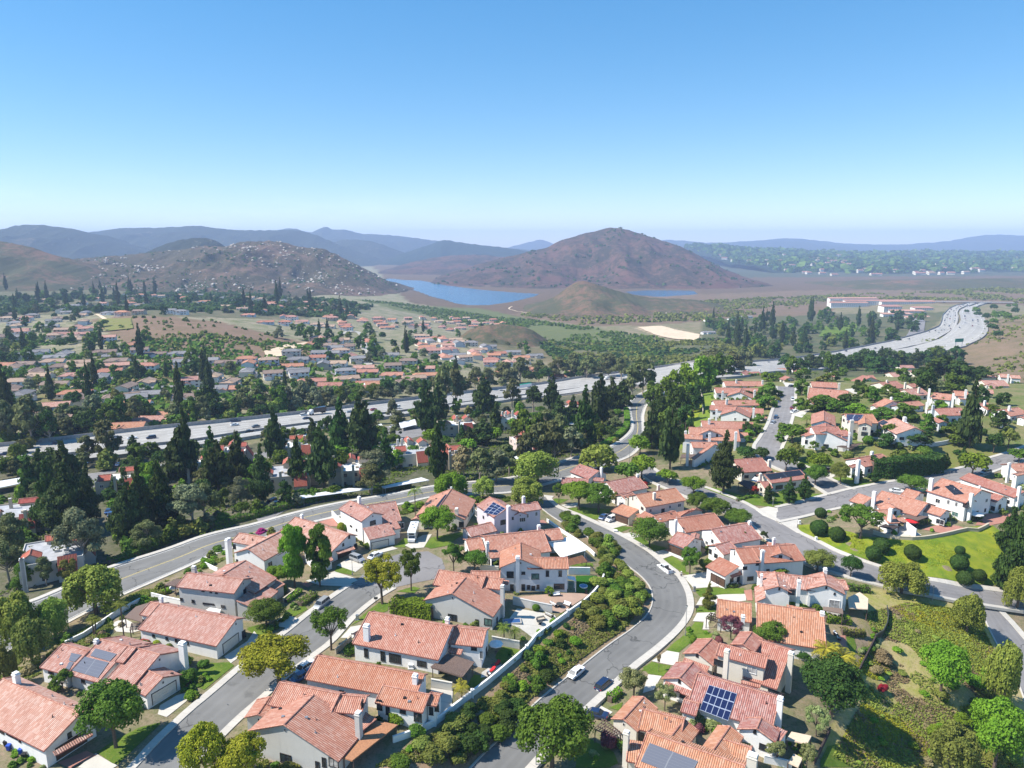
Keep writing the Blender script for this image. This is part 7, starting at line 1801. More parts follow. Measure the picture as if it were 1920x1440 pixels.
t('umbrella','bright',1085,955,898,66,'umbrella-shaped bright tree, left of the overlapping pair'); t('umbrella','green',1122,962,905,62,'umbrella-shaped tree, right of the overlapping pair'); t('open','green',1048,946,905,28,'small street tree at the left end of the curved road'); t('open','olive',1153,946,921,24,'small tree beside the two-storey cream house')
t('bush','bright',1455,1075,1058,50,'bright shrubs behind the three-gabled house'); t('bush','green',1430,1075,1060,36,'dark shrubs beside the large orange-tiled house'); t('bush','bright',1490,1148,1130,60,'row of shrubs between the mottled roof and the orange bungalow'); t('bush','green',1530,1150,1133,34,'shrubs beside the long bungalow ridge')
t('bush','green',1418,1110,1094,20,'shrub in front of the pink mottled house')
for a in [('round','bright',1252,906,880,38,'small bright street tree at the head of the eastern road'),('round','bright',1300,930,894,42,'bright street tree on the verge of the eastern road'),('round','green',1306,958,925,38,'green tree beside the orange corner tower on the eastern road'),('round','green',1342,977,934,52,'leafy tree on the near verge of the eastern road'),('round','green',1382,987,954,48,'rounded tree beside the mottled roof on the near verge'),
 ('round','olive',1532,1072,1034,56,'olive tree beside the three-gabled house and road'),('open','dark',1432,1016,995,18,'small dark tree behind the mottled red roof'),('round','dark',1594,1083,1043,38,'dark street tree on the near kerb of the eastern road'),
 ('round','bright',1200,852,817,38,'bright rounded tree beside the road bend'),('round','bright',1203,897,852,52,'bright tree between the road junction and corner house'),('round','green',1175,905,868,44,'dark green tree behind the mottled corner roof'),('bush','redleaf',1206,915,900,20,'reddish shrub beside the stub chimney near the junction')]: t(*a)
t('conifer','conifer',1356,924,806,58,'broad dark conifer in front of the salmon corner house'); t('conifer','conifer',1222,842,750,40,'dark conifer beside the road bend, left of two'); t('conifer','conifer',1256,880,753,50,'tall dark conifer with a pale crown beside the upper houses, right of two')
t('round','dark',1398,862,837,36,'dark round ficus, left of two behind the salmon corner house'); t('round','dark',1428,864,840,30,'dark round ficus, right of two behind the salmon corner house')
for a in [('round','green',1473,886,839,40,'round tree at the upper street corner'),('round','olive',1492,864,831,32,'olive tree behind the upper street corner tree'),('round','green',1485,830,796,50,'wide round tree opposite the parked cars of the upper street'),('round','bright',1535,882,850,40,'bright tree on the corner lawn above the maroon car'),('round','green',1528,910,874,42,'dense round tree beside the maroon car'),
 ('conifer','dark',1440,944,907,22,'small conifer on the corner lawn, left of three'),('conifer','dark',1479,942,894,28,'small conifer on the corner lawn, middle of three'),('conifer','dark',1508,937,890,30,'small conifer on the corner lawn, right of three'),('open','redleaf',1415,930,910,16,'reddish small tree at the corner house patio'),
 ('round','olive',1575,908,868,34,'olive tree beside the white chimney of the hedge house'),('conifer','dark',1608,902,872,22,'dark small conifer below the white chimney'),('conifer','dark',1640,905,876,20,'dark small conifer beside the hedge front'),
 ('open','green',1525,848,826,20,'small tree before the white gable of the upper corner house'),('round','green',1708,924,891,54,'wide dark round tree beside the side road'),('round','bright',1822,894,850,50,'bright tree beside the two-storey white house'),('conifer','dark',1771,882,849,22,'small dark conifer on the dry slope'),
 ('open','green',1612,1010,944,80,'large open-branched tree in front of the low-winged house'),('conifer','conifer',1816,840,711,48,'tallest dark conifer on the right hillside'),('conifer','dark',1904,1115,930,84,'massive dark conifer clump at the right edge, the tallest'),('conifer','dark',1890,1040,950,50,'dark conifer behind the massive clump at the right edge'),
 ('conifer','dark',1806,870,835,20,'small conifer at the lower end of the curved wall'),('round','dark',1862,850,812,30,'dark tree on the slope beside the right road'),('round','olive',1890,840,800,34,'olive tree at the right edge above the road'),('round','green',1910,868,842,36,'round green tree at the right edge beside the road')]: t(*a)
for k, (x, y, w, wh) in enumerate([(1535,1003,34,'nearest the junction, largest of the slope balls'),(1568,1014,32,'second from the junction'),(1652,1036,32,'upper one of the touching pair'),(1637,1050,32,'lower one of the touching pair'),(1710,1048,32,'alone in the middle of the slope'),(1799,1040,20,'smallest, high on the right of the slope'),(1797,1068,34,'above the right-hand road kerb, uppermost of three'),(1808,1097,32,'lowest of three above the road kerb'),(1835,1089,26,'rightmost of three above the road kerb'),(1538,970,22,'behind the largest ball beside the house wall')]):
	t('ball','dark',x,y,y-w*.86,w,'clipped dark ball shrub on the green slope, ' + wh, group='clipped ball shrubs on the green slope')
for k, (x, y, w, lf, lb) in enumerate([(1627,832,20,'green','beside the pergola deck of the upper corner house'),(1645,837,15,'olive','small one right of the pergola deck'),(1685,842,17,'dark','in the middle below the curved wall'),(1718,860,24,'olive','purplish patch left of the hedge end'),(1732,858,28,'green','broad one above the dark hedge'),(1680,860,22,'olive','above the hedge house roof'),(1692,862,24,'green','touching the hedge house trees'),(1795,853,16,'dark','left of the small conifers on the dry slope'),(1842,815,16,'dark','high on the right end of the dry slope'),(1503,878,18,'green','on the corner lawn below the upper house'),(1520,857,16,'green','at the upper house terrace'),(1565,855,18,'green','below the terrace window of the upper house'),(1590,862,22,'olive','right of the bright corner tree')]):
	t('ball' if k % 2 == 0 else 'bush', lf, x, y, y - w*.8, w, 'rounded shrub on the dry grass slope, ' + lb, group='shrubs on the dry grass slope')
CON = [(62,942,852,38),(85,938,842,38),(128,938,826,58),(100,988,864,62),(130,1002,868,72),(175,988,864,40),(215,932,892,30),(245,1022,878,54),(270,1006,864,46),(303,992,864,62),(352,905,750,38),(340,908,802,54),(402,908,800,38),(410,922,826,48),(448,908,808,36),(465,908,854,28),(494,948,831,40),(517,868,762,34),(562,914,813,34),(608,918,791,50),(588,852,784,34),(640,855,746,48),(681,858,736,52),(690,852,797,30),(722,882,804,32),
 (799,818,713,38),(822,793,718,32),(818,896,783,40),(906,782,705,44),(930,824,754,28),(866,838,795,24),(1034,777,702,28),(905,832,784,44),(1097,842,723,44),(1124,803,702,42),(1146,778,707,30),(1168,765,710,44),(252,858,816,22),(293,850,828,12),(1075,790,740,30),(1050,800,742,34),(880,842,800,34)]
for i_, (x, y, tp, w) in enumerate(CON): t('conifer','conifer' if i_ % 3 else 'dark',x,y,tp,w*1.22,None,group='tall dark conifers among the apartments')
EUC = [(160,1064,955,90,'grey','eucalyptus_tree'),(362,992,904,90,'grey',0),(452,964,897,50,'grey',0),(385,978,905,62,'euc',0),(275,1034,977,58,'euc',0),(700,920,841,74,'grey',0),(697,927,871,64,'euc',0),(30,1052,963,74,'euc',0),(18,1090,1014,74,'euc',0),(70,1060,1020,46,'grey',0),(203,868,790,58,'euc',0),(168,868,817,44,'euc',0),(60,834,740,74,'euc',0),(18,830,752,50,'euc',0),(95,834,770,40,'dark',0),(1205,742,666,64,'euc',0),(1185,748,690,44,'euc',0),(830,775,680,50,'euc',0),(855,770,690,44,'euc',0),(800,800,740,30,'euc',0),(960,765,712,40,'euc',0),(1000,772,722,44,'dark',0),(1020,815,768,50,'euc',0),
 (870,900,840,56,'drybrush',0),(900,905,838,60,'euc',0),(930,905,846,60,'grey',0),(955,890,835,50,'euc',0),(985,880,810,50,'euc',0),(1010,875,795,56,'euc',0),(1040,872,790,60,'euc',0),(1070,862,800,56,'grey',0),(985,850,770,56,'green',0),(1010,838,775,40,'green',0),(1050,850,775,44,'euc',0),(538,952,903,42,'dark',0),(735,790,750,30,'grey',0),(710,795,768,28,'green',0),(745,800,768,32,'grey',0),(890,735,690,40,'euc',0),(915,730,688,36,'euc',0),(945,722,678,44,'euc',0),(975,718,672,48,'euc',0),(1010,716,674,40,'euc',0),(1045,715,670,44,'euc',0),(1075,712,664,40,'euc',0),(1100,716,668,46,'euc',0),(1140,712,664,44,'euc',0),(1165,716,672,36,'euc',0)]
for x, y, tp, w, lf, _ in EUC: t('euc',lf,x,y,tp,w,None,group='eucalyptus trees along the freeway and apartments')
BR = [(1245,778,712,44,'green'),(1262,758,694,48,'bright'),(1290,748,684,52,'bright'),(1310,738,668,54,'bright'),(1340,718,662,48,'green'),(1275,795,728,40,'dark'),(1300,772,720,38,'dark'),(1232,800,745,40,'dark'),(1250,830,765,44,'green'),(1285,815,760,36,'dark'),(1325,722,685,44,'bright'),(1360,705,668,40,'green'),(1375,700,660,44,'euc'),(1395,690,655,36,'euc'),(1330,700,655,50,'euc'),(1225,760,715,40,'green')]
for x, y, tp, w, lf in BR: t('full',lf,x,y,tp,w,None,group='leafy trees on the wooded strip beside the left row')
MID = [(1700,788,757,44,'green'),(1655,785,765,38,'green'),(1590,765,738,44,'dark'),(1545,768,740,44,'green'),(1565,772,748,30,'green'),(1520,772,745,28,'green'),(1605,782,755,34,'bright'),(1620,790,765,30,'bright'),(1735,812,775,28,'green'),(1720,838,805,54,'dark'),(1670,822,795,28,'green'),(1785,828,800,46,'green'),(1660,838,812,30,'dark'),(1505,714,690,28,'green'),(1503,742,712,28,'green'),(1500,768,747,26,'green'),(1437,748,718,38,'green'),(1440,768,740,34,'green'),(1438,715,698,26,'bright'),(1455,715,698,26,'green'),(1425,792,776,22,'green'),(1420,812,795,24,'green'),(1400,815,792,18,'dark'),
 (1480,690,670,22,'dark'),(1520,690,665,26,'dark'),(1545,688,660,26,'dark'),(1570,690,662,30,'dark'),(1600,695,665,36,'dark'),(1625,690,655,34,'dark'),(1640,700,668,40,'dark'),(1650,690,650,20,'conifer'),(1665,700,672,34,'dark'),(1690,715,690,30,'green'),(1720,730,690,36,'dark'),(1735,745,690,30,'dark'),(1770,715,668,52,'dark'),(1800,720,680,52,'dark'),(1830,715,688,40,'dark'),(1850,718,694,36,'dark'),(1790,735,700,40,'green'),(1740,720,680,30,'conifer'),(1610,735,712,24,'dark'),(1640,755,725,28,'green'),(1665,745,722,28,'green'),(1690,755,735,30,'green'),(1750,735,712,36,'euc'),(1785,735,715,34,'green'),(1835,760,725,30,'dark'),(1880,760,735,26,'dark'),(1860,780,758,24,'green'),(1870,800,770,36,'dark'),(1760,765,745,26,'green'),(1710,760,740,26,'green'),(1765,800,778,24,'green'),(1580,705,688,20,'green'),(1560,715,695,30,'green'),(1540,725,705,24,'olive'),(1620,745,722,26,'green')]
MID += [(1470+i*16+(i*37)%9,692-i*.9+(i*53)%14,664-i*.9+(i*29)%12,24+(i*31)%14,('dark','green','dark','conifer')[i%4]) for i in range(21)] + [(1345+(i*61)%430,735+(i*83)%95,722+(i*83)%95,15+(i*7)%9,('green','bright','olive','dark')[i%4]) for i in range(34)]
for x, y, tp, w, lf in MID:
	t('conifer' if lf == 'conifer' else 'full', lf, x, y, tp, w*1.12, None, group='trees between the houses of the right hill')
for a in [('full','green',45,1100,1052,46),('euc','euc',88,1098,1046,44),('full','olive',128,1086,1048,40),('euc','grey',8,1050,985,40),('full','green',232,1000,962,30),('full','green',420,950,915,26)]: t(*a,None,group='bushes and small trees of the apartment courtyards')
def scatter_px(poly, n, seed, mind):
	r = random.Random(seed); xs = [p[0] for p in poly]; ys = [p[1] for p in poly]; out = []; W = []
	tr = 0
	while len(out) < n and tr < n * 60:
		tr += 1; x, y = r.uniform(min(xs), max(xs)), r.uniform(min(ys), max(ys))
		if not in_poly(np.array([x]), np.array([y]), poly)[0]: continue
		g = ground(x, y)
		if any((g - q).length < mind for q in W): continue
		W.append(g); out.append((x, y, g))
	return out
PEND = []
def shrubs(poly, n, seed, mind, size, leaves, cat='shrub', name='shrub', group=None, kinds=('bush',), hr=(.55,.9), lod=1):
	r = random.Random(seed + 1)
	for x, y, g in scatter_px(poly, n, seed, mind):
		s = r.uniform(*size); PEND.append((g.x, g.y, g.z - .08, s, s * r.uniform(*hr), r.choice(kinds), r.choice(leaves), name, cat, group, lod if s < 3.2 else 0, False, (x, y)))
BANK = [(700,1440),(770,1400),(850,1350),(950,1270),(1040,1195),(1110,1125),(1140,1075),(1190,1085),(1212,1120),(1175,1178),(1095,1232),(1050,1268),(1005,1302),(935,1375),(880,1430)]
shrubs([(1105,1130),(1135,1070),(1120,1010),(1150,1040),(1195,1085),(1210,1120),(1180,1160),(1120,1180),(1080,1160)], 40,3,2.4,(3.0,5.6),('olive','green','pepper','olive'), group='bushes on the planted bank')
shrubs([(1045,975),(1060,968),(1110,1005),(1160,1040),(1130,1050),(1090,1010)], 14,4,3.0,(3.4,4.8),('green','olive'), group='bushes on the planted bank')
shrubs([(740,1440),(870,1345),(950,1290),(1000,1310),(930,1390),(880,1440)], 20,5,2.6,(2.2,5.0),('green','dark','olive'), group='bushes on the planted bank')
shrubs([(950,1290),(985,1240),(1060,1175),(1110,1200),(1010,1300)], 18,6,2.4,(1.4,4.4),('green','dark','olive','bright'), group='bushes on the planted bank')
shrubs(BANK, 60,7,1.3,(.7,1.7),('green','olive','olive','bright'), group='bushes on the planted bank')
shrubs([(380,1035),(430,1015),(600,985),(560,1000),(440,1040),(400,1050)], 18,8,2,(1.8,3.6),('green','olive','bright'), group='bushes along the boundary road bank')
shrubs([(240,1140),(330,1085),(390,1045),(400,1060),(330,1105),(250,1165)], 16,9,2,(1.6,3.4),('green','olive','bright'), group='bushes along the boundary road bank')
shrubs([(-20,1300),(120,1210),(235,1140),(240,1170),(130,1250),(0,1320)], 26,10,2.2,(1.2,3.2),('olive','drybrush','green'), group='bushes along the boundary road bank')
shrubs([(640,975),(760,948),(960,930),(1005,950),(900,950),(760,962),(660,985)], 18,12,2.4,(2.0,4.4),('green','olive','bright'), group='bushes along the boundary road bank')
SLOPE = [(1620,1150),(1700,1130),(1830,1150),(1870,1230),(1900,1330),(1920,1440),(1600,1440),(1560,1420),(1610,1330),(1600,1250),(1640,1200)]
shrubs(SLOPE, 46,13,3.0,(.9,2.6),('olive','pepper','pepper','drybrush','bright'), group='low bushes on the weedy slope', hr=(.35,.6))
shrubs([(1740,1320),(1860,1240),(1920,1350),(1920,1440),(1740,1440)], 13,14,3.8,(2.6,5.2),('bright','pepper','olive'), group='low bushes on the weedy slope', hr=(.5,.8))
t('bush','redleaf',1655,1298,1278,18,'red-leaved shrub on the weedy slope'); t('bush','drybrush',1655,1238,1218,40,'rust-brown shrub patch beside the dark rail fence, upper'); t('bush','drybrush',1642,1262,1246,30,'rust-brown shrub patch beside the dark rail fence, lower')
GARD = [[(1290,1180),(1340,1180),(1350,1225),(1290,1210)],[(1100,1400),(1170,1360),(1180,1420),(1120,1440)],[(1560,955),(1600,965),(1570,985),(1535,975)],[(940,1215),(1000,1190),(1060,1150),(1050,1165),(960,1240)],[(330,1290),(390,1262),(395,1275),(350,1300)],[(500,1180),(560,1130),(565,1145),(510,1190)],[(1600,1200),(1640,1180),(1650,1230),(1610,1260)],[(1740,985),(1850,960),(1850,980),(1750,1000)],[(1380,930),(1440,920),(1520,930),(1450,945)],[(1340,690),(1370,770),(1340,830),(1310,800)],[(30,1400),(70,1400),(80,1440),(20,1440)],[(1480,1390),(1530,1390),(1520,1440),(1480,1440)]]
for i, g_ in enumerate(GARD): shrubs(g_, 9,20 + i, 1.2,(.8,2.0),('green','bright','olive','flower'), group='garden shrubs between the houses')
car_px('suv','silver',591,1146,615,1127,'silver SUV parked at the left kerb of the cul-de-sac street')
car_px('suv','silver',683,1056,656,1046,'silver SUV parked in the brown garage driveway')
car_px('sedan','white',690,1052,717,1038,'white sedan parked at the rim of the cul-de-sac circle')
motorhome(769,1026,781,990,'white motorhome with a red stripe parked in a driveway')
car_px('sedan','white',562,1262,584,1247,'white car half hidden behind the yellow-green tree')
car_px('sedan','blue',551,1280,583,1263,'blue car parked nose out beside the salmon-tiled house')
car_px('sedan','white',1067,1276,1093,1254,'white sedan parked at the bank side of the curved road')
car_px('suv','navy',1146,1276,1118,1301,'dark navy SUV parked at the right kerb of the curved road')
car_px('sedan','navy',1103,1340,1135,1347,'dark blue car in the driveway beside the pale pergola')
car_px('pickup','white',1235,1061,1259,1079,'white pickup truck with a loaded bed on the curved road')
car_px('suv','white',1134,981,1158,971,'white SUV in the driveway of the two-storey cream house')
car_px('sedan','blue',1124,977,1140,967,'blue car parked beside the white SUV in the driveway')
car_px('suv','maroon',1547,884,1560,885,'maroon car in the driveway beside the dense round tree')
car_px('sedan','white',1672,922,1691,924,'white sedan driving on the eastern side road')
car_px('suv','silver',1840,890,1856,886,'silver SUV parked beside the bright tree on the right road')
car_px('sedan','navy',1300,930,1316,924,'navy car under the street tree on the eastern road')
for a in [('sedan','blue',1456,759,1462,754,'blue car parked at the left kerb near the top of the upper street'),('suv','navy',1453,788,1456,783,'dark blue SUV parked at the left kerb of the upper street'),('sedan','silver',1446,797,1453,792,'silver car parked at the left kerb, nearest on the upper street'),('suv','white',1487,754,1485,748,'white SUV under the round tree on the upper street'),('sedan','white',1485,775,1494,772,'white car turned into the driveway of the upper street'),('sedan','red',1484,768,1487,765,'red car behind the white one on the upper street'),('sedan','black',1480,726,1488,725,'black car at the head of the upper street'),
 ('sedan','white',732,803,738,800,'white car in the parking bay below the freeway, left of two'),('sedan','silver',741,802,747,799,'pale car in the parking bay below the freeway, right of two'),('sedan','navy',207,876,217,871,'dark car in the apartment parking bay, left one'),('sedan','blue',219,875,228,870,'blue car in the apartment parking bay, right one'),('sedan','blue',200,965,208,957,'blue car parked between the dark conifers'),('sedan','blue',206,970,213,963,'pale blue car parked beside the other blue one'),('suv','navy',502,947,515,941,'dark SUV parked behind the boundary hedge'),('sedan','silver',513,950,522,944,'silver car beside the dark SUV behind the hedge')]: car_px(*a)
TRAF = [(10,850,'sedan','navy'),(28,855,'sedan','black'),(44,847,'suv','black'),(108,830,'suv','navy'),(155,867,'sedan','black'),(218,820,'sedan','silver'),(248,821,'sedan','white'),(284,820,'suv','navy'),(180,846,'sedan','white'),(440,797,'sedan','white'),(442,791,'pickup','navy'),(480,799,'sedan','grey'),(467,807,'sedan','black'),(502,795,'sedan','silver'),(575,784,'sedan','navy'),(570,779,'suv','white'),(745,764,'suv','white'),(655,772,'sedan','silver'),(700,768,'sedan','red'),(1150,715,'suv','white'),(940,733,'sedan','black'),(1185,710,'sedan','navy'),(10,880,'suv','white'),(820,752,'sedan','grey')]
rr = random.Random(5)
for i in range(120):
	a = rr.choice((0,0,0,1)); st = (A1, A2)[a]; n = st[0].shape[0]
	TRAF.append((a, rr.uniform(.60,.985) if i < 108 else rr.uniform(.30,.6), rr.choice((.2,.36,.52,.68,.84)) if a == 0 else rr.choice((.28,.5,.75)), rr.choice(('sedan','sedan','suv','suv','hatch','pickup')), rr.choice(('white','white','silver','black','grey','navy','red','tan','maroon','silver'))))
def fdir(x, y, st):
	X, Y = st[0], st[1]; k = int(np.argmin((X[:, 5] - x) ** 2 + (Y[:, 5] - y) ** 2)); k = min(max(k, 1), len(X) - 2)
	return math.atan2(Y[k+1,5] - Y[k-1,5], X[k+1,5] - X[k-1,5]), float(st[2][k, 5])
FT = []; used = []
for q in TRAF:
	if len(q) == 4:
		px, py, kd, cl = q; p = ground(px, py + 4,.5); st = A1 if np.min((A1[0] - p.x)**2 + (A1[1] - p.y)**2) < np.min((A2[0] - p.x)**2 + (A2[1] - p.y)**2) else A2; x, y = p.x, p.y
	else:
		a, s, u, kd, cl = q; st = (A1, A2)[a]; k = int(s * (st[0].shape[0] - 1)); c = int(u * 10); x, y = float(st[0][k, c]), float(st[1][k, c])
	if any((x - a_) ** 2 + (y - b_) ** 2 < 60 for a_, b_ in used): continue
	used.append((x, y))
	rz, z = fdir(x, y, st)
	o = link('freeway_car', traffic_mesh(kd, cl)); k_ = int(np.argmin((st[0][:, 5] - x) ** 2 + (st[1][:, 5] - y) ** 2)); zc = st[2][k_]; z = float(zc[int(np.argmin((st[0][k_] - x)**2 + (st[1][k_] - y)**2))])
	o.location = (x, y, z + .02); o.rotation_euler = (0,0, rz + (PI if rr.random() < .5 else 0)); tag(o, None, 'car','cars on the freeway'); o['_c'] = cl + ' ' + {'sedan': 'sedan','suv': 'SUV','hatch': 'hatchback','pickup': 'pickup'}[kd]; FT.append((o, proj(x, y, z)))
def lorry(px, py, label, trailer='white', top='sign_green', L=14):
	p = ground(px, py, .5); rz, z = fdir(p.x, p.y, A1); r = empty('articulated_lorry', (p.x, p.y, z), rz); tag(r, label, 'lorry')
	b = MB(); b.box((L/2 - .5,0,2.45),(L, 2.55,2.7)); b.build('trailer', M['car_' + trailer], r)
	if top: b = MB(); b.box((L/2 - .5,0,3.86),(L - .3,2.4,.12)); b.build('roof_cover', M[top], r)
	b = MB(); b.box((-2.3,0,1.5),(2.2,2.4,2.1)); b.box((-1.9,0,2.8),(1.4,2.3,.7)); b.box((-3.7,0,1.2),(.9,2.0,1.3)); b.build('cab', M['car_white'], r)
	b = MB(); b.box((-3.42,0,2.0),(.06,2.0,.7)); b.build('windscreen', M['glass'], r)
	for x in (-3.6,-1.6, L - 3, L - 1.6):
		b = MB(); b.tube((x, -1.25,.52),(x, 1.25,.52),.52, n=12); b.build('wheel', M['rubber'], r)
lorry(972,735, 'white articulated lorry with a green trailer roof on the freeway')
lorry(590,781, 'dark flatbed lorry carrying orange equipment on the freeway','black', None, 8)
lorry(1140,716, 'pale box lorry on the freeway behind the conifers','silver', None, 9)
g = ground(1797,652); r = empty('freeway_sign', g); tag(r, 'green overhead freeway sign on the near carriageway','sign')
b = MB(); b.box((0,0,9),(13,.3,4.2), rz=.3); b.build('panel', M['sign_green'], r); b = MB()
for s in (-5,5): b.tube((s * math.cos(.3), s * math.sin(.3),-2),(s * math.cos(.3), s * math.sin(.3),8),.3, n=8)
b.build('post', M['metal'], r)
a_, c_ = ground(1560,574), ground(1900,570); d = (c_ - a_); r = empty('road_bridge', (a_ + c_) / 2); tag(r, 'pale road bridge crossing beyond the freeway bend','bridge'); org = (a_ + c_) / 2; X = d.normalized(); X.z = 0
b = MB(); b.box(Vector((0,0,9)),(d.length, 12,1.6), ax=(X.normalized(), Vector((0,0,1)).cross(X.normalized()), Vector((0,0,1)))); b.build('deck', M['barrier'], r); b = MB()
for k in range(-3,4): b.box(X.normalized() * (k * d.length / 8) + Vector((0,0,3)),(3,9,13), ax=(X.normalized(), Vector((0,0,1)).cross(X.normalized()), Vector((0,0,1))))
b.build('pier', M['barrier'], r)
lamp_post(1285,1192,1135,'tall street lamp on the outer kerb of the curved road'); lamp_post(1005,1440,1385,'street lamp in front of the huge round tree'); lamp_post(661,1078,1048,'street lamp beside the cul-de-sac lawn strip'); lamp_post(1449,948,932,'street lamp on the corner lawn of the junction'); lamp_post(1748,1125,1098,'street lamp on the near kerb of the eastern road'); lamp_post(907,892,860,'street lamp beside the boundary road hedge'); lamp_post(1180,868,838,'street lamp at the boundary road bend')
bin_(17,1407,'blue_bin','blue wheelie bin beside the bottom-left house, left of two blue') ; bin_(40,1414,'blue_bin','blue wheelie bin beside the bottom-left house, right of two blue'); bin_(12,1399,'black_bin','black wheelie bin behind the blue ones'); bin_(46,1423,'black_bin','grey-black wheelie bin in front of the blue ones'); bin_(672,1213,'blue_bin','blue bin inside the entrance of the raised-chimney house')
utility_box(670,1162,'pale green utility box beside the cul-de-sac pavement'); utility_box(1302,1108,'grey utility box on the lawn corner of the curved road'); utility_box(1154,1000,'white utility box on the lawn strip of the curved road','white_trim',(1.1,.9,1.0)); utility_box(1530,1013,'white utility box at the foot of the green slope','white_trim',(.6,.6,1.0)); utility_box(1499,982,'pale utility box at the junction corner lawn','white_trim',(.6,.6,1.0)); utility_box(875,1250,'pale air conditioner box beside the pergola house wall','white_trim',(.9,.9,.8)); utility_box(771,1252,'white air conditioner box beside the pergola house windows','white_trim',(.9,.9,.8))
mailbox(1306,1146,'dark mailbox cluster at the curb lawn'); mailbox(705,1130,'dark mailbox bench beside the airy yellow-green tree')
person(1277,1083,'person in a white hat and pale shirt walking on the pavement')
umbrella(1709,988,'fabric_red','red patio umbrella beside the white screen wall',2.0,2.6); umbrella(1828,975,'fabric_white','white patio umbrella beside the balcony house',2.2,2.6); umbrella(930,1222,'fabric_white','white square umbrella on the lawn below the pale wall',1.5,2.4); umbrella(328,1112,'fabric_white','pale blue-white umbrella behind the grey house gazebo',1.2,2.2)
lounger(922,1259,'red cushioned lounger, lower of two beside the bank wall',.9); lounger(931,1247,'red cushioned lounger, upper of two beside the bank wall',.9)
table(925,1252,'small dark table between the red loungers',.4); table(1049,1137,'dark fire table between the white patio sofas',.8); table(1012,1170,'round dark fire pit in the beige courtyard',.7); table(1030,1117,'dark grill table on the tiled patio',.5); table(820,952,'small round table behind the dormer house',.5)
chair_set(1038,1135,'white patio sofa, left of two on the tiled patio','fabric_white',2.2); chair_set(1063,1135,'white patio sofa, right of two on the tiled patio','fabric_white',-.6); chair_set(1043,1117,'long white cushioned sofa near the big patio window','fabric_white',.2); chair_set(1030,1155,'grey curved bench in the beige courtyard','wall_grey',2.4); chair_set(1014,1163,'stone bench beside the round fire pit','wall_tan',.4)
chair_set(917,1266,'white garden chair below the red loungers','fabric_white',.5,'chair'); chair_set(1566,1190,'white garden chair, left of two behind the hillside hedge','fabric_white',.4,'chair'); chair_set(1573,1200,'white garden chair, right of two behind the hillside hedge','fabric_white',1.4,'chair')
b = MB(); g = ground(1094,1100,.1); r = empty('paddling_pool', g); tag(r, 'small blue paddling pool on the artificial turf','paddling pool'); b.tube((0,0,0),(0,0,.25),1.0,1.05,18); b.build('rim', M['white_trim'], r); b = MB(); b.tube((0,0,.2),(0,0,.265),.88,n=18); b.build('water', M['car_blue'], r)
bin_(1099,1113,'black_bin','black barrel bin at the corner of the artificial turf')
g = ground(960,1166); r = empty('garden_pool', g); tag(r, 'small rectangular blue pool in the beige courtyard','pool'); b = MB(); b.box((0,0,.12),(4.2,2.2,.25),rz=.1); b.build('coping', M['driveway'], r); b = MB(); b.box((0,0,.2),(3.6,1.6,.12),rz=.1); b.build('water', M['car_blue'], r)
def far_house_mesh(seed, w, d, two, wallm, roofm):
	rr = random.Random(seed); s = House('x', (0,0,1)); s.z0 = 0.0; s.org = Vector((0,0,0)); he = 5.2 if two else 2.8
	s.gable(Vector((-w/2,0)), Vector((w/2,0)), Vector((0,1)), d/2, he, .36,1, True, (rr.random() < .4, rr.random() < .4))
	x0 = rr.uniform(-.3,.3) * w
	s.gable(Vector((x0,-d*.75)), Vector((x0,.5)), Vector((1,0)), d*.28,2.8,.36)
	return s.W, s.R
_fh = {}
def far_house(x, y, rz, v, wl, tl, label, group, parts=True):
	key = (v, wl, tl)
	if key not in _fh:
		w, d, two = [(19,11,0),(21,12,0),(16,11,1),(23,11,0),(18,11,1)][v]
		W, R = far_house_mesh(v, w, d, two, wl, tl); a = MB();
		me = bpy.data.meshes.new('roof'); me.from_pydata(R.v, [], R.f)
		for m in (M['tile_' + tl], M['fascia'], M['cap'] if tl in ('red','pink','orange') else M['tile_' + tl]): me.materials.append(m)
		me.polygons.foreach_set('material_index', R.m); l = me.uv_layers.new(name='UVMap'); l.data.foreach_set('uv', [c for f in R.uv for p in f for c in p]); me.update()
		for sx in (-.36,-.12,.18,.38):
			for zz in (1.5,4.1) if two else (1.5,):
				yy = -d/2 + OV - .01; W.face([(w*sx - .8, yy, zz - .6),(w*sx + .8, yy, zz - .6),(w*sx + .8, yy, zz + .6),(w*sx - .8, yy, zz + .6)], 1)
		_fh[key] = (_mesh(W, 'wall', [M['wall_' + wl], M['glass']]), me)
	mw, me = _fh[key]
	root = empty('suburban_house', (x, y, float(T(x, y)) + .1), rz); tag(root, label, 'house', group)
	link('wall', mw, root); link('roof', me, root)
	FARH.append((root, proj(x, y, float(T(x, y)) + 3), tl, wl)); return root
FARH = []
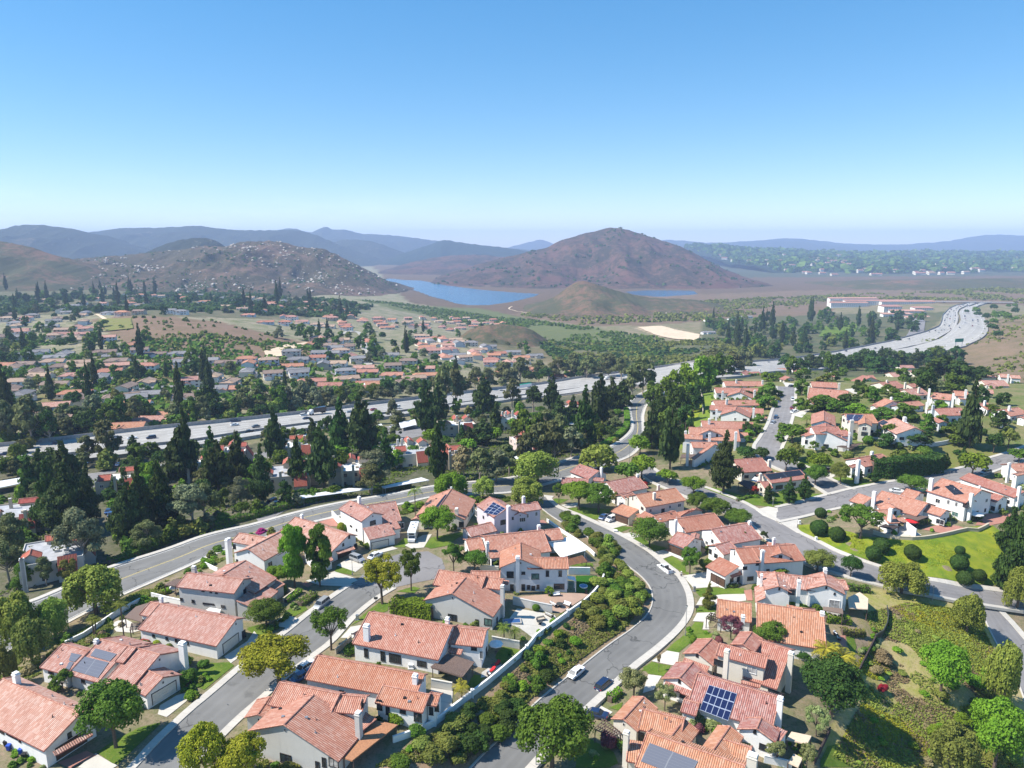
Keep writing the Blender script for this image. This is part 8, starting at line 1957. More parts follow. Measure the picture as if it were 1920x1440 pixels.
for px, py, v, wl, tl, ang in [(135,795,4,'cream','tan',.5),(108,775,2,'cream','pink',.3),(255,765,0,'white','orange',.1),(245,752,1,'white','grey',.5),(228,750,3,'white','brown',.4),(275,745,0,'cream','grey',.2),(330,785,0,'tan','orange',.2),(285,795,0,'tan','pink',.1),(240,808,0,'tan','orange',.2),(375,760,1,'white','grey',.3),(400,735,1,'blue','grey',.3),(425,735,0,'cream','red',.2),(470,765,0,'tan','pink',.2),(10,690,0,'white','orange',.1),(45,688,1,'tan','brown',.2),(70,710,3,'cream','tan',.1),(120,692,1,'pink','brown',.2),(205,702,1,'cream','orange',.2),(275,696,4,'white','red',.1),(215,672,1,'blue','grey',.5),(195,665,3,'tan','brown',.4),(105,675,0,'blue','grey',.3),(70,665,1,'white','grey',.4),(343,680,1,'white','brown',.1),(390,680,0,'blue','grey',.2),(425,685,0,'cream','brown',.2),(463,682,4,'white','orange',.1),(150,685,0,'tan','tan',.2),
   (585,720,3,'cream','red',.2),(620,728,0,'cream','red',.1),(650,715,1,'cream','tan',.3),(690,725,0,'tan','orange',.1),(668,735,1,'cream','red',.3),(735,708,1,'white','red',.1),(690,702,0,'cream','red',.1),(800,700,2,'cream','pink',.1),(700,720,0,'blue','grey',.2),(560,700,0,'white','grey',.2),(640,665,4,'white','tan',.2),(630,660,2,'white','grey',.1),(730,670,1,'white','grey',.2),(600,670,2,'white','grey',.1),(535,610,4,'white','orange',.1),(615,615,1,'cream','tan',.1),(230,592,4,'pink','orange',.05),(262,590,2,'tan','brown',.05),(205,590,1,'white','grey',.1),(150,594,1,'cream','tan',.1),(115,600,0,'cream','brown',.2),(40,605,1,'cream','pink',.1),(95,615,0,'blue','grey',.3),(30,612,4,'white','grey',.2),(320,588,2,'white','grey',.1),(340,590,4,'white','grey',.1),(295,580,1,'cream','orange',.1),
   (1085,702,1,'cream','pink',.1),(1045,715,4,'pink','orange',.1),(1160,698,1,'cream','pink',.1),(1000,700,4,'pink','orange',.2),(940,705,1,'cream','orange',.1),(905,718,0,'cream','orange',.1)]:
	p = ground(px, py); far_house(p.x, p.y, ang + random.uniform(-.1,.1), v, wl, tl, None, 'houses of the suburb beyond the freeway')
def far_rows(poly, n, mind, seed, tiles, walls, ang, grp):
	r = random.Random(seed)
	for x, y, g in scatter_px(poly, n, seed, mind):
		if any((g.x - o.location.x) ** 2 + (g.y - o.location.y) ** 2 < mind ** 2 * .8 for o, *_ in FARH): continue
		far_house(g.x, g.y, ang + r.choice((0,0, PI/2)) + r.uniform(-.2,.2), r.randrange(5), r.choice(walls), r.choice(tiles), None, grp)
G1 = 'houses of the suburb beyond the freeway'; G2 = 'houses on the far lakeside ridge'
wl0 = ('white','white','cream','blue')
mix = ('brown','grey','tan','grey','tan','orange','pink','brown'); wl_ = ('white','cream','tan','blue','cream')
far_rows([(0,665),(150,660),(260,690),(160,735),(0,760)], 26,19,41, mix, wl_, .3, G1)
far_rows([(0,590),(180,585),(160,640),(0,660)], 26,19,42,('brown','grey','tan','pink'), wl_, .3, G1)
far_rows([(400,575),(620,570),(690,600),(660,622),(470,605)], 34,23,43,('orange','pink','tan','red'), wl_, .2, G1)
far_rows([(560,640),(700,640),(800,690),(860,700),(700,740),(600,690)], 30,18,44, mix, wl_, .2, G1)
far_rows([(690,600),(820,598),(950,602),(955,612),(820,622),(720,618)], 36,22,45,('pink','red','tan','orange'),('cream','white','pink'),.1, G2)
far_rows([(780,632),(860,640),(960,662),(1020,672),(960,690),(860,685),(790,655)], 44,21,46,('pink','red','tan','grey','orange'),('cream','white','blue'),.2, G2)
far_rows([(0,700),(200,715),(560,700),(560,760),(300,785),(0,800)], 34,19,49, mix, ('white','cream','white','blue'),.2, G1)
far_rows([(200,640),(480,690),(560,660),(640,690),(560,720),(300,700)], 22,20,50, mix, ('white','cream','blue'),.2, G1)
far_rows([(90,560),(280,548),(420,560),(400,572),(240,578),(60,585)], 26,34,47,('tan','grey','pink','orange'),('white','cream'),.2, G1)
far_rows([(400,545),(560,560),(520,572),(400,570)], 14,36,48,('tan','pink','grey'),('white','cream'),.2, G1)
def campus():
	g = ground(1640,580); r = empty('hotel_building', g); tag(r, 'long white terraced hotel complex with red roof strips on the far plain','hotel'); rr = random.Random(3)
	for px, py, w, d, h in [(1598,571,120,16,14),(1590,576,90,14,9),(1640,572,150,16,12),(1700,570,130,16,11),(1668,584,40,26,13),(1700,586,70,18,9),(1728,582,40,20,10),(1680,592,60,14,6),(1720,595,50,14,6)]:
		p = ground(px, py) - g; p.z = 0; W = MB(); R = MB(); B = MB()
		W.box(p + Vector((0,0, h/2 - 3)),(w, d, h + 6)); R.slab([p + Vector((-w/2-1,-d/2-1, h+.6)), p + Vector((w/2+1,-d/2-1, h+.6)), p + Vector((w/2+1, d/2+1, h+2.4)), p + Vector((-w/2-1, d/2+1, h+2.4))], .5,0,0, [(0,0),(w,0),(w,d),(0,d)])
		for f in range(int(h / 3.2)):
			for i in range(int(w / 5)): x = -w/2 + 2.5 + i*5; z = 1.8 + f*3.2; y = -d/2 - .05; W.face([p + Vector((x + a, y, z + c)) for a, c in ((-1.6,-.8),(1.6,-.8),(1.6,.8),(-1.6,.8))], 1)
		o = W.build('wing', [M['wall_white'], M['glass_curtain']], r); R.build('roof', M['tile_pink'], o)
campus()
for px, py, lb in [(1720,605,'white parking deck beside the wooded hotel grounds'),(1375,600,'low white buildings beside the trees on the plain'),(1330,602,'small tan-roofed clubhouse on the plain'),(1400,596,'white hall among the trees on the plain'),(1328,626,'small flat-roofed hut beside the sandy field')]:
	g = ground(px, py); far_house(g.x, g.y, .2,3, 'white','pink' if 'tan' in lb else 'grey', lb, None)
def far_trees(poly, n, mind, seed, kinds, size, grp, hr=(.8,1.3)):
	r = random.Random(seed)
	for x, y, g in scatter_px(poly, n, seed, mind):
		if any((g.x - o.location.x) ** 2 + (g.y - o.location.y) ** 2 < 90 for o, *_ in FARH): continue
		if r.random() < .88 and in_poly(np.array([x]), np.array([y]), ZONES[2][0])[0]: continue
		k, lf = r.choice(kinds); s = r.uniform(*size); hh = s * r.uniform(*hr)
		if k == 'conifer': hh = s * r.uniform(2.2,3.2); s *= .7
		nm = {'conifer': 'conifer_tree','euc': 'eucalyptus_tree'}.get(k, 'broadleaf_tree')
		PEND.append((g.x, g.y, g.z - .2, s, hh, k, lf, nm if k != 'bush' else 'shrub','tree' if k != 'bush' else 'shrub', grp, 1, False, (x, y)))
mixk = (('full','green'),('full','dark'),('round','dark'),('euc','grey'),('euc','euc'),('conifer','conifer'),('full','green'),('full','green'),('full','olive'),('full','dark'))
GT = 'trees of the suburb beyond the freeway'
far_trees([(-20,832),(0,815),(180,800),(420,778),(640,755),(640,764),(420,788),(200,814),(0,834)], 62,8,65,(('euc','euc'),('full','dark'),('euc','euc'),('full','green'),('euc','grey')),(9,14), 'trees along the far side of the freeway', (1.0,1.5))
far_trees([(0,640),(180,630),(400,690),(470,720),(560,730),(880,690),(960,705),(900,735),(560,778),(300,800),(0,830)], 150,9,51, mixk, (6,12), GT)
far_trees([(0,585),(180,590),(280,640),(420,680),(300,695),(100,655),(0,660)], 70,11,52, mixk, (7,13), GT)
far_trees([(420,600),(560,620),(700,620),(860,690),(640,690),(560,655),(440,640)], 70,10,53, mixk, (7,14), GT)
far_trees([(690,600),(960,605),(1030,670),(860,690),(760,640)], 45,11,54, mixk, (6,10), GT)
far_trees([(0,800),(220,790),(520,770),(640,755),(640,765),(420,790),(200,818),(0,832)], 40,8,55,(('euc','euc'),('round','green'),('euc','grey'),('round','dark'),('bush','pepper')),(7,12), 'trees along the far side of the freeway')
far_trees([(640,752),(900,730),(1180,700),(1240,692),(1240,698),(940,728),(660,762)], 60,8,56,(('euc','euc'),('euc','euc'),('round','green'),('euc','grey'),('round','dark')),(8,14), 'trees along the far side of the freeway')
far_trees([(1320,605),(1560,590),(1740,590),(1700,640),(1560,660),(1400,680),(1340,640)], 170,11,57,(('full','dark'),('full','green'),('conifer','conifer'),('full','olive'),('full','dark'),('full','dark'),('euc','grey'),('full','green')),(9,17), 'trees around the playing field')
far_trees([(1780,590),(1900,570),(1920,600),(1870,640),(1850,610)], 24,12,58,(('round','dark'),('round','green')),(8,14), 'trees right of the freeway bend')
far_trees([(0,545),(300,540),(560,560),(700,580),(640,605),(400,590),(0,592)], 110,14,66,(('full','dark'),('full','green'),('conifer','conifer'),('full','dark'),('euc','grey')),(9,16), GT)
far_trees([(0,888),(330,848),(620,806),(760,786),(1000,752),(1000,764),(760,798),(620,820),(330,864),(0,908)], 44,8,67,(('full','green'),('full','dark'),('euc','euc'),('bush','olive')),(5,9), 'trees along the near side of the freeway')
far_trees([(80,552),(250,542),(280,556),(200,570),(60,585)], 30,16,59,(('round','dark'),('conifer','conifer'),('round','green')),(10,18), GT)
far_trees([(60,825),(0,900),(130,905),(60,940)], 14,7,60,(('round','green'),('euc','euc'),('bush','olive')),(5,9), 'trees along the near side of the freeway')
far_trees([(150,900),(640,835),(860,790),(1080,760),(1080,800),(860,860),(640,900),(300,950)], 90,6.5,61,(('round','green'),('round','bright'),('bush','bright'),('euc','euc'),('round','dark')),(4.5,9.5), 'bushes and small trees of the apartment courtyards')
far_trees([(0,925),(240,900),(300,960),(200,1030),(60,1060),(0,1000)], 34,6,62,(('round','green'),('bush','green'),('bush','bright'),('euc','euc'),('round','dark')),(3.5,7), 'bushes and small trees of the apartment courtyards')
far_trees([(980,850),(1080,800),(1170,740),(1160,830),(1080,860),(1000,880)], 36,5,63,(('round','dark'),('round','green'),('euc','euc'),('bush','olive')),(4,9), 'bushes and small trees of the apartment courtyards')
far_trees([(240,1050),(420,985),(640,932),(630,925),(420,970),(230,1035)], 44,4,64,(('bush','olive'),('round','green'),('bush','green'),('euc','grey')),(2.5,6), 'bushes and small trees of the apartment courtyards')
def wall_planting():
	r = random.Random(77)
	for h in HOUSES:
		if h.name != 'house': continue
		for a, b, n, zt, gab in h.walls:
			e = b - a; L = e.length; m = (a + b) / 2
			if L < 3 or n.dot(m) > 0: continue
			e /= L
			for k in range(int(L / 2.2)):
				if r.random() < (.25 if m.length < 230 else .6):
					p = a + e * (2.2 * k + r.uniform(.4,1.8)) + n * r.uniform(.9,1.8)
					if any((p - q.xy).length < w * .5 + 1.6 and w > 2.3 for q, w in h.placed): continue
					s = r.uniform(.9,2.3) * (1.25 if m.length > 230 else 1); z = float(T(p.x, p.y))
					PEND.append((p.x, p.y, z - .1, s, s * r.uniform(.6,1.2), r.choice(('bush','bush','full')), r.choice(('green','bright','olive','dark','green','flower')), 'shrub','shrub','garden shrubs between the houses', 1, False, proj(p.x, p.y, z)))
wall_planting()
def flush_pending():
	cnt = {}
	for o in COL.objects:
		if o.parent is None and o.get('category') in ('tree','shrub'): n = o.name.split('.')[0]; cnt[n] = cnt.get(n, 0) + 1
	rest = {}
	for q in sorted(PEND, key=lambda q: -q[3] * q[4] / (q[0] ** 2 + q[1] ** 2)):
		nm = q[7]
		if cnt.get(nm, 0) < 285: cnt[nm] = cnt.get(nm, 0) + 1; place_plant(*q[:8], None, *q[8:])
		else: rest.setdefault('shrubbery' if nm == 'shrub' else 'woods', []).append(q)
	for nm, L in rest.items():
		mats = []; V = []; Cc = []; MI = []
		for i, q in enumerate(L):
			x, y, z, w, h, k, lf = q[:7]
			cm, tm = tree_meshes(k, 1, i % 3, lf); n = len(cm.vertices)
			a = np.empty(n * 3, np.float32); cm.vertices.foreach_get('co', a); a = a.reshape(-1,4,3)
			c = np.empty(n * 4, np.float32); cm.color_attributes['leaf'].data.foreach_get('color', c); c = c.reshape(-1,4,4)
			st = 1 if nm == 'shrubbery' else 2; a = a[::st]; c = c[::st]
			if st == 2: ct = a.mean(1, keepdims=True); a = ct + (a - ct) * 1.35
			an = i * 2.4; R = np.array(((math.cos(an), math.sin(an),0),(-math.sin(an), math.cos(an),0),(0,0,1)), np.float32)
			V.append((a.reshape(-1,3) @ R) * np.array((w, w, h), np.float32) + np.array((x, y, z), np.float32)); Cc.append(c.reshape(-1,4))
			if lf not in mats: mats.append(lf)
			MI.append(np.full(len(a), mats.index(lf)))
		V = np.concatenate(V); me = np_mesh(nm, V, np.arange(len(V)).reshape(-1,4), [M['leaf_' + m] for m in mats], mat_idx=np.concatenate(MI), col={'leaf': np.concatenate(Cc)})
		tag(link(nm, me), kind='stuff')
flush_pending()
def stuff_leaves(name, poly, n, hgt, ls, mat, seed, wobble=0, patch=None, pxpoly=True, world_uniform=True):
	W = [ground(*p) for p in poly]; pl = [(p.x, p.y) for p in W]; r = np.random.RandomState(seed)
	xs = [p[0] for p in pl]; ys = [p[1] for p in pl]; X = []; Y = []; c = 0
	while c < n:
		x = r.uniform(min(xs), max(xs), n * 2); y = r.uniform(min(ys), max(ys), n * 2)
		k = in_poly(x, y, pl)
		if patch: k &= fbm(x / patch[0], y / patch[0], 3, seed) > patch[1]
		X.append(x[k]); Y.append(y[k]); c += k.sum()
		if len(X) > 40: break
	x = np.concatenate(X)[:n]; y = np.concatenate(Y)[:n]; m = len(x)
	z = T(x, y) + r.uniform(0,1, m) * hgt
	nr = r.normal(size=(m, 3)); nr[:, 2] = np.abs(nr[:, 2]) + .8
	tn = np.clip(fbm(x / 2.5, y / 2.5,2, seed + 3) * .7 + r.uniform(0,.4, m),0,1)
	me = leaf_mesh(name, np.stack([x, y, z], -1), nr, r.uniform(.6,1.4, m) * ls, M['leaf_' + mat], tn)
	tag(link(name, me), kind='stuff')
RS = np.random.RandomState(5)
stuff_leaves('ground_cover', BANK, 26000,.3,.32, 'olive', 1, patch=(7,.50))
stuff_leaves('ground_cover', BANK, 9000,.25,.28, 'drybrush', 2, patch=(5,.5))
stuff_leaves('weeds', SLOPE, 22000,.3,.34, 'pepper', 3, patch=(9,.48)); stuff_leaves('weeds', SLOPE, 8000,.3,.34, 'olive', 4, patch=(6,.52)); stuff_leaves('weeds', SLOPE, 14000,.25,.3, 'drybrush', 6, patch=(7,.54)); stuff_leaves('weeds', SLOPE, 26000,.2,.3, 'yellow', 16, patch=(11,.47))
stuff_leaves('ground_cover', [(-40,1330),(0,1240),(130,1175),(235,1122),(330,1078),(420,1038),(560,990),(560,1000),(420,1050),(330,1100),(240,1160),(120,1240)], 24000,.3,.3, 'olive', 7, patch=(6,.48))
stuff_leaves('ground_cover', [(640,980),(760,952),(960,932),(1005,952),(900,955),(760,965)], 9000,.5,.34, 'green', 8, patch=(6,.4))
stuff_leaves('ground_cover', [(0,920),(600,850),(960,800),(1160,740),(1170,840),(960,895),(640,935),(330,1020),(200,1065),(0,1120)], 26000,.6,.6, 'green', 9, patch=(9,.52))
stuff_leaves('grass', [(1497,985),(1535,1014),(1655,1060),(1725,1081),(1870,1098),(1880,1000),(1750,1005),(1620,1007)], 26000,.1,.22, 'yellow', 11, patch=(8,.46))
def brush(name, poly, n, size, mat, seed, patch=(60,.5), hr=.7, q=9):
	W = [ground(*p) for p in poly]; pl = [(p.x, p.y) for p in W]; r = np.random.RandomState(seed); xs = [p[0] for p in pl]; ys = [p[1] for p in pl]; X = []; Y = []; c = 0; it = 0
	while c < n and it < 60:
		it += 1; x = r.uniform(min(xs), max(xs), n * 2); y = r.uniform(min(ys), max(ys), n * 2)
		k = in_poly(x, y, pl) & (fbm(x / patch[0], y / patch[0], 3, seed) > patch[1]); X.append(x[k]); Y.append(y[k]); c += k.sum()
	x = np.concatenate(X)[:n]; y = np.concatenate(Y)[:n]; m = len(x); s = r.uniform(.5,1.3, m) * size
	d = r.normal(size=(m, q, 3)); d /= np.linalg.norm(d, axis=2, keepdims=True); d[:, :, 2] = np.abs(d[:, :, 2])
	z = T(x, y); C = np.stack([x, y, z], -1)[:, None] + d * s[:, None, None] * np.array((.5,.5, hr)) * r.uniform(.6,1,(m, q, 1))
	tn = np.clip(np.repeat(r.uniform(0,.6, m), q) + r.uniform(0,.4, m * q),0,1)
	me = leaf_mesh(name, C.reshape(-1,3),(d + r.normal(size=d.shape) * .3).reshape(-1,3), np.repeat(s, q) * .62, M['leaf_' + mat], tn); tag(link(name, me), kind='stuff')
brush('chaparral', [(660,560),(800,575),(1000,600),(1250,635),(1240,690),(1060,690),(1000,640),(860,605)], 2600,5, 'green', 21,(70,.47)); brush('chaparral', [(1000,640),(1480,640),(1420,690),(1240,700),(1060,690)], 1500,5, 'olive', 22,(60,.48)); brush('chaparral', [(1000,640),(1480,640),(1420,690),(1240,700),(1060,690)], 900,6, 'dark', 23,(50,.5))
brush('chaparral', [(200,600),(420,605),(600,650),(640,668),(520,690),(300,690)], 170,4, 'green', 24,(40,.5)); brush('chaparral', [(960,590),(1400,560),(2000,540),(2000,570),(1560,565),(1350,600),(1100,610)], 3600,7, 'olive', 25,(120,.46))
brush('chaparral', [(1700,640),(1870,600),(2150,560),(2150,740),(1930,720),(1800,690)], 1200,3.2, 'olive', 26,(40,.5)); brush('chaparral', [(0,560),(420,545),(700,575),(660,600),(420,590),(0,590)], 4200,8, 'dark', 28,(90,.44))
brush('chaparral', [(-200,640),(500,640),(880,690),(560,780),(0,840),(-200,850)], 2600,4.5, 'green', 30,(50,.45)); brush('chaparral', [(-200,640),(500,640),(880,690),(560,780),(0,840),(-200,850)], 1400,4, 'olive', 31,(40,.5))
def on_hill(name, HX, n, size, mat, seed, rock=False, flat=0):
	X, Y, Zh = HX; r = np.random.RandomState(seed); m0, n0 = X.shape; V = []; Fc = []; C = []; Nn = []; S = []
	ctr = fbm(X / 160, Y / 160,3, seed)
	k = 0; t0 = m0 // 3
	while k < n:
		i = r.randint(t0 - 2, m0 - 4); j = r.randint(3, n0 - 3)
		if ctr[i, j] < .5 and r.rand() < (flat or .92): continue
		if Zh[i, j] - float(T(X[i, j], Y[i, j])) < 2: continue
		k += 1; u, v = r.rand(), r.rand()
		p = np.array((X[i, j] * (1-u) + X[i, j+1] * u, Y[i, j] * (1-v) + Y[i+1, j] * v, (Zh[i, j] * (1-u) + Zh[i, j+1] * u) * (1-v) + (Zh[i+1, j] * (1-u) + Zh[i+1, j+1] * u) * v))
		s = size * r.uniform(.4,1.5) ** 1.5
		if rock:
			ph = [np.array(a) for a in ((1,0,0),(0,1,0),(-1,0,0),(0,-1,0),(.7,.7,.6),(-.7,.7,.55),(-.7,-.7,.6),(.7,-.7,.65),(0,0,1))]; o = len(V)
			V += [tuple(p + q_ * s * r.uniform(.7,1.2,3) * np.array((.6,.6,.55))) for q_ in ph]
			Fc += [(o+a, o+b_, o+c_, o+d_) for a, b_, c_, d_ in ((0,4,8,7),(1,5,8,4),(2,6,8,5),(3,7,8,6),(0,1,4,4),(1,2,5,5),(2,3,6,6),(3,0,7,7))]
		else:
			for _ in range(6):
				d = r.normal(size=3); d /= np.linalg.norm(d); d[2] = abs(d[2]); C.append(p + d * s * .45); Nn.append(d + r.normal(size=3) * .3); S.append(s * .6)
	if rock:
		me = bpy.data.meshes.new(name); me.from_pydata(V, [], [tuple(dict.fromkeys(f)) for f in Fc]); me.materials.append(M['rock']); me.update()
	else: me = leaf_mesh(name, np.array(C), np.array(Nn), np.array(S), M['leaf_' + mat], r.uniform(0,1, len(C)))
	tag(link(name, me), kind='stuff')
on_hill('boulders', ROCKY, 650,5.4, None, 3, True); on_hill('chaparral', ROCKY, 1100,5, 'dark', 5)
on_hill('chaparral', WOODED, 5200,34, 'dark', 6, flat=.55); on_hill('woods', WOODED, 1800,40, 'green', 7, flat=.5); on_hill('chaparral', BROWN, 420,10, 'dark', 8)
def far_roofs(HX, n, seed, sz, mats_):
	r = random.Random(seed); W = MB(); X_, Y_, Z_ = HX
	for k in range(n):
		i = r.randrange(HX[0].shape[0] // 2, HX[0].shape[0] - 2); j = r.randrange(3, HX[0].shape[1] - 3); g = Vector((X_[i, j], Y_[i, j], Z_[i, j]))
		w, d, h = sz * r.uniform(.6,1.2), sz * .5, sz * .3
		a = r.uniform(-.4,.4); W.box(g + Vector((0,0, h * .4)),(w, d, h * 1.6),0, a); X = Vector((math.cos(a), math.sin(a),0)); Y = Vector((-math.sin(a), math.cos(a),0)); z = Vector((0,0,1)); mi = r.choice((1,1,2))
		e = [g + X*(sx*w*.55) + Y*(sy*d*.6) + z*h*1.2 for sx, sy in ((-1,-1),(1,-1),(1,1),(-1,1))]; rd = [g - X*w*.5 + z*h*1.8, g + X*w*.5 + z*h*1.8]
		W.face([e[0], e[1], rd[1], rd[0]], mi); W.face([e[2], e[3], rd[0], rd[1]], mi); W.face([e[1], e[2], rd[1]], 0); W.face([e[3], e[0], rd[0]], 0)
	tag(W.build('distant_houses', mats_), kind='stuff')
far_roofs(WOODED, 420,5,34, [M['wall_cream'], M['tile_pink'], M['tile_tan']])
def ordw(n):
	W = 'first second third fourth fifth sixth seventh eighth ninth tenth eleventh twelfth'.split()
	return W[n - 1] if n <= 12 else '%d%s' % (n, 'th' if 10 <= n % 100 <= 20 else {1: 'st', 2: 'nd', 3: 'rd'}.get(n % 10, 'th'))
PH = [
 (85,1350,'bottom-left house'),(175,1270,'solar-panel house'),(285,1180,'long bungalow'),(370,1110,'grey two-storey house'),(470,1035,'pink-chimney house'),(605,1005,'brown-garage house'),(700,975,'white dormer house'),(776,1005,'motorhome'),(860,970,'slim-solar house'),(940,960,'lavender house'),(960,1030,'long white-pergola house'),(1010,1080,'large white house'),(870,1130,'grey-gabled house'),(770,1190,'raised-chimney house'),(690,1270,'salmon-tiled house'),(620,1350,'stained-patio-roof house'),
 (1081,1262,'white sedan'),(1131,1287,'navy SUV'),(1247,1070,'white pickup'),(1035,1380,'huge round tree'),(1360,1410,'grey-panel orange house'),(1200,1340,'twin-gabled orange house'),(1380,1310,'blue-solar-grid house'),(1420,1230,'red two-storey house'),(1470,1170,'orange bungalow'),(1500,1110,'three-gabled pink house'),(1420,1060,'large orange house'),(1340,1010,'mottled red house'),(1100,930,'umbrella tree pair'),(1180,950,'cream two-storey house'),(1105,880,'mottled corner house'),
 (1690,960,'low-winged red house'),(1800,940,'balcony house'),(1640,870,'hedge house'),(1395,885,'salmon corner house'),(1460,905,'long-panel corner house'),(1570,820,'pergola-deck house'),(1610,790,'dormer solar house'),(1690,800,'curved-wall house'),(1816,780,'tallest hillside conifer'),(1557,1290,'dark round tree'),(1762,1260,'lone slope tree'),(1550,1235,'golden palms'),(1640,1230,'dark rail fence'),(1812,1150,'roadside pepper tree'),(1880,1270,'right-edge weeping tree'),(1860,1390,'bottom-right bright tree'),
 (1125,1080,'turf corner'),(990,1200,'pale lawn wall'),(885,1290,'bank wall pillar'),(1285,1165,'tall street lamp'),(181,1100,'largest left pepper tree'),(160,1010,'grey left eucalyptus'),(100,1020,'white-roofed apartments'),(533,870,'tan flat-roofed apartments'),(655,860,'red-screen apartments'),(770,830,'stepped cream apartments'),(855,785,'attic-gable apartments'),(955,775,'twin-tower apartments'),(972,728,'green-topped lorry'),(1009,880,'junction pepper tree'),(1190,790,'boundary road bend'),(1256,820,'pale-crowned conifer'),
 (1470,760,'upper street'),(1350,750,'left house row'),(1800,650,'green freeway sign'),(1640,578,'white hotel'),(1250,622,'sandy field'),(1580,618,'playing field'),(1150,470,'brown mountain'),(540,480,'boulder hill'),(860,555,'lake'),(300,635,'brown knoll'),(215,607,'hilltop meadow'),(940,630,'scrubby mound'),(660,640,'pale winding lane'),(200,790,'suburb turning circle'),(1760,600,'freeway bend'),(1570,770,'timber-gabled house'),(1720,740,'arched-balcony house'),(1870,740,'far right houses'),(535,665,'bare field'),(300,728,'suburb back lane'),(60,830,'left freeway end'),(440,800,'freeway middle')]
ADJ = {'bright': 'bright green','yellow': 'yellow-green','green': 'green','dark': 'dark green','conifer': 'dark','euc': 'olive','grey': 'silvery grey','pepper': 'pale green','olive': 'olive','purple': 'purple','redleaf': 'red','drybrush': 'dry brown','flower': 'white-flowering','magenta': 'magenta','goldpalm': 'golden','palm': 'green'}
NOUN = {'conifer': 'conifer','euc': 'eucalyptus','full': 'leafy tree','round': 'round tree','open': 'airy tree','umbrella': 'spreading tree','column': 'slender tree','pepper': 'weeping tree','bush': 'bush','ball': 'clipped bush','sapling': 'sapling','hedge': 'hedge'}
def assign(items):
	gr = {}
	for o, q, desc in items:
		k = min(PH, key=lambda p: (p[0] - q[0]) ** 2 + ((p[1] - q[1]) * 1.3) ** 2)
		dx, dy = q[0] - k[0], q[1] - k[1]
		side = ('right of' if dx > 0 else 'left of') if abs(dx) > abs(dy) * 1.2 else ('behind' if dy < 0 else 'in front of')
		gr.setdefault((desc, k[2], side), []).append((dx * dx + dy * dy, o))
	for (desc, lm, side), L in gr.items():
		L.sort(key=lambda a: a[0])
		for i, (_, o) in enumerate(L):
			if len(L) == 1: o['label'] = '%s %s the %s' % (desc, side, lm)
			else: o['label'] = '%s %s the %s, %snearest of %d' % (desc, side, lm, '' if i == 0 else ordw(i + 1) + ' ', len(L))
items = []
for root, kind, lf, w_, h_, q in TREES:
	if root.get('label'): continue
	sz = ('small' if h_ < 5 else 'medium' if h_ < 10 else 'tall') if kind not in ('bush','ball') else ('low' if h_ < 1.2 else 'big' if h_ > 2.2 else 'mid-sized')
	items.append((root, q, '%s %s %s' % (sz, ADJ.get(lf, lf), NOUN.get(kind, 'tree'))))
for root, q, tl, wl in FARH:
	if root.get('label'): continue
	items.append((root, q, '%s-roofed %s-walled house' % ({'red': 'red','pink': 'pink','tan': 'tan','brown': 'brown','grey': 'grey','orange': 'orange','mottled': 'mottled'}[tl], {'white': 'white','cream': 'cream','tan': 'tan','blue': 'blue','pink': 'pink','grey': 'grey'}[wl])))
for o, q in FT:
	items.append((o, q, '%s on the freeway' % o['_c']));
assign(items)
for o, q in FT: del o['_c']
hz = bpy.data.materials.new('haze_air'); hz.use_nodes = True
hz.node_tree.nodes.clear()
pv = hz.node_tree.nodes.new('ShaderNodeVolumePrincipled'); om = hz.node_tree.nodes.new('ShaderNodeOutputMaterial')
pv.inputs['Color'].default_value = HCOL; pv.inputs['Density'].default_value = HAZE
pv.inputs['Anisotropy'].default_value = 0.0
hz.node_tree.links.new(pv.outputs[0], om.inputs['Volume'])
b = MB(); b.box((0,7600,100),(44000,16000,460)); tag(b.build('haze', hz), kind='stuff')
for nm in ('volume_bounces',): scn.cycles.volume_bounces = 4
SUN_EL, SUN_AZ = 50.0,263.0
w = bpy.data.worlds.new('World'); scn.world = w; w.use_nodes = True
nt = w.node_tree; sk = nt.nodes.new('ShaderNodeTexSky'); sk.sky_type = 'NISHITA'; sk.sun_disc = False
sk.sun_elevation = math.radians(SUN_EL); sk.sun_rotation = math.radians(SUN_AZ)
sk.altitude = 0; sk.air_density = SKY[1]; sk.dust_density = SKY[2]; sk.ozone_density = SKY[3]
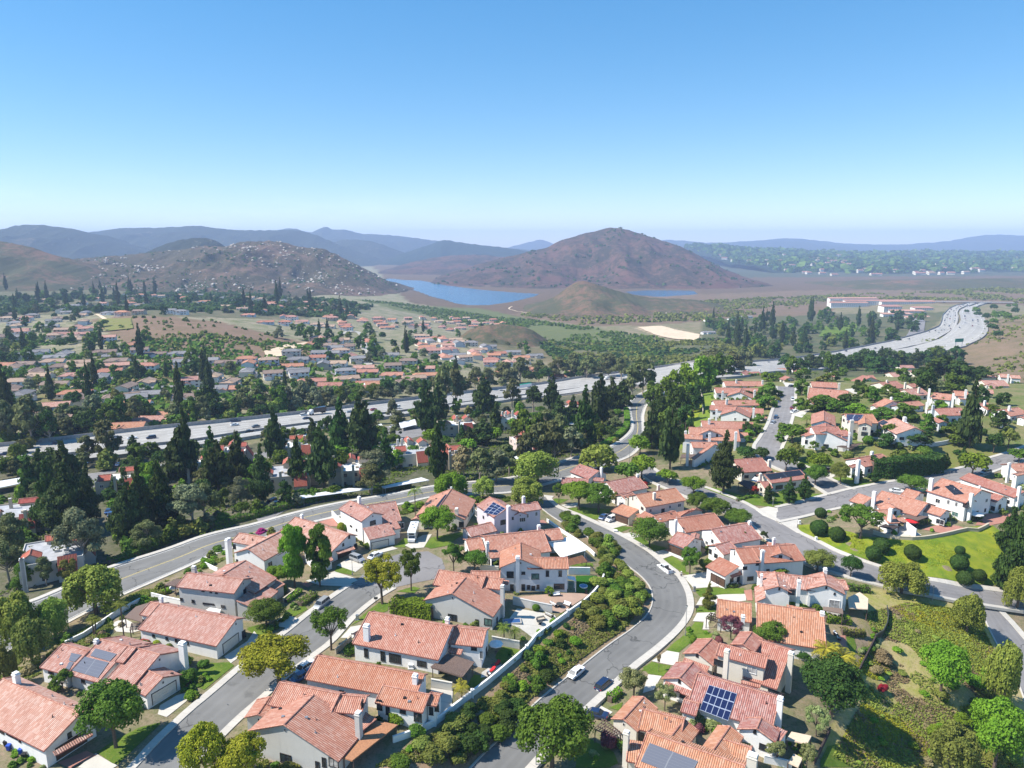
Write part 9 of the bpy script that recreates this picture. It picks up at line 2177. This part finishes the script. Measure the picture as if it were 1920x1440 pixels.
hs = nt.nodes.new('ShaderNodeHueSaturation'); hs.inputs['Saturation'].default_value = SKY[4]; hs.inputs['Value'].default_value = SKY[6]; gm_ = nt.nodes.new('ShaderNodeGamma'); gm_.inputs[1].default_value = SKY[5]; nt.links.new(sk.outputs[0], gm_.inputs[0]); nt.links.new(gm_.outputs[0], hs.inputs['Color']);
nn = NT(w); tc = nn.add('ShaderNodeTexCoord'); mp = nn.add('ShaderNodeMapping'); mp.inputs['Scale'].default_value = (3,3,16); nn.link(tc.outputs['Generated'], mp.inputs['Vector'])
sv = nn.add('ShaderNodeSeparateXYZ'); nn.link(tc.outputs['Generated'], sv.inputs[0])
cl = nn.math('MULTIPLY', nn.ramp(nn.noise(1.6,6, mp.outputs[0], .6),.48,.72), nn.math('MULTIPLY', nn.ramp(sv.outputs[2], .085,.02), nn.ramp(sv.outputs[0], .15,-.55)))
nn.link(nn.mix(nn.math('MULTIPLY', cl, .22), hs.outputs[0], (7,7.2,7.6)), nt.nodes['Background'].inputs[0]); nt.nodes['Background'].inputs[1].default_value = SKY[0]
L = bpy.data.lights.new('sun','SUN'); L.energy = SUN_E; L.angle = math.radians(.53); L.color = (1,.955,.88)
so = bpy.data.objects.new('sun', L); COL.objects.link(so)
az, el = math.radians(SUN_AZ), math.radians(SUN_EL)
so.rotation_euler = Vector((-math.sin(az) * math.cos(el),-math.cos(az) * math.cos(el),-math.sin(el))).to_track_quat('-Z','Y').to_euler()
so.location = (-300,0,400)
cam = bpy.data.cameras.new('camera'); cam.sensor_width = 36; cam.sensor_fit = 'HORIZONTAL'; cam.lens = 36 * F / 1920
cam.clip_start = .5; cam.clip_end = 60000
co = bpy.data.objects.new('camera', cam); COL.objects.link(co); co.location = (0,0, ZC)
co.rotation_euler = (PI / 2 - TH, 0,0); scn.camera = co
scn.view_settings.view_transform = 'Standard'; scn.view_settings.look = 'None'
scn.view_settings.exposure = EXPO; scn.view_settings.gamma = 1
scn.render.engine = 'CYCLES'; scn.cycles.use_denoising = True
scn.cycles.max_bounces = 6; scn.cycles.diffuse_bounces = 3; scn.cycles.glossy_bounces = 2; scn.cycles.transmission_bounces = 2; scn.cycles.transparent_max_bounces = 4
